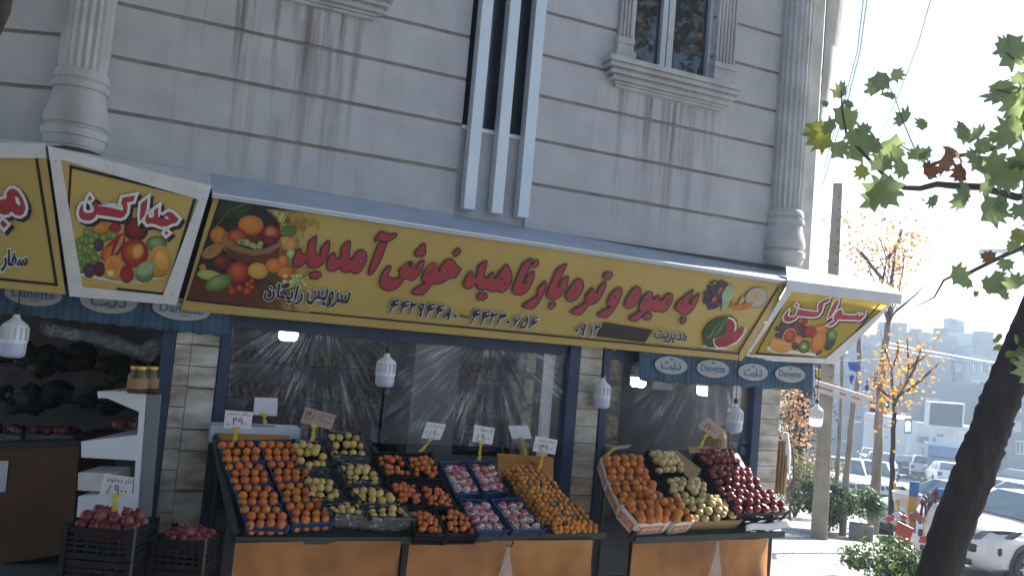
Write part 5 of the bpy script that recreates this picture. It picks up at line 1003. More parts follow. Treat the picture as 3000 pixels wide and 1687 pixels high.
# goods in the right bay
M['pack']=mat('printed_snack_packs',(.16,.16,.2),.4,.9,9,col2=(.5,.42,.22)); M['poster']=mat('pale_shop_poster',(.5,.5,.52),.5,.1,3)
e=EMP('snack_rack','rack of printed packets behind the film of the right bay','display rack',(5.1,2.2,0))
mb=MB(); mb.box((4.32,2.3,.1),(5.9,2.35,2.3)); OBJ('rack_board',mb,M['dark_wall'],e)
for r in range(4):
    for c in range(5):
        mb=MB(); x=4.4+c*.3; z=.75+r*.4; mb.box((x,2.22,z),(x+.24,2.295,z+.33)); OBJ('packet',mb,M['pack'],e,bevel=.02)
mb=MB(); x=PlY(1.9).at(*D(1690,950)); mb.obox(x,(.3,0,0),(0,.01,0),(0,0,.17)); TAG(OBJ('poster',mb,M['poster']),'pale advertising sheet hanging behind the lit bulbs','poster')
def jar(label,x,y,depth,h,r,m,lid):
    c=dep(*D(x,y),depth); e=EMP('glass_jar',label,'jar',tuple(c)); mb=MB(); mb.lathe([(r*.9,0),(r,h*.08),(r,h*.75),(r*.8,h*.9),(r*.78,h)],18,c); OBJ('jar_body',mb,m,e,smooth=True); mb=MB(); mb.lathe([(r*.85,h),(r*.85,h*1.12)],18,c); OBJ('lid',mb,lid,e)
    mb=MB(); pl=Pl(c+Vector((-FW.x*r*1.02,-FW.y*r*1.02,0)),FW); 
    mb.lathe([(r*1.012,h*.2),(r*1.012,h*.62)],18,c,cap=False); OBJ('paper_label',mb,M['kraft'],e)
M['honey']=mat('dark_honey',(.10,.05,.012),.15,.3,5); M['gold']=mat('gold_lid',(.5,.33,.07),.35,.08,5,metal=.6); M['pickle']=mat('jar_of_lemons',(.32,.27,.08),.15,.5,9)
jar('honey jar with gold lid, left of the pair on the white shelf unit',343,988,6.5,.19,.075,M['honey'],M['gold']); jar('honey jar with gold lid, right of the pair on the white shelf unit',374,986,6.75,.19,.07,M['honey'],M['gold'])
jar('big jar of preserved lemons on the ledge in the right bay',1800,1138,9.0,.26,.11,M['pickle'],M['black'])
mb=MB(); c=dep(*D(1872,1130),9.4); mb.obox(c,(.13,0,0),(0,.1,0),(0,0,.05)); mb.obox(c+Vector((0,0,.11)),(.12,0,0),(0,.1,0),(0,0,.045)); TAG(OBJ('carton_box',mb,M['blue_cr'],bevel=.006),'blue carton on the ledge beside the preserved lemons','box')
# ---- left shop: white shelf unit, counter, bagged produce
g=EMP('shelf_unit','white metal shelf unit seen end on, beside the left marble pillar','shelf unit',tuple(dep(*D(360,1330),6.9)))
GP=Pl(dep(*D(400,1150),6.55),LN)
def gq(pts): return [GP.at(*D(*p)) for p in pts]
mb=MB(); q=gq([(353,992),(392,992),(360,1290),(336,1290)]); q=gq([(352,990),(366,992),(345,1300),(331,1300)]); mb.prism(q,[p+LN*.04 for p in q]); OBJ('upright',mb,M['white'],g,bevel=.004)
mb=MB(); q=gq([(366,992),(402,992),(378,1300),(346,1300)]); mb.prism([p+LN*.012 for p in q],[p+LN*.03 for p in q]); OBJ('end_panel',mb,M['light_wall'],g)
for pts,dz in (([(245,990),(352,990),(350,1036),(268,1001),(246,1001)],0),([(204,1116),(345,1100),(342,1158),(204,1150)],0),([(196,1254),(338,1246),(335,1300),(192,1300)],0)):
    q=gq(pts); mb=MB(); mb.prism(q,[p+LN*.012 for p in q]); OBJ('shelf_bracket',mb,M['white'],g,bevel=.003)
    a,b=q[0],q[1]; mb=MB(); mb.prism([a,b,b+LN*.95,a+LN*.95],[p+Vector((0,0,.02)) for p in (a,b,b+LN*.95,a+LN*.95)]); OBJ('shelf_board',mb,M['white'],g)
mb=MB()
for i in range(16): c=lerp(GP.at(*D(235,1095)),GP.at(*D(330,1090)),random.random())+LN*random.uniform(.15,.85)+Vector((0,0,.05)); mb.ball(c,.05,8,6,0,(1,1,.8))
TAG(OBJ('oranges_on_shelf',mb,M['heap_or'],None,smooth='all'),'dim oranges lying on the middle shelf of the white unit','oranges',kind='stuff')
mb=MB(); q=gq([(188,1190),(272,1192),(268,1240),(186,1236)]); mb.prism([p+LN*.05 for p in q],[p+LN*.4 for p in q]); TAG(OBJ('carton_box',mb,M['carton'],bevel=.006),'printed fruit carton on the lowest shelf of the white unit','box')
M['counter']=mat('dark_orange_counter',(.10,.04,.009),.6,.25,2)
e=EMP('counter','dark orange counter inside the left shop','counter',tuple(dep(*D(60,1400),7.4)))
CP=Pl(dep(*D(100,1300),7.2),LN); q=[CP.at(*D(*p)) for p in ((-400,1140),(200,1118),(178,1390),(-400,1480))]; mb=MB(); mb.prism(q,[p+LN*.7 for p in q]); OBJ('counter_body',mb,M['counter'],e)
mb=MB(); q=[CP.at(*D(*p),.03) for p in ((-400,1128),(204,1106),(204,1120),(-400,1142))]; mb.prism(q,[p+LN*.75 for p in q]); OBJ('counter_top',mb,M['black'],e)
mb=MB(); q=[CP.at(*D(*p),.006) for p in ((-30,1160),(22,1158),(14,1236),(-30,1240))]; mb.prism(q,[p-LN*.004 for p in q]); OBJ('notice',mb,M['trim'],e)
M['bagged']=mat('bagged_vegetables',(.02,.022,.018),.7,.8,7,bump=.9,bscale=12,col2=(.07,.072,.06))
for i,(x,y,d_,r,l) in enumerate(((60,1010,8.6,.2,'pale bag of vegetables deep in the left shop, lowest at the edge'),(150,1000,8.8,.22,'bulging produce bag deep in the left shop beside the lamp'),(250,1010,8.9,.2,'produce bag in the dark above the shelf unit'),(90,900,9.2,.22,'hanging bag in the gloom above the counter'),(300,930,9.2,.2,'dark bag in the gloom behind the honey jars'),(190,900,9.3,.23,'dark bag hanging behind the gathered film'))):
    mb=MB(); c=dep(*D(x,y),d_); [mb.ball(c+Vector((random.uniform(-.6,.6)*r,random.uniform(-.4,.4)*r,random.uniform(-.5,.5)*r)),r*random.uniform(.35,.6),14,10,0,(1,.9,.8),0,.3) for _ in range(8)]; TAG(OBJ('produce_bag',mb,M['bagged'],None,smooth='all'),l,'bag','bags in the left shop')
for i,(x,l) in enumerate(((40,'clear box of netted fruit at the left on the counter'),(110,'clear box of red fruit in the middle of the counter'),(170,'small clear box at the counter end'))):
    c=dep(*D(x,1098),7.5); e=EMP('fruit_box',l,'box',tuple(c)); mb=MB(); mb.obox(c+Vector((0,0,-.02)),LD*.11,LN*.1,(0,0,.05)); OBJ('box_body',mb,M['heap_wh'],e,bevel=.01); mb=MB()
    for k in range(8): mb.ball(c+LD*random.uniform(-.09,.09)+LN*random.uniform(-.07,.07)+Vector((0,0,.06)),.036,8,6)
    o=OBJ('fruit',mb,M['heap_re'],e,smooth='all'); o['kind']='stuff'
e=EMP('wall_rack','dim wall rack with trays of produce at the back of the left shop','produce rack',tuple(dep(*D(150,1100),9.8)))
RP=Pl(dep(*D(150,1000),9.6),LN)
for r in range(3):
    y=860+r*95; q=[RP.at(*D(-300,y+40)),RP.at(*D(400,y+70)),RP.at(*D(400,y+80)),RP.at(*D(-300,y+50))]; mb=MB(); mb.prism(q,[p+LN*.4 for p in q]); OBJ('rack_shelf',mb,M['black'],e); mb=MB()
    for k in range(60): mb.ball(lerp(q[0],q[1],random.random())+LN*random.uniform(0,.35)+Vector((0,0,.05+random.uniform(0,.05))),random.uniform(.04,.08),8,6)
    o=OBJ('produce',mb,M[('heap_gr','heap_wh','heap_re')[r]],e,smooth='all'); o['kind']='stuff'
# bamboo mat roll by the right pillar, ledge strip at the left of the pillar crates
M['bamboo']=mat('bamboo_mat',(.28,.17,.08),.8,.35,9,stretch=(6,6,.6))
mb=MB()
b0=PlY(.05).at(2284,1445); t0=PlY(.05).at(2296,1290)
for i in range(9): q=i*.7; o_=Vector((math.cos(q)*.05,math.sin(q)*.05,0)); mb.tube([b0+o_,t0+o_],.016,6)
e=EMP('rolled_mat','rolled bamboo mat standing behind the right marble pillar','rolled mat',tuple(b0)); OBJ('mat_roll',mb,M['bamboo'],e); mb=MB(); mb.tube([t0+Vector((0,-.02,.1)),t0+Vector((.02,-.02,-.1)),b0+Vector((.08,-.03,.25))],[.03,.06,.02],8); OBJ('white_cloth',mb,M['trim'],e,smooth=True)
# ================================================================ trees
def leaf_mat(name,c,tc,rough=.5):
    m=mat(name,c,rough,.3,7); nt=m.node_tree; tr=nt.nodes.new('ShaderNodeBsdfTranslucent'); tr.inputs[0].default_value=(*tc,1); ms=nt.nodes.new('ShaderNodeMixShader'); ms.inputs[0].default_value=.48; nt.links.new(nt.nodes['Principled BSDF'].outputs[0],ms.inputs[1]); nt.links.new(tr.outputs[0],ms.inputs[2]); nt.links.new(ms.outputs[0],nt.nodes['Material Output'].inputs[0]); return m
M['bark_dark']=mat('dark_furrowed_bark',(.045,.034,.028),.95,.4,4,bump=1.,bscale=9,stretch=(3,3,.5)); M['bark_pale']=mat('pale_mottled_bark',(.24,.20,.16),.9,.35,5,bump=.4,bscale=18,stretch=(1,1,.4)); M['twig']=mat('twig_bark',(.10,.075,.06),.9,.2,9)
M['plane_leaf']=leaf_mat('plane_tree_leaf',(.085,.11,.06),(.42,.54,.22)); M['plane_yel']=leaf_mat('yellowing_leaf',(.17,.18,.045),(.42,.45,.08)); M['plane_brn']=leaf_mat('browned_leaf',(.13,.065,.03),(.32,.12,.04)); M['leaf_orange']=leaf_mat('orange_leaf',(.34,.14,.04),(.6,.26,.06))
M['gold_leaf']=leaf_mat('golden_leaf',(.42,.22,.035),(.75,.42,.06)); M['tan_leaf']=leaf_mat('dry_tan_leaf',(.30,.18,.09),(.5,.3,.14)); M['shrub_leaf']=leaf_mat('glossy_shrub_leaf',(.022,.05,.016),(.07,.14,.03),.25); M['shrub_leaf2']=leaf_mat('young_shrub_leaf',(.07,.11,.028),(.16,.24,.05),.3); M['pine']=mat('dark_pine_needles',(.016,.028,.018),.7,.4,6); M['dull_leaf']=leaf_mat('dull_olive_leaf',(.10,.115,.065),(.2,.22,.1))
STAR=[(0,1.0),(.13,.74),(.24,.60),(.50,.80),(.52,.55),(.50,.38),(.92,.42),(.74,.16),(.66,.02),(.70,-.28),(.36,-.26),(.16,-.34),(0,-.40)]
STAR=STAR+[(-x,y) for x,y in STAR[-2:0:-1]]
def leaf(mb,c,r,mi,face=None,rot=None,flat=.35):
    n=(face or -FW)+Vector((random.uniform(-1,1),random.uniform(-1,1),random.uniform(-1,1)))*flat*2; n.normalize()
    a=n.cross(Vector((.1,.2,1))).normalized(); b=n.cross(a); q=rot if rot is not None else random.uniform(0,6.28); ca,sa=math.cos(q),math.sin(q); jx=random.uniform(.8,1.1)
    pts=[]
    for x,y in STAR:
        x*=jx*random.uniform(.88,1.12); y*=random.uniform(.9,1.1); X=x*ca-y*sa; Y=x*sa+y*ca; pts.append(c+a*(X*r)+b*(Y*r)+n*(-.25*r*(x*x+.5*y*y)))
    o=len(mb.v); mb.v+=[tuple(p) for p in pts]+[tuple(c)]; k=len(pts)
    for i in range(k): mb.f.append([o+k,o+i,o+(i+1)%k]); mb.m.append(mi)
def tree(name,label,base,path,rad,bark,group=None):
    e=EMP(name,label,'tree',tuple(base),group); mb=MB(); mb.tube(path,rad,40 if rad[0]>.15 else 12,0,True,.05 if rad[0]>.15 else .03); OBJ('trunk',mb,M[bark],e,smooth='all'); return e
# hero plane tree
pth=[(2690,1850),(2722,1760),(2747,1687),(2793,1535),(2847,1408),(2880,1307),(2910,1226),(2942,1144),(2983,1046),(3021,954),(3075,820),(3120,650),(3150,450),(3160,200),(3150,-100),(3130,-400)]
rr=[.15,.13,.121,.122,.123,.12,.115,.112,.110,.108,.10,.09,.08,.07,.05,.03]
P_=[dep(x,y,5.4) for x,y in pth]; fine=[];fr_=[]
for i in range(len(P_)-1):
    for k in range(6):
        t=k/6; p=lerp(P_[i],P_[i+1],t); fine.append(p+Vector((random.uniform(-.006,.006),random.uniform(-.006,.006),0))); fr_.append(lerp(rr[i],rr[i+1],t)*random.uniform(.965,1.04))
hero=tree('plane_tree','big dark leaning plane tree trunk with lobed leaves at the right edge',(P_[0].x,P_[0].y,gz(P_[0].x,P_[0].y)),[Vector((P_[0].x-.05,P_[0].y,gz(P_[0].x,P_[0].y)-.1))]+fine,[.18]+fr_,'bark_dark')
T7=lambda x,y:(2250+x/1.611,y/1.611)
def br(pts,r0,r1,d0,d1):
    n=len(pts); mb=MB(); mb.tube([dep(*T7(*p),lerp(d0,d1,i/(n-1)))+Vector((0,0,random.uniform(-.006,.006))) for i,p in enumerate(pts)],[lerp(r0,r1,i/(n-1)) for i in range(n)],7); OBJ('branch',mb,M['twig'],hero,smooth='all')
br([(1440,700),(1300,900),(1180,930),(1000,885),(870,880),(800,866),(720,890),(640,882),(560,838),(500,780),(430,700),(370,640),(350,520),(345,430)],.03,.003,5.3,4.7)
br([(1440,420),(1250,560),(1100,690),(980,720),(850,745),(760,790),(690,720),(620,680)],.022,.003,5.3,4.7)
br([(1440,150),(1300,250),(1190,300),(1120,250)],.02,.003,5.2,4.6); br([(1440,350),(1300,430),(1180,450),(1080,430)],.02,.003,5.2,4.6)
br([(1400,1150),(1250,1150),(1130,1200),(1050,1240),(950,1290),(890,1290),(830,1320),(785,1400),(700,1449)],.02,.003,5.4,5.); br([(700,720),(640,580),(600,460),(560,390)],.004,.002,4.8,4.7)
LV=[(345,440,55,0),(385,485,40,0),(275,490,25,0),(345,560,66,0),(395,555,64,0),(260,640,82,1),(325,700,66,0),(300,600,50,0),(410,640,50,0),(420,690,70,0),(500,690,78,0),(560,700,76,0),(455,620,40,0),(545,375,65,0),(600,352,45,0),(565,450,46,0),(645,560,56,0),(735,588,45,0),(450,805,48,1),(540,780,68,0),(640,790,58,0),(540,900,105,0),(600,720,50,0),(700,735,46,0),(745,722,50,0),(760,810,48,2),(835,765,72,2),(900,728,56,3),(915,815,50,2),(915,612,62,0),(990,640,56,0),(1000,682,56,0),(1080,640,42,0),(1100,690,26,0),(1145,240,80,0),(1192,275,60,0),(1130,440,100,0),(1190,480,85,0),(1160,620,85,0),(1192,360,55,0),(990,750,66,0),(1050,800,86,0),(1120,830,86,0),(1175,810,76,1),(1170,870,70,0),(930,900,56,0),(920,945,56,0),(785,940,46,0),(1050,985,105,0),(1110,955,56,0),(1195,985,58,0),(1180,1105,68,1),(1160,1165,38,0),(1050,1210,46,2),(1130,1240,46,0),(890,1300,56,0),(945,1330,36,0),(1060,1330,62,0),(1120,1355,56,0),(1170,1340,58,0),(1035,1350,44,0),(1110,1392,36,0),(980,1390,22,1),(1240,760,90,0),(1230,560,80,0),(1250,400,80,0),(1230,900,80,0),(1240,1020,70,0),(1230,1150,60,0),(860,700,40,0),(1040,870,60,0)]
mb=MB()
for x,y,r,k_ in LV:
    d_=random.uniform(4.55,5.1); leaf(mb,dep(*T7(x,y),d_),r*1.22/1.611/2400*d_,k_)
    if r>60 and random.random()<.7: leaf(mb,dep(*T7(x+random.uniform(-50,50),y+random.uniform(-40,40)),d_+.1),r*1.0/1.611/2400*d_,random.choice([0,0,0,1]))
for i in range(60):                                     # the crown goes on beyond the frame, over the pavement
    leaf(mb,dep(random.uniform(3020,3700),random.uniform(-300,1100),random.uniform(4.4,6.2)),random.uniform(.08,.14),random.choice([0,0,0,1,2]))
for i in range(10): leaf(mb,dep(random.uniform(2905,3000),random.uniform(985,1060),5.25),random.uniform(.03,.05),random.choice([0,1,1]))
OBJ('crown',mb,[M['plane_leaf'],M['plane_yel'],M['plane_brn'],M['leaf_orange']],hero,fix=False)
# slender street trees
def Z6_(x,y): return (2250+x/1.841,900+y/1.841)
def slim(label,pts,r0,r1,depth,bark='bark_pale'):
    P=[dep(*Z6_(*p),depth) for p in pts]; b=P[0]; g_=Vector((b.x,b.y,gz(b.x,b.y)-.2)); path=[g_]; 
    for i in range(len(P)-1):
        for k in range(4): path.append(lerp(P[i],P[i+1],k/4)+Vector((random.uniform(-.012,.012),random.uniform(-.012,.012),0)))
    path.append(P[-1]); n=len(path); return tree('street_tree',label,(b.x,b.y,gz(b.x,b.y)),path,[lerp(r0,r1,i/(n-1))*random.uniform(.95,1.06) for i in range(n)],bark,'slender trees along the kerb'),P[-1]
def twigs(e,start,n,L_,spread,r,bark='twig',up=1.,seed=0):
    rnd=random.Random(seed); tips=[]; mb=MB()
    def grow(p,d,l,r_,lev):
        q=p
        for k in range(4):
            d2=(d+Vector((rnd.uniform(-1,1),rnd.uniform(-1,1),rnd.uniform(-.4,.7)))*.22).normalized(); q2=q+d2*l/4; mb.tube([q,q2],[r_,r_*.82],5,0,False); q=q2; d=d2; r_*=.82; tips.append(q)
            if lev and k>0 and rnd.random()<.8: grow(q,(d+Vector((rnd.uniform(-1,1),rnd.uniform(-1,1),rnd.uniform(-.3,.6)))*.8).normalized(),l*.55,r_*.7,lev-1)
    for i in range(n):
        a=i*2*math.pi/n+rnd.uniform(-.4,.4); grow(start,Vector((math.cos(a)*spread,math.sin(a)*spread,up)).normalized(),L_*rnd.uniform(.75,1.1),r,2)
    OBJ('branch',mb,M[bark],e); return tips
def leafcloud(e,tips,n,r,js,mats,seed=0,small=True):
    mb=MB()
    for i in range(n):
        p=random.choice(tips)+Vector((random.gauss(0,js),random.gauss(0,js),random.gauss(0,js)))
        if small:
            a=Vector((random.uniform(-1,1),random.uniform(-1,1),random.uniform(-1,1))).normalized(); b=a.cross(Vector((.3,.7,.2))).normalized()*.55; s=r*random.uniform(.6,1.3); mi=random.randrange(len(mats))
            mb.add([p-a*s,p+b*s-a*s*.1,p+a*s*.9,p-b*s],[[0,1,2,3]],mi)
        else: leaf(mb,p,r*random.uniform(.7,1.2),random.randrange(len(mats)),None,None,.8)
    OBJ('crown',mb,[M[m] for m in mats],e,fix=False)
tA,_=slim('slender pale trunk nearest the concrete pole, bare of leaves',[(370,960),(385,700),(395,480),(398,300),(400,180)],.05,.035,19.)
tB,_=slim('slender crooked trunk standing in the round green shrub',[(400,1215),(418,960),(440,720),(462,520),(490,350),(492,180),(500,60)],.07,.035,16.)
tC,top=slim('tallest pale mottled trunk, right of the shrub, with rust brown crown above the sign',[(560,1270),(578,1000),(592,800),(598,600),(608,470),(625,260),(650,80)],.115,.06,17.)
tips=[]
mb=MB()
for pts in ([(650,80),(665,50),(690,20),(740,-20),(800,-70),(850,-130)],[(650,80),(630,20),(600,-60),(620,-150),(640,-260),(600,-380)],[(640,-260),(700,-330),(720,-420)],[(620,-150),(560,-220),(500,-300)],[(650,80),(655,-80),(675,-200),(690,-330)]):
    P=[dep(*Z6_(*p),17.+random.uniform(-.5,.5)) for p in pts]; mb.tube(P,[.045-.007*i for i in range(len(P))],6)
OBJ('branch',mb,M['twig'],tC,smooth='all')
tips+=twigs(tC,dep(2606,930,17),5,1.5,.75,.02,'twig',1.3,9)
for i in range(46):
    x=random.gauss(2610,60); y=random.gauss(735,70); tips.append(dep(x,y,random.uniform(16.2,17.8)))
for i in range(10): tips.append(dep(random.uniform(2460,2700),random.uniform(620,900),17))
leafcloud(tC,tips,700,.046,.16,['leaf_orange','gold_leaf','plane_brn','plane_yel','tan_leaf'])
tD,top=slim('thin dark trunk whose small crown glows golden before the billboard',[(662,1225),(668,960),(674,700),(682,520)],.05,.035,14.,'bark_dark')
tips=[]; mb=MB()
for pts in ([(682,520),(670,420),(665,330),(640,250),(620,180),(610,140)],[(682,520),(710,470),(740,420),(760,330),(755,250),(750,170)],[(740,420),(790,330),(820,240),(830,190)],[(700,480),(780,430),(860,360),(960,265)],[(665,330),(700,260),(700,190)],[(690,500),(640,470),(600,440)],[(760,330),(800,300),(860,250)]):
    P=[dep(*Z6_(*p),14.+random.uniform(-.4,.4)) for p in pts]; mb.tube(P,[.026-.0035*i for i in range(len(P))],6)
    for i in range(len(P)-1):
        for k in range(5): tips.append(lerp(P[i],P[i+1],k/5))
OBJ('branch',mb,M['twig'],tD,smooth='all')
for i in range(70): tips.append(dep(*Z6_(random.gauss(630,45),random.gauss(430,95)),14+random.uniform(-.4,.4)))
leafcloud(tD,tips,560,.039,.16,['gold_leaf','gold_leaf','leaf_orange','tan_leaf'])
# pine and dry tree beyond the pillar
b=dep(2338,1400,23); b.z=gz(b.x,b.y); pine=tree('pine_tree','dark pine half hidden behind the right pillar and the pole',b,[b-Vector((0,0,.2)),b+Vector((0,0,5.2))],[.14,.04],'bark_dark')
mb=MB(); tips=[]
for i in range(70):
    h=random.uniform(1.2,5.0); a_=random.uniform(0,6.283); L_=(1.25-.17*h)*random.uniform(.6,1.1); t_=b+Vector((math.cos(a_)*L_,math.sin(a_)*L_,h-.1+random.uniform(-.1,.25))); mb.tube([b+Vector((0,0,h-.15)),t_],[.03,.008],4); tips+=[lerp(b+Vector((0,0,h-.15)),t_,f) for f in (.35,.55,.7,.85,1.)]
OBJ('branch',mb,M['bark_dark'],pine); mb=MB()
for i in range(9000):
    p=random.choice(tips)+Vector((random.gauss(0,.11),random.gauss(0,.11),random.gauss(0,.09))); a=Vector((random.uniform(-1,1),random.uniform(-1,1),random.uniform(-.5,.6))).normalized()*random.uniform(.12,.24); c_=a.cross(Vector((.2,.1,1))).normalized()*.022; mb.add([p,p+c_+a*.4,p+a,p-c_+a*.4],[[0,1,2,3]])
OBJ('crown',mb,M['pine'],pine,fix=False)
b=dep(2318,1420,17.5); b.z=gz(b.x,b.y); dry=tree('dry_tree','small tree with dry tan leaves beyond the rolled mat',b,[b,b+Vector((.05,0,1.0)),b+Vector((0,.05,1.9))],[.03,.025,.015],'twig')
tips=[dep(random.gauss(2325,28),random.gauss(1225,42),17.5+random.uniform(-.6,.6)) for _ in range(60)]
mb=MB()
for t in tips[:22]: mb.tube([b+Vector((0,.05,1.7)),lerp(b+Vector((0,0,2.)),t,.6)+Vector((.03,0,.05)),t],[.012,.008,.003],4)
OBJ('branch',mb,M['twig'],dry); leafcloud(dry,tips,420,.05,.1,['tan_leaf','tan_leaf','plane_brn'])
# shrubs
def shrub(label,c,rx,ry,rz,n,mats,r,name='shrub',seed=1):
    e=EMP(name,label,'shrub',tuple(c)); mb=MB()
    for i in range(14): a=i*.45; mb.tube([c+Vector((0,0,-.05)),c+Vector((math.cos(a)*rx*.3,math.sin(a)*ry*.3,rz*.7)),c+Vector((math.cos(a)*rx*.75,math.sin(a)*ry*.75,rz*(1.1+.5*random.random())))],[.012,.008,.003],4)
    OBJ('stem',mb,M['twig'],e); mb=MB(); rnd=random.Random(seed)
    lumps=[(Vector((rnd.gauss(0,.42),rnd.gauss(0,.42),rnd.uniform(-.5,.75))),rnd.uniform(.28,.5)) for _ in range(26)]
    for i in range(n):
        l,s=rnd.choice(lumps); d=Vector((rnd.gauss(0,1),rnd.gauss(0,1),rnd.gauss(0,1))).normalized()*(s*rnd.uniform(.6,1.05)); q=l+d
        p=c+Vector((q.x*rx,q.y*ry,rz+q.z*rz*.95))
        if p.z<c.z+.02: p.z=c.z+.02+rnd.random()*.1
        nrm=(d.normalized()+Vector((rnd.uniform(-1,1),rnd.uniform(-1,1),rnd.uniform(-.3,1)))*.8).normalized(); a=nrm.cross(Vector((rnd.uniform(-1,1),rnd.uniform(-1,1),.3))).normalized(); b_=nrm.cross(a); s=r*rnd.uniform(.6,1.25)
        mb.add([p-a*s,p+b_*s*.5+nrm*s*.12,p+a*s,p-b_*s*.5+nrm*s*.12],[[0,1,2],[0,2,3]],rnd.choices(range(len(mats)),[3]+[1]*(len(mats)-1))[0])
    OBJ('foliage',mb,[M[m] for m in mats],e,fix=False); return e
c=dep(2424,1500,16.3); c.z=gz(c.x,c.y)
shrub('round glossy green shrub around the crooked slender trunk',c,.64,.64,.52,6800,['shrub_leaf','shrub_leaf2'],.05,seed=3)
c=dep(2640,1690,10.2); c.z=gz(c.x,c.y)-.22; shrub('glossy green shrub at the bottom edge left of the big trunk',c,.56,.56,.40,4600,['shrub_leaf','shrub_leaf2'],.035,seed=5)
c=dep(2838,1730,8.6); c.z=gz(c.x,c.y)-.05; shrub('small green shrub peeking out right of the big trunk',c,.2,.2,.24,800,['shrub_leaf','shrub_leaf2'],.035,seed=8)
c=dep(2332,1450,19); c.z=gz(c.x,c.y); shrub('dull olive bush in front of the pine',c,.75,.75,.75,3200,['dull_leaf','tan_leaf'],.045,seed=11)
# ================================================================ poles, wires, flags
M['block']=mat('grey_block',(.17,.17,.165),.9,.2,4,bump=.2)
M['conc']=mat('concrete_pole',(.29,.25,.205),.9,.25,3,bump=.25,bscale=12)
e=EMP('utility_pole','tapered concrete utility pole passing behind the wing panel','utility pole',tuple(dep(2405,1470,15)))
g_=dep(2403,1500,15.); t_=dep(2455,538,15.); g_=g_+(g_-t_)*((gz(g_.x,g_.y)-.3-g_.z)/(g_.z-t_.z))
mb=MB(); d1=(t_-g_); mb.prism([g_+x for x in (SDIR*.14+SNOR*.15,-SDIR*.14+SNOR*.15,-SDIR*.14-SNOR*.15,SDIR*.14-SNOR*.15)],[t_+x for x in (SDIR*.07+SNOR*.08,-SDIR*.07+SNOR*.08,-SDIR*.07-SNOR*.08,SDIR*.07-SNOR*.08)]); OBJ('pole_shaft',mb,M['conc'],e,bevel=.02)
mb=MB()
for k in range(18): mb.ball(lerp(g_,t_,.45+k*.03)-Vector((FW.x,FW.y,0))*lerp(.15,.08,.45+k*.03)*1.15,.016,6,4)
OBJ('step_hole',mb,M['black'],e)
M['wire']=mat('bluish_cable',(.2,.28,.4),.5,.1,4); M['wired']=mat('black_cable',(.05,.05,.06),.6,.1,4)
def wire(label,pts,d0,d1,r,m='wire'):
    n=len(pts); fine=[]
    for i in range(n-1):
        for k in range(4): t=(i+k/4)/(n-1); a=pts[i];b_=pts[i+1]; fine.append(dep(lerp(a[0],b_[0],k/4),lerp(a[1],b_[1],k/4),lerp(d0,d1,t)))
    fine.append(dep(*pts[-1],d1)); mb=MB(); mb.tube(fine,r,5); TAG(OBJ('overhead_cable',mb,M[m]),label,'cable','overhead cables')
wire('overhead cable nearest the building wall, left of the twin pair',[(2536,-60),(2512,150),(2478,280),(2440,400),(2400,540),(2366,700)],13,24,.012)
wire('overhead cable of the twin pair, on the street side',[(2548,-60),(2520,150),(2486,285),(2448,410),(2410,545),(2374,690)],13,24,.014)
wire('single overhead cable crossing the open sky',[(2735,-30),(2690,130),(2640,260),(2575,412)],12,22,.012)
wire('thin cable running from the pole top past the leaves',[(2470,620),(2500,570),(2530,520),(2580,420)],15,22,.008)
for i,l in enumerate(('upper','lower')):
    e_=[(2600,1004+i*14),(2680,1022+i*13),(2760,1036+i*12),(2850,1052+i*10),(2990,1075+i*8)]; wire(f'{l} of two sagging cables strung before the far flats',e_,30,36,.03,'wire')
M['flagb']=mat('blue_bunting',(.03,.09,.38),.7,.1,5); M['flagw']=mat('white_bunting',(.6,.6,.56),.7,.1,5); M['flagy']=mat('yellow_bunting',(.5,.4,.06),.7,.1,5)
FLG=[((2484,1060),(2512,1060),(2524,1078),(2508,1090),(2488,1082),'flagb','large blue pennant lifted by the wind above the canopy'),((2424,1105),(2446,1104),(2444,1122),(2432,1124),(2426,1116),'flagb','small blue pennant beside the concrete pole'),((2488,1100),(2500,1096),(2502,1104),(2494,1126),(2490,1118),'flagb','blue pennant folded edge on, second along the string'),((2530,1142),(2538,1110),(2541,1112),(2546,1142),(2536,1143),'flagb','blue triangular pennant standing over the canopy'),((2560,1094),(2572,1088),(2571,1120),(2570,1148),(2558,1146),'flagb','long blue pennant hanging beside the mottled trunk'),((2390,1080),(2412,1080),(2410,1104),(2396,1106),(2390,1096),'flagy','yellow pennant next to the valance end'),((2512,1100),(2526,1098),(2528,1112),(2520,1128),(2514,1116),'flagw','pale pennant between the blue ones')]
for a,b_,c_,d_,f_,m_,l in FLG:
    q=[dep(*p,15.5+.05*i) for i,p in enumerate((a,b_,c_,d_,f_))]; mb=MB(); mb.poly(q); o=OBJ('pennant',mb,M[m_],fix=False); TAG(o,l,'pennant','pennants on the string'); o.modifiers.new('t','SOLIDIFY').thickness=.004
wire('white bunting string above the canopy',[(2388,1078),(2430,1100),(2500,1100),(2575,1092)],15.4,15.7,.006,'wire'); wire('white line stretched from panel to trunk',[(2440,1056),(2520,1056),(2600,1050)],15.5,16,.006,'wire')
e=EMP('canopy_rail','pinkish white plastic canopy rail sloping across the slender trunks','canopy',tuple(dep(2480,1160,14.5)))
M['pinkw']=mat('pinkish_plastic',(.62,.52,.52),.5,.06,4)
for y0,y1,hh,nm in ((1112,1166,14,'upper_rail'),(1135,1186,11,'lower_rail')):
    mb=MB(); q=[dep(2388,y0,14.4),dep(2566,y1,14.8),dep(2566,y1+hh,14.8),dep(2388,y0+hh,14.4)]; mb.prism(q,[p+SDIR*.08 for p in q]); OBJ(nm,mb,M['pinkw'],e,bevel=.01)
for i in range(5): mb=MB(); a=dep(2395+i*40,1118+i*12.4,14.45+i*.09); mb.tube([a,a-Vector((0,0,.16))],.012,5); OBJ('strut',mb,M['black'],e)
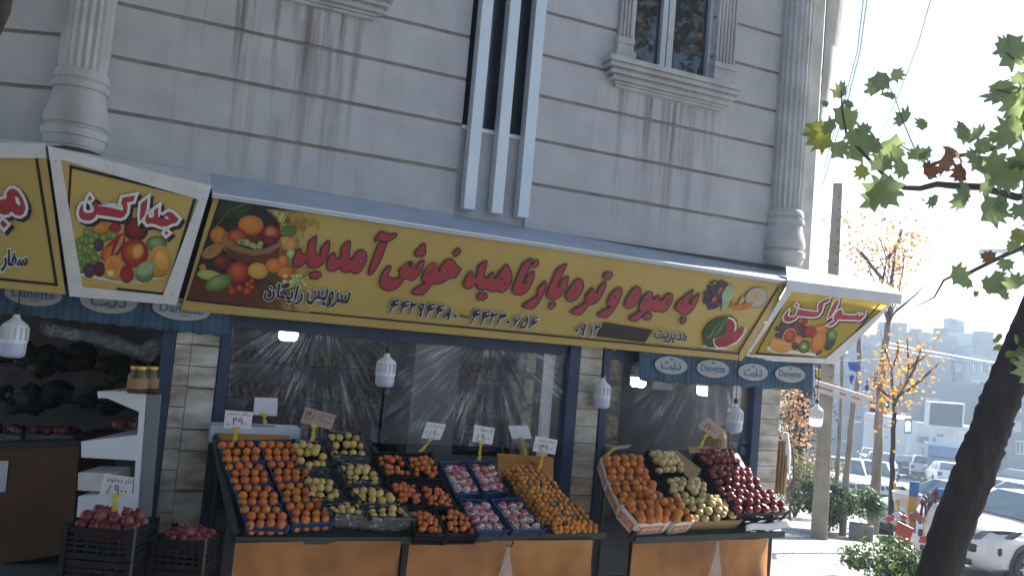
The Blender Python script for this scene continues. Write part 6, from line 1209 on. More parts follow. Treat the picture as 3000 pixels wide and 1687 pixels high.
for xx in (): mb=MB(); a=dep(xx,1135+(xx-2393)*.3,14.6); mb.tube([a,Vector((a.x,a.y,gz(a.x,a.y)-.15))],.02,6); OBJ('canopy_leg',mb,M['pinkw'],e)
mb=MB(); q=[dep(*p,17.4) for p in ((2549,1172),(2606,1174),(2604,1210),(2550,1206))]; mb.prism(q,[p+SDIR*.1 for p in q]); TAG(OBJ('hanging_board',mb,M['heap_re']),'brownish red board fixed behind the mottled trunk','board')
# street lamp
e=EMP('street_lamp','street lamp with flat grey head reaching out behind the leaves','street lamp',tuple(dep(3060,1400,22)))
mb=MB(); a=dep(3060,1250,22); mb.tube([Vector((a.x,a.y,gz(a.x,a.y)-.2)),dep(3070,760,22),dep(3020,730,22),dep(2950,735,22)],[.09,.06,.045,.035],8); OBJ('lamp_post',mb,M['sheet'],e,smooth=True)
mb=MB(); mb.obox(dep(2908,736,22),CX*.36,SDIR*.14,(0,0,.05)); OBJ('lamp_head',mb,M['alu'],e,bevel=.03)
wire('cable running to the street lamp head',[(2640,735),(2750,738),(2868,735)],20,22,.012)
# traffic light
e=EMP('traffic_light','traffic light showing green beside the billboard','traffic light',tuple(dep(2658,1340,60)))
a=dep(2658,1290,60); mb=MB(); mb.tube([Vector((a.x,a.y,gz(a.x,a.y)-.3)),dep(2661,1225,60)],.12,6); OBJ('post',mb,M['sheet'],e); mb=MB(); mb.obox(dep(2660,1247,59.8),CX*.26,SDIR*.2,(0,0,.55)); OBJ('signal_head',mb,M['black'],e)
M['go']=mat('green_signal',(.1,1,.5),.5,0,3,emit=3.); M['amber']=mat('pale_signal',(.9,.8,.5),.5,0,3,emit=.8)
mb=MB(); mb.obox(dep(2660,1253,59.3),CX*.16,SDIR*.05,(0,0,.24)); OBJ('green_lamp',mb,M['go'],e); mb=MB(); mb.ball(dep(2660,1241,59.3),.2,10,6); OBJ('amber_lamp',mb,M['amber'],e)
# ================================================================ vendor's goods at the kerb
M['tagb']=mat('blue_packaging',(.03,.16,.42),.4,.2,6); M['tagy']=mat('yellow_packaging',(.55,.36,.05),.5,.1,5); M['redp']=mat('red_plastic',(.42,.06,.045),.45,.08,5); M['stickr']=mat('maroon_stick',(.12,.03,.03),.5,.15,5); M['bucket']=mat('grey_white_bucket',(.52,.53,.55),.5,.12,4); M['stickg']=mat('grey_stick',(.12,.13,.18),.5,.1,5)
def Z7_(x,y): return (2400+x/3.745,1300+y/3.745)
VD=12.6
def vq(*pts): return [dep(*Z7_(*p),VD+.02*i) for i,p in enumerate(pts)]
def vthing(name,label,cat,q,m,th=.05,bev=.01): mb=MB(); mb.prism(q,[p+SDIR*th for p in q]); return TAG(OBJ(name,mb,M[m],None,bevel=bev),label,cat)
o=vthing('broom_pack','upright blue packet with yellow lower half hung at the kerb stall','packet',vq((995,410),(1105,415),(1085,580),(985,575)),'tagb'); mb=MB(); q=vq((985,578),(1080,582),(1055,755),(965,740)); mb.prism(q,[p+SDIR*.045 for p in q]); OBJ('yellow_part',mb,M['tagy'],o)
o=vthing('broom_pack','wide blue packet with yellow strip beside the big trunk','packet',vq((1300,490),(1470,490),(1440,620),(1300,615)),'tagb'); mb=MB(); q=vq((1300,618),(1430,622),(1390,690),(1295,680)); mb.prism(q,[p+SDIR*.045 for p in q]); OBJ('yellow_part',mb,M['tagy'],o)
mb=MB(); q=[dep(*Z7_(*p),VD+.02*i) for i,p in enumerate(((1380,535),(1410,560),(1405,610),(1380,625),(1350,600),(1355,555)))]; mb.poly([p-FW*.006-SDIR*.004 for p in q]); OBJ('printed_badge',mb,M['navy'],o,fix=False)
vthing('dustpan_sheet','red slanted plastic sheet standing behind the bottom shrub','plastic sheet',[dep(*Z7_(*p),11.9) for p in ((858,840),(1040,930),(985,1110),(820,1040))],'redp',.03)
vthing('dustpan_sheet','small red plastic piece low behind the shrub beside the trunk','plastic sheet',[dep(*Z7_(*p),11.9) for p in ((1110,1010),(1220,1000),(1200,1090),(1090,1080))],'redp',.03)
c=dep(*Z7_(960,600),13.0); e=EMP('wash_basin','hanging greyish white basin behind the blue packet','basin',tuple(c)); mb=MB(); mb.lathe([(.06,-.16),(.15,-.14),(.2,-.03),(.22,.1),(.2,.1),(.18,-.03),(.12,-.12)],24,c); OBJ('basin_bowl',mb,M['bucket'],e,smooth=True)
for i,(a,b_,m_) in enumerate((((1135,640),(1110,820),'stickr'),((1165,610),(1170,830),'stickg'),((1205,570),(1185,980),'stickr'),((1290,560),(1200,960),'stickr'),((1330,640),(1215,900),'stickr'),((1050,750),(1045,920),'stickg'),((1010,810),(1020,900),'leaf_orange'),((1250,590),(1180,800),'stickr'),((860,650),(868,760),'tagy'),((1160,840),(1150,1000),'tagy'),((970,740),(975,870),'bucket'),((1190,800),(1185,990),'bucket'))):
    mb=MB(); p=dep(*Z7_(*a),VD+.1*(i%3)); q=dep(*Z7_(*b_),VD+.1*(i%3)); q=q+(q-p)*.3; mb.tube([p,q],.022,6); mb.ball(p,.04,8,6,0,(1,1,1.6)); TAG(OBJ('broom_stick',mb,M[m_],None,smooth='all'),('maroon' if m_=='stickr' else 'grey' if m_ in('stickg','bucket') else 'yellow' if m_=='tagy' else 'orange')+' broom stick among the goods stacked at the kerb','broom stick','broom sticks at the kerb')
for i,(x,y,w_,h_,m_,l) in enumerate(((770,815,46,34,'redp','flat red and white wrapped pack lying left of the slanted sheet'),(860,770,50,22,'bucket','pale folded cloth pack on top of the red packs'),(925,800,34,30,'redp','small red pack beside the blue packet stick'),(1085,800,40,46,'redp','crumpled red pack behind the broom sticks'),(830,845,60,24,'bucket','white wrapped pack under the red one at the kerb'))):
    c=dep(*Z7_(x,y),12.3+.05*i); mb=MB(); mb.obox(c,CX*(w_/3.745/2400*12.3*.8)+CY*.02,SDIR*.07,CY*(h_/3.745/2400*12.3*.7)-CX*.03); TAG(OBJ('wrapped_pack',mb,M[m_],None,bevel=.015),l,'pack')
o=vthing('hook_tag','small yellow tag on a stick above the basin','tag',vq((810,420),(848,425),(850,500),(822,500)),'tagy',.02)
mb=MB(); a=dep(*Z7_(1240,640),12.8); q=vq((1200,560),(1300,450),(1310,560),(1215,650)); mb.prism(q,[p+SDIR*.03 for p in q]); TAG(OBJ('folded_tarp',mb,M['wire']),'folded blue sheet leaning between the two packets','sheet')
mb=MB(); c=dep(*Z7_(1300,900),12.4); mb.ball(c,.22,16,10,0,(.8,.8,1.5),0,.06); TAG(OBJ('white_sack',mb,M['trim'],None,smooth='all'),'bulging white sack against the big trunk','sack')
for i,(x,y,l) in enumerate(((2508,1560,'weathered kerbside concrete block beside the round shrub'),(2535,1566,'second concrete block, touching the mottled trunk'))):
    c=dep(x,y+10,15.6); c.z=gz(c.x,c.y)+.1; mb=MB(); mb.obox(c,SDIR*.15,SNOR*.13,(0,0,.2)); TAG(OBJ('concrete_block',mb,M['block'],bevel=.02),l,'block')
# ================================================================ cars
def paint(n,c): M[n]=mat(n,c,.28,.03,2,spec=.5,coat=.8)
paint('white_paint',(.72,.73,.75)); paint('silver_paint',(.45,.47,.5)); paint('dark_paint',(.03,.033,.04)); paint('blue_paint',(.05,.13,.28)); paint('red_paint',(.2,.03,.03))
M['carglass']=mat('car_glass',(.06,.09,.115),.12,.2,3,spec=.3); M['tyre']=mat('tyre_rubber',(.02,.02,.022),.85,.1,6); M['rim']=mat('alloy_rim',(.4,.41,.43),.3,.1,6,metal=.8); M['lamp']=mat('headlamp_glass',(.22,.24,.27),.12,.35,18,metal=.4); M['tail']=mat('tail_lamp',(.3,.02,.02),.2,.1,6); M['plate']=mat('number_plate',(.6,.6,.6),.5,.05,5); M['trimk']=mat('black_car_trim',(.022,.023,.026),.5,.15,5)
def loft(mb,secs,mi=0):
    n=len(secs[0]); o=len(mb.v)
    for s in secs: mb.v+=[tuple(p) for p in s]
    for i in range(len(secs)-1):
        for k in range(n): mb.f.append([o+i*n+k,o+i*n+(k+1)%n,o+(i+1)*n+(k+1)%n,o+(i+1)*n+k]); mb.m.append(mi)
    mb.f.append([o+k for k in range(n)]); mb.f.append([o+(len(secs)-1)*n+k for k in range(n)]); mb.m+=[mi,mi]
def make_car(pnt,L=4.25,w=.85,H=1.45,belt=.93,nose=.7,tail=.92,hatch=False,bumper=True,name='parked_car',plate='11'):
    e=EMP(name,'x','car',(0,0,0))
    # stations run back from the front bumper: x, half width, floor, shoulder, top
    st=[(0.0,w*.80,.36,.52,.56),(-.05,w*.88,.25,.60,.64),(-.18,w*.95,.2,nose-.05,nose+.01),(-.45,w*.99,.19,nose+.04,nose+.10),(-.95,w,.19,belt-.09,belt-.02),(-1.25,w,.19,belt-.03,belt+.03),(-2.2,w,.19,belt,belt+.02),(-3.2,w,.19,belt+.01,belt+.03)]
    if hatch: st+=[(-L+.25,w*.97,.2,belt+.02,belt+.04),(-L+.05,w*.92,.25,belt,belt+.02),(-L,w*.85,.35,.6,.64)]
    else: st+=[(-L+.5,w*.98,.19,tail,tail+.05),(-L+.12,w*.95,.22,tail,tail+.04),(-L+.02,w*.9,.28,tail-.12,tail-.08),(-L,w*.84,.36,.56,.6)]
    secs=[]
    for x,hw,zf,zs,zt in st:
        half=[(hw*.82,zf),(hw*.97,zf+.08),(hw,zf+(zs-zf)*.45),(hw*.985,zs-.05),(hw*.95,zs),(hw*.78,zt),(hw*.4,zt+.02)]
        secs.append([Vector((x,y,z)) for y,z in half]+[Vector((x,-y,z)) for y,z in half[::-1]])
    mb=MB(); loft(mb,secs)
    xc=-1.12; xf=-1.95; xr=-L+ (.75 if hatch else 1.35); xb=-L+(.12 if hatch else .55); wb=w*.93; wr=w*.70; zb=belt
    G_=[]
    for x,a,b_,zr in ((xc,wb*.96,wb*.9,zb+.015),(lerp(xc,xf,.5),wb*.98,lerp(wb*.9,wr,.5),lerp(zb+.015,H-.03,.5)),(xf,wb,wr,H-.03),((xf+xr)/2,wb,wr*1.02,H),(xr,wb,wr,H-.03),(lerp(xr,xb,.5),wb*.98,lerp(wr,wb*.88,.5),lerp(H-.03,zb+.015,.5)),(xb,wb*.96,wb*.88,zb+.015)):
        half=[(a,zb-.02),(lerp(a,b_,.9),zr-.05*(zr-zb)),(b_*.93,zr),(b_*.5,zr+.012)]; G_.append([Vector((x,y,z)) for y,z in half]+[Vector((x,-y,z)) for y,z in half[::-1]])
    loft(mb,G_); body=OBJ('body',mb,M[pnt],e,smooth=True,bevel=0)
    def win(nm,q,m='carglass',th=.006,par=None):
        q=[Vector(p) for p in q]; n_=(q[1]-q[0]).cross(q[2]-q[0]).normalized(); c_=sum(q,Vector())/len(q); n_=n_ if n_.dot(c_-Vector((-L/2,0,.6)))>0 else -n_
        m_=MB(); m_.prism([p-n_*.03 for p in q],[p+n_*th for p in q]); return OBJ(nm,m_,M[m],par or e)
    win('windscreen',[(xc-.05,wb*.86,zb+.05),(xc-.05,-wb*.86,zb+.05),(xf+.04,-wr*.88,H-.055),(xf+.04,wr*.88,H-.055)],'carglass',.026)
    win('rear_window',[(xb+.06,wb*.78,zb+.07),(xb+.06,-wb*.78,zb+.07),(xr-.06,-wr*.84,H-.07),(xr-.06,wr*.84,H-.07)],'carglass',.03)
    for s in (1,-1):
        xm=(xf+xr)/2-.05
        f=lambda x,z: (x,s*(lerp(wb,wr,(z-zb)/(H-.03-zb))+.014),z)
        win('side_window',[f(xc-.28,zb+.05),f(xm+.04,zb+.05),f(xm+.04,H-.10),f(xf-.06,H-.10)]); win('side_window',[f(xm-.04,zb+.05),f(xr-.12,zb+.06),f(xr+.02,H-.12),f(xm-.04,H-.10)])
        for xw in (-.78,-L+.85):
            mw=MB(); mw.lathe([(.19,-.09),(.29,-.1),(.305,-.06),(.305,.06),(.29,.1),(.19,.09)],22,(xw,s*(w-.065),.3),0,0,1,(Vector((1,0,0)),Vector((0,0,1)),Vector((0,s,0)))); wh=OBJ('wheel',mw,M['tyre'],e,smooth=True)
            mw=MB(); mw.lathe([(.2,.0),(.2,.095),(.16,.08),(.05,.1)],22,(xw,s*(w-.065),.3),0,0,1,(Vector((1,0,0)),Vector((0,0,1)),Vector((0,s,0))))
            for k in range(7): q=k*.9; mw.obox((xw+.1*math.cos(q),s*(w-.065+.092),.3+.1*math.sin(q)),Vector((math.cos(q),0,math.sin(q)))*.075,Vector((-math.sin(q),0,math.cos(q)))*.014,(0,.008,0))
            OBJ('rim',mw,M['rim'],wh)
            mw=MB(); mw.lathe([(.36,-.02),(.36,.0)],24,(xw,s*(w+.004),.33),0,0,1,(Vector((1,0,0)),Vector((0,0,1)),Vector((0,s,0)))); OBJ('wheel_arch',mw,M['trimk'],e)
        mm=MB(); mm.ball((xc-.35,s*(w+.09),zb+.09),.1,10,8,0,(.6,1.05,.7)); OBJ('mirror',mm,M['trimk'] if not hatch else M[pnt],e,smooth='all')
        if hatch: q=[(-.06,s*w*.40,nose-.16),(-.10,s*w*.62,nose-.17),(-.42,s*w*1.0,nose-.02),(-.62,s*w*1.005,nose+.08),(-.40,s*w*.9,nose+.07),(-.15,s*w*.6,nose+.0)]
        else: q=[(-.07,s*w*.55,nose-.19),(-.10,s*w*.86,nose-.18),(-.30,s*w*1.0,nose-.16),(-.32,s*w*.99,nose+.0),(-.16,s*w*.86,nose+.0),(-.10,s*w*.52,nose-.04)]
        rm=MB(); cq=sum((Vector(p) for p in q),Vector())/len(q); o2=Vector((.05,s*.04,.028)); rm.prism([Vector(p)-o2 for p in q],[lerp(Vector(p),cq,-.05)+o2*.55 for p in q]); OBJ('headlight_rim',rm,M['trimk'],e); hm=MB(); c_=sum((Vector(p) for p in q),Vector())/len(q); out=Vector((.05,s*.04,.028)); hm.prism([Vector(p)-out for p in q],[lerp(Vector(p),c_,.06)+out*.9 for p in q]); OBJ('headlight',hm,M['lamp'],e,bevel=.006)
        tm=MB(); tm.obox((-L+.02,s*w*.78,tail-.18),(.035,0,0),(0,.11,0),(0,0,.1)); OBJ('tail_light',tm,M['tail'],e,bevel=.02)
        if hatch: fm=MB(); fm.lathe([(.085,0),(.085,.03),(.06,.035)],16,(-.10,s*w*.72,.36),0,0,1,(Vector((0,1,0)),Vector((0,0,1)),Vector((1,0,0)))); OBJ('fog_lamp',fm,M['lamp'],e)
    g2=MB()
    if hatch: g2.prism([(.012,-w*.62,.46),(.012,w*.62,.46),(-.14,w*.97,.49),(-.5,w*1.01,.52),(-.5,w*1.01,.60),(-.14,w*.97,.61),(.012,w*.62,.58),(.012,-w*.62,.58),(-.14,-w*.97,.61),(-.5,-w*1.01,.6),(-.5,-w*1.01,.52),(-.14,-w*.97,.49)][:0] or [(.03,-w*.6,.45),(.03,w*.6,.45),(-.2,w*1.0,.47),(-.3,w*.9,.47),(-.3,-w*.9,.47),(-.2,-w*1.0,.47)],[(.03,-w*.6,.58),(.03,w*.6,.58),(-.2,w*1.0,.6),(-.3,w*.9,.6),(-.3,-w*.9,.6),(-.2,-w*1.0,.6)]); OBJ('front_bumper',g2,M['trimk'],e,bevel=.03)
    else:
        g2.prism([(.035,-w*.7,.36),(.035,w*.7,.36),(-.16,w*1.0,.37),(-.3,w*.9,.37),(-.3,-w*.9,.37),(-.16,-w*1.0,.37)],[(.03,-w*.7,.50),(.03,w*.7,.50),(-.16,w*1.0,.51),(-.3,w*.9,.51),(-.3,-w*.9,.51),(-.16,-w*1.0,.51)]); OBJ('front_bumper',g2,M['trimk'] if bumper else M[pnt],e,bevel=.03)
    gm=MB()
    for s in (1,-1):
        for k in range(3): gm.obox((-.055+.0*k,s*w*.25,nose-.155+k*.045),(.03,0,0),(0,w*.2,0),(0,0,.016))
    OBJ('grille',gm,M['trimk'],e)
    gm=MB(); gm.obox((-.03,0,.29),(.05,0,0),(0,w*.55,0),(0,0,.04)); OBJ('air_intake',gm,M['trimk'],e)
    pm=MB(); pm.obox((.045,0,.43),(.006,0,0),(0,.26,0),(0,0,.055)); pl_=OBJ('number_plate',pm,M['plate'],e)
    tm=MB(); text(tm,lambda u,v: Vector((.053,-.2+.4*u,.395+.07*v)),plate,0); OBJ('plate_characters',tm,M['marker'],pl_,fix=False)
    rb=MB(); rb.obox((-L-.01,0,.42),(.05,0,0),(0,w*.86,0),(0,0,.13)); OBJ('rear_bumper',rb,M['trimk'] if bumper else M[pnt],e,bevel=.03)
    pm=MB(); pm.obox((-L-.03,0,.66),(.02,0,0),(0,.26,0),(0,0,.055)); OBJ('rear_plate',pm,M['plate'],e)
    am=MB(); am.tube([(xf-.15,0,H+.0),(xf-.35,0,H+.16)],.006,4); OBJ('aerial',am,M['trimk'],e)
    for i,(sx,z) in enumerate(((.32,.98),(-.32,.98))):
        sm=MB(); sm.obox((xf-.2,sx,belt+.12),(.09,0,0),(0,.16,0),(0,0,.2)); OBJ('front_seat',sm,M['trimk'],e,bevel=.05)
    return e
def put(e,label,pos,heading,lvl=-.14,group=None):
    h=Vector((math.sin(heading),math.cos(heading),0)); rear=pos-h*4; zf=gz(pos.x,pos.y)+lvl; zr=gz(rear.x,rear.y)+lvl; pitch=math.atan2(zf-zr,4)
    X_=(h+Vector((0,0,(zf-zr)/4))).normalized(); Y_=Vector((0,0,1)).cross(X_).normalized(); Z_=X_.cross(Y_)
    m=Matrix((X_,Y_,Z_)).transposed().to_4x4(); m.translation=Vector((pos.x,pos.y,zf)); e.matrix_world=m; e['label']=label
    if group: e['group']=group
    return e
P2=lambda px,py: ground(px,py)
logan=make_car('white_paint',4.25,.85,1.52,1.0,.80,1.0,plate='28 LE')
put(logan,'white saloon facing us with black bumper, behind the mottled trunk',dep(2552,1480,27.5),R(224))
dark=make_car('silver_paint',4.4,.85,1.4,.92,.72,.95,bumper=True,plate='45')
put(dark,'saloon nosing left with black bumper, behind the hanging basin',dep(2606,1590,17.4),R(267))
hat=make_car('white_paint',3.85,.83,1.43,.95,.78,.95,hatch=True,plate='V 14')
put(hat,'white hatchback with large slanted headlight, right of the big trunk',dep(2762,1690,13.4),R(269))
near=COPY(hat); put(near,'white car whose bonnet fills the bottom right corner',dep(3195,1850,10.2),R(268))
GR='cars in the street'
c1=COPY(logan); put(c1,'white car just behind the big trunk, bonnet to the left',dep(2868,1440,21.5),R(266))
c2=COPY(dark); put(c2,'white saloon seen side on at the right edge',dep(2880,1410,27),R(250)); 
FAR=[('white car half hidden by the concrete pole',2470,1398,27,R(226),logan,None),('pale hatchback far down the street between the trunks',2552,1332,62,R(226),hat,None),('large pale car beyond the mottled trunk',2585,1340,45,R(226),logan,None),('dark car seen from behind, beside the thin trunk',2656,1372,52,R(46),dark,'dark_paint'),('white saloon seen from behind, left of the blue truck',2708,1376,50,R(48),logan,None),('white hatchback seen from behind, right of the blue truck',2795,1384,44,R(40),hat,None),('dark off-roader behind the big trunk',2950,1345,44,R(250),hat,'dark_paint'),('silver car farthest down the street by the thin trunk',2632,1340,70,R(226),dark,None)]
for l,px,py,d_,hd,src,pn in FAR:
    c=COPY(src); p=dep(px,py,d_); 
    if 44<math.degrees(hd)%360<60 or hd==R(40): p=p+Vector((math.sin(hd),math.cos(hd),0))*4
    put(c,l,p,hd,-.14,GR)
    if pn:
        for ch in COL.objects:
            if ch.parent==c and ch.name.startswith('body'): ch.data=ch.data.copy(); ch.data.materials[0]=M[pn]
# blue truck from behind
p=dep(2768,1390,48); z=gz(p.x,p.y)-.14; e=EMP('truck','blue box truck seen from behind among the far cars','truck',(p.x,p.y,z))
hv=Vector((math.sin(R(46)),math.cos(R(46)),0)); sv=Vector((hv.y,-hv.x,0)); u_=Vector((0,0,1)); o_=Vector((p.x,p.y,z))
mb=MB(); mb.obox(o_+hv*1.6+u_*1.5,sv*.95,hv*1.6,u_*.75); OBJ('cargo_box',mb,M['blue_paint'],e,bevel=.03); mb=MB(); mb.obox(o_+hv*3.9+u_*1.2,sv*.85,hv*.7,u_*.8); OBJ('cab',mb,M['blue_paint'],e,bevel=.08); mb=MB(); mb.obox(o_+hv*2.2+u_*.62,sv*.7,hv*2.3,u_*.12); OBJ('chassis',mb,M['trimk'],e)
for a in (.6,3.8):
    for s in (1,-1): mb=MB(); mb.lathe([(.2,-.12),(.36,-.12),(.36,.12),(.2,.12)],18,o_+hv*a+sv*.75*s+u_*.36,0,0,1,(hv,u_,sv)); OBJ('wheel',mb,M['tyre'],e,smooth=True)
mb=MB(); mb.obox(o_+hv*-.01+u_*1.6,sv*.8,hv*.02,u_*.03); mb.obox(o_+hv*-.02+u_*.72,sv*.9,hv*.03,u_*.06); OBJ('tailgate_bar',mb,M['trimk'],e)
# ================================================================ far buildings
def wm(n,c,rough=.85): M[n]=mat(n,c,rough,.12,.35)
wm('b_grey',(.10,.11,.125)); wm('b_dark',(.06,.065,.075)); wm('b_pale',(.22,.23,.25)); wm('b_mid',(.14,.145,.16)); wm('b_brown',(.16,.09,.06)); wm('b_white',(.6,.6,.6)); M['farglass']=mat('far_window',(.3,.36,.42),.1,.3,.6,spec=.8); M['fardark']=mat('far_dark_opening',(.05,.055,.065),.6,.2,.6)
def fb(name,label,cat,x0,x1,ytop,depth,m,wins=(),bands=(),dd=12,skew=0,roof=None,ybase=None):
    a=dep(x0,ytop,depth); b_=dep(x1,ytop+(x1-x0)*.088,depth+skew); h=b_-a; h.z=0; n_=Vector((-h.y,h.x,0)).normalized(); n_=n_ if n_.dot(FW)>0 else -n_
    pl=Pl(a,n_); zb=min(gz(a.x,a.y),gz(b_.x,b_.y))-.6; zt=(a.z+b_.z)/2
    e=EMP(name,label,cat,(a.x,a.y,zb)); q=[Vector((a.x,a.y,zb)),Vector((b_.x,b_.y,zb)),Vector((b_.x,b_.y,zb))+n_*dd,Vector((a.x,a.y,zb))+n_*dd]
    mb=MB(); mb.prism(q,[Vector((p.x,p.y,zt)) for p in q]); OBJ('wall',mb,M[m],e)
    mb=MB(); mb.prism([Vector((p.x,p.y,zt)) for p in q],[Vector((p.x,p.y,zt+.5)) for p in (q[0]-n_*.25,q[1]-n_*.25,q[2],q[3])]); OBJ('parapet',mb,M[roof or m],e)
    for wx0,wy0,wx1,wy1,k in wins:
        f=lambda x,y,o: pl.at(x,y+(x-(wx0+wx1)/2)*.088,o)
        g=[f(wx0,wy0,.05),f(wx1,wy0,.05),f(wx1,wy1,.05),f(wx0,wy1,.05)]; mb=MB(); mb.prism(g,[p+n_*.3 for p in g]); wn=OBJ('window',mb,M['farglass' if k!='d' else 'fardark'],e)
        mb=MB(); c_=sum(g,Vector())/4
        for i in range(4): u,v=g[i],g[(i+1)%4]; mb.prism([u-n_*.06,v-n_*.06,lerp(v,c_,.12)-n_*.06,lerp(u,c_,.12)-n_*.06],[u,v,lerp(v,c_,.12),lerp(u,c_,.12)])
        mb.prism([lerp(g[0],g[1],.47)-n_*.05,lerp(g[0],g[1],.53)-n_*.05,lerp(g[3],g[2],.53)-n_*.05,lerp(g[3],g[2],.47)-n_*.05],[lerp(g[0],g[1],.47),lerp(g[0],g[1],.53),lerp(g[3],g[2],.53),lerp(g[3],g[2],.47)]); OBJ('frame',mb,M['b_white'],wn)
    for i_ in range(3):
        f_=random.uniform(.15,.85); r0=lerp(Vector((a.x,a.y,zt)),Vector((b_.x,b_.y,zt)),f_)+n_*random.uniform(1,4); mb=MB(); hh_=random.uniform(.5,1.6); mb.obox(r0+Vector((0,0,.4+hh_/2)),h.normalized()*random.uniform(.4,1.2),n_*random.uniform(.4,.9),(0,0,hh_)); OBJ(random.choice(['roof_tank','stair_hut','chimney']),mb,M[random.choice(['b_pale','b_mid','b_grey'])],e)
    for bx0,by0,bx1,by1,mm in bands:
        f=lambda x,y,o: pl.at(x,y+(x-(bx0+bx1)/2)*.088,o); g=[f(bx0,by0,.4),f(bx1,by0,.4),f(bx1,by1,.4),f(bx0,by1,.4)]; mb=MB(); mb.prism(g,[p+n_*.55 for p in g]); OBJ('balcony' if mm!='b_dark' else 'wall_panel',mb,M[mm],e)
    return e
Z9=lambda x,y:(2600+x/3.6225,950+y/3.6225)
def ZW(l): return [(*Z9(a,b_),*Z9(c_,d_),k) for a,b_,c_,d_,k in l]
fb('apartment_block','tall grey flats with narrow dark bay and white windows behind the billboard','building',2788,2846,1022,92,'b_mid',ZW([(725,415,820,505,'g'),(710,610,810,712,'g'),(700,790,800,860,'g')]),ZW([(690,270,715,1000,'b_dark'),(830,290,885,1000,'b_dark')]))
fb('apartment_block','grey flats with stacked balconies, partly hidden by the big trunk','building',2846,2990,1030,90,'b_pale',ZW([(905,410,1085,520,'d'),(890,595,1040,720,'d'),(880,800,960,940,'d'),(870,1000,920,1060,'d'),(930,420,985,500,'g'),(905,600,970,680,'g')]),ZW([(890,530,1100,580,'b_pale'),(880,735,1060,780,'b_pale'),(870,945,1000,985,'b_pale'),(930,235,1150,320,'b_grey')]))
fb('apartment_block','pale rooftop block rising highest behind the flats','building',2806,2888,984,104,'b_pale')
fb('apartment_block','slim flats with twin white window strips between darker blocks','building',2738,2790,1068,96,'b_grey',ZW([(550,510,620,610,'g'),(545,710,615,800,'g'),(520,620,610,680,'g')]),ZW([(500,570,545,600,'b_pale'),(630,560,660,640,'b_pale')]))
fb('apartment_block','dark flats behind the golden tree with railed roof','building',2678,2744,1015,98,'b_dark',ZW([(345,380,420,460,'g'),(320,620,400,690,'g'),(310,820,390,870,'g'),(310,965,380,1035,'g')]))
fb('apartment_block','pale flats behind the mottled trunk','building',2606,2682,990,100,'b_pale',ZW([(60,300,130,420,'g'),(150,300,200,420,'g'),(40,560,120,660,'g'),(160,560,220,660,'g'),(60,760,130,840,'g')]))
fb('apartment_block','long grey flats down the street between the slender trunks','building',2470,2610,1045,104,'b_mid',[(2490,1190,2520,1215,'g'),(2535,1180,2560,1200,'g'),(2490,1240,2515,1262,'d'),(2530,1235,2560,1262,'g'),(2570,1215,2600,1240,'g'),(2490,1130,2520,1150,'g'),(2540,1125,2565,1150,'g'),(2575,1130,2600,1160,'d'),(2530,1290,2600,1330,'d')],[(2524,1290,2610,1330,'b_brown')])
fb('low_shopfronts','row of low shopfronts with red signs at the far junction','building',2560,2830,1262,84,'b_mid',[(2575,1300,2605,1340,'d'),(2615,1300,2640,1340,'d'),(2650,1300,2685,1345,'d')],[(2605,1262,2640,1276,'heap_re'),(2662,1264,2700,1282,'heap_re'),(2563,1264,2588,1276,'b_brown')])
fb('grey_flats','grey side street flats right of the big trunk','building',2960,3120,1150,70,'b_grey',[(2968,1235,2990,1262,'g'),(2965,1180,2990,1205,'d'),(2975,1290,3000,1330,'d')])
# pale workshop with rounded eave under the billboard
e=fb('workshop','pale single storey workshop with sloping roof under the billboard','building',2690,2900,1255,66,'b_white',[(2698,1285,2738,1300,'d'),(2745,1271,2764,1279,'d'),(2700,1310,2735,1350,'d')],[(2695,1280,2742,1296,'blue_paint')],dd=10)
mb=MB(); q=[dep(2775,1256,65.6),dep(2850,1264,65.6),dep(2900,1300,65.6),dep(2815,1284,65.6)]; mb.prism(q,[p+Vector((0,0,.25))+FW*3 for p in q]); OBJ('sloping_roof',mb,M['b_white'],e)
# billboard
e=EMP('billboard','dark blank LED billboard in a white frame above the workshop','billboard',tuple(dep(2770,1290,64)))
q=[dep(*p,63.5) for p in (Z9(430,815),Z9(810,840),Z9(790,1100),Z9(410,1070))]; mb=MB(); M['screen']=mat('blank_led_screen',(.012,.014,.018),.7,.05,40,spec=.2); i_=[lerp(p,sum(q,Vector())/4,.07) for p in q]; mb.prism([p-FW*.1 for p in i_],[p+FW*.4 for p in i_]); OBJ('screen_panel',mb,M['screen'],e)
for k in range(4): mb=MB(); a,b_,c_,d_=q[k],q[(k+1)%4],i_[(k+1)%4],i_[k]; mb.prism([p-FW*.2 for p in (a,b_,c_,d_)],[p+FW*.4 for p in (a,b_,c_,d_)]); OBJ('frame_side',mb,M['b_white'],e)
for f in (.15,.85): a=lerp(q[3],q[2],f); mb=MB(); mb.tube([a,Vector((a.x,a.y,gz(a.x,a.y)))],.15,6); OBJ('billboard_leg',mb,M['sheet'],e)
a=dep(2826,1298,60); e=EMP('warning_sign','red bordered triangular warning sign before the workshop wall','road sign',tuple(a)); c_=[dep(*Z9(*p),60) for p in ((820,1235),(865,1290),(778,1290))]; mb=MB(); mb.prism(c_,[p+FW*.05 for p in c_]); OBJ('sign_face',mb,M['tail'],e); cc=sum(c_,Vector())/3; mb=MB(); i_=[lerp(p,cc,.35)-FW*.02 for p in c_]; mb.prism(i_,[p+FW*.03 for p in i_]); OBJ('sign_centre',mb,M['b_white'],e); mb=MB(); mb.tube([lerp(c_[1],c_[2],.5),Vector((cc.x,cc.y,gz(cc.x,cc.y)))],.04,6); OBJ('sign_post',mb,M['sheet'],e)
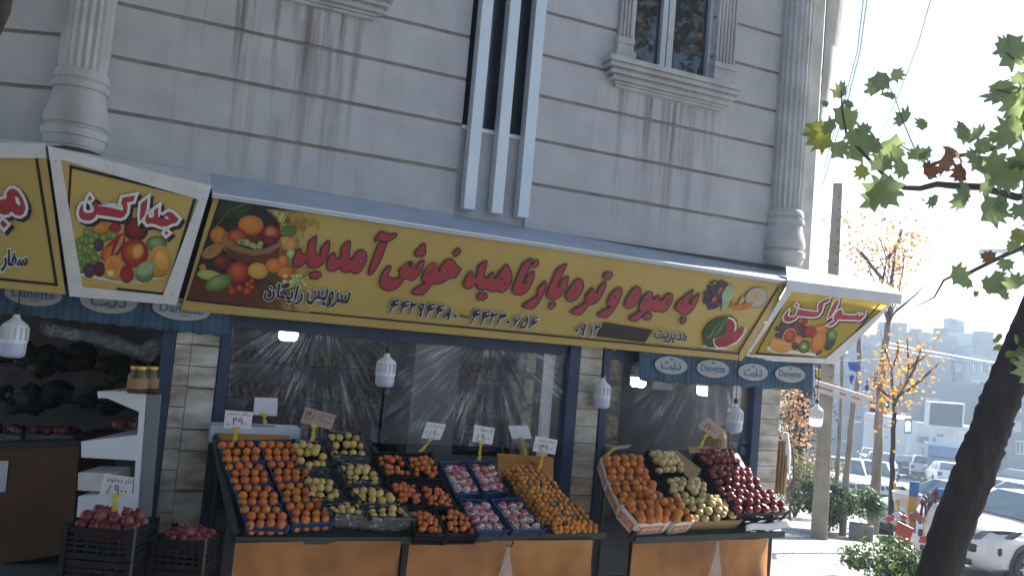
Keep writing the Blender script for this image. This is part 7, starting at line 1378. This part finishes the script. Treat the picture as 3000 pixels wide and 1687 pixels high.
# ================================================================ across the street, seen only in reflections and as shade from above
e=EMP('plane_tree','bare branched plane tree behind the viewer, mirrored in the upper window','tree',(10.2,-9,0)); mb=MB(); mb.tube([(10.2,-9,-1),(10.4,-9,3),(10.6,-8.9,6),(11.1,-9,9)],[.25,.2,.15,.08],10); OBJ('trunk',mb,M['bark_dark'],e,smooth='all')
tips=twigs(e,Vector((10.6,-8.9,6.5)),7,5.,.9,.07,'bark_pale',.9,4); leafcloud(e,tips,260,.09,.15,['leaf_orange','tan_leaf'])
b=Vector((-3.2,-4.6,0)); e=EMP('plane_tree','plane tree whose trunk just enters the top left corner','tree',tuple(b)); 
Pt=[dep(-110,500,3.6),dep(-85,250,3.7),dep(-45,115,3.75),dep(-8,25,3.8),dep(25,-120,3.9),dep(70,-500,4.0)]; mb=MB(); mb.tube([Vector((Pt[0].x-.1,Pt[0].y,-.1)),*Pt],[.16,.1,.07,.05,.055,.05,.04],10); OBJ('trunk',mb,M['bark_dark'],e,smooth='all')
mb=MB()
for i in range(4200): leaf(mb,Vector((random.uniform(-9,1.2),random.uniform(-9,-.6),random.uniform(5.7,8.2))),random.uniform(.15,.25),random.choice([0,0,0,1]),Vector((0,0,1)))  # crown out of view, packed dense to darken the left of the front
OBJ('crown',mb,[M['dull_leaf'],M['plane_brn']],e,fix=False)
e=EMP('plane_tree','olive and tan leaved plane tree added out of view to shade the pavement, mirrored in the upper window','tree',(11,-4.2,gz(11,-4.2))); mb=MB(); mb.tube([(11,-4.2,-1),(11.1,-4.2,3),(10.6,-4,6),(10,-3.8,8.4)],[.26,.22,.16,.08],10); OBJ('trunk',mb,M['bark_dark'],e,smooth='all')  # added tree, its crown blocks sun from the pavement before the shop
mb=MB()
for i in range(4600): leaf(mb,Vector((random.uniform(6.0,16.5),random.uniform(-7.5,.2),random.uniform(8.3,10.2))),random.uniform(.11,.18),random.choice([0,0,0,1]),Vector((.4,0,1)))
OBJ('crown',mb,[M['dull_leaf'],M['tan_leaf']],e,fix=False)
e=EMP('facing_building','plain building facing the shop from across the street','building',(-6,-24,0)); mb=MB(); mb.box((-40,-30,-1),(-1,-16,16)); OBJ('wall',mb,M['b_dark'],e)  # out of view, kept dark and leftward to cut light on the shop's left
HAZE=True
if HAZE:
    hz=MB(); hz.box((-60,-60,-25),(190,190,16)); hm=bpy.data.materials.new('street_haze'); hm.use_nodes=True; nt=hm.node_tree; nt.nodes.remove(nt.nodes['Principled BSDF']); v=nt.nodes.new('ShaderNodeVolumePrincipled'); v.inputs['Color'].default_value=(.66,.82,1,1); v.inputs['Density'].default_value=.0024; v.inputs['Anisotropy'].default_value=.74; nt.links.new(v.outputs[0],nt.nodes['Material Output'].inputs['Volume'])
    TAG(OBJ('haze',hz,hm),None,None,kind='stuff')
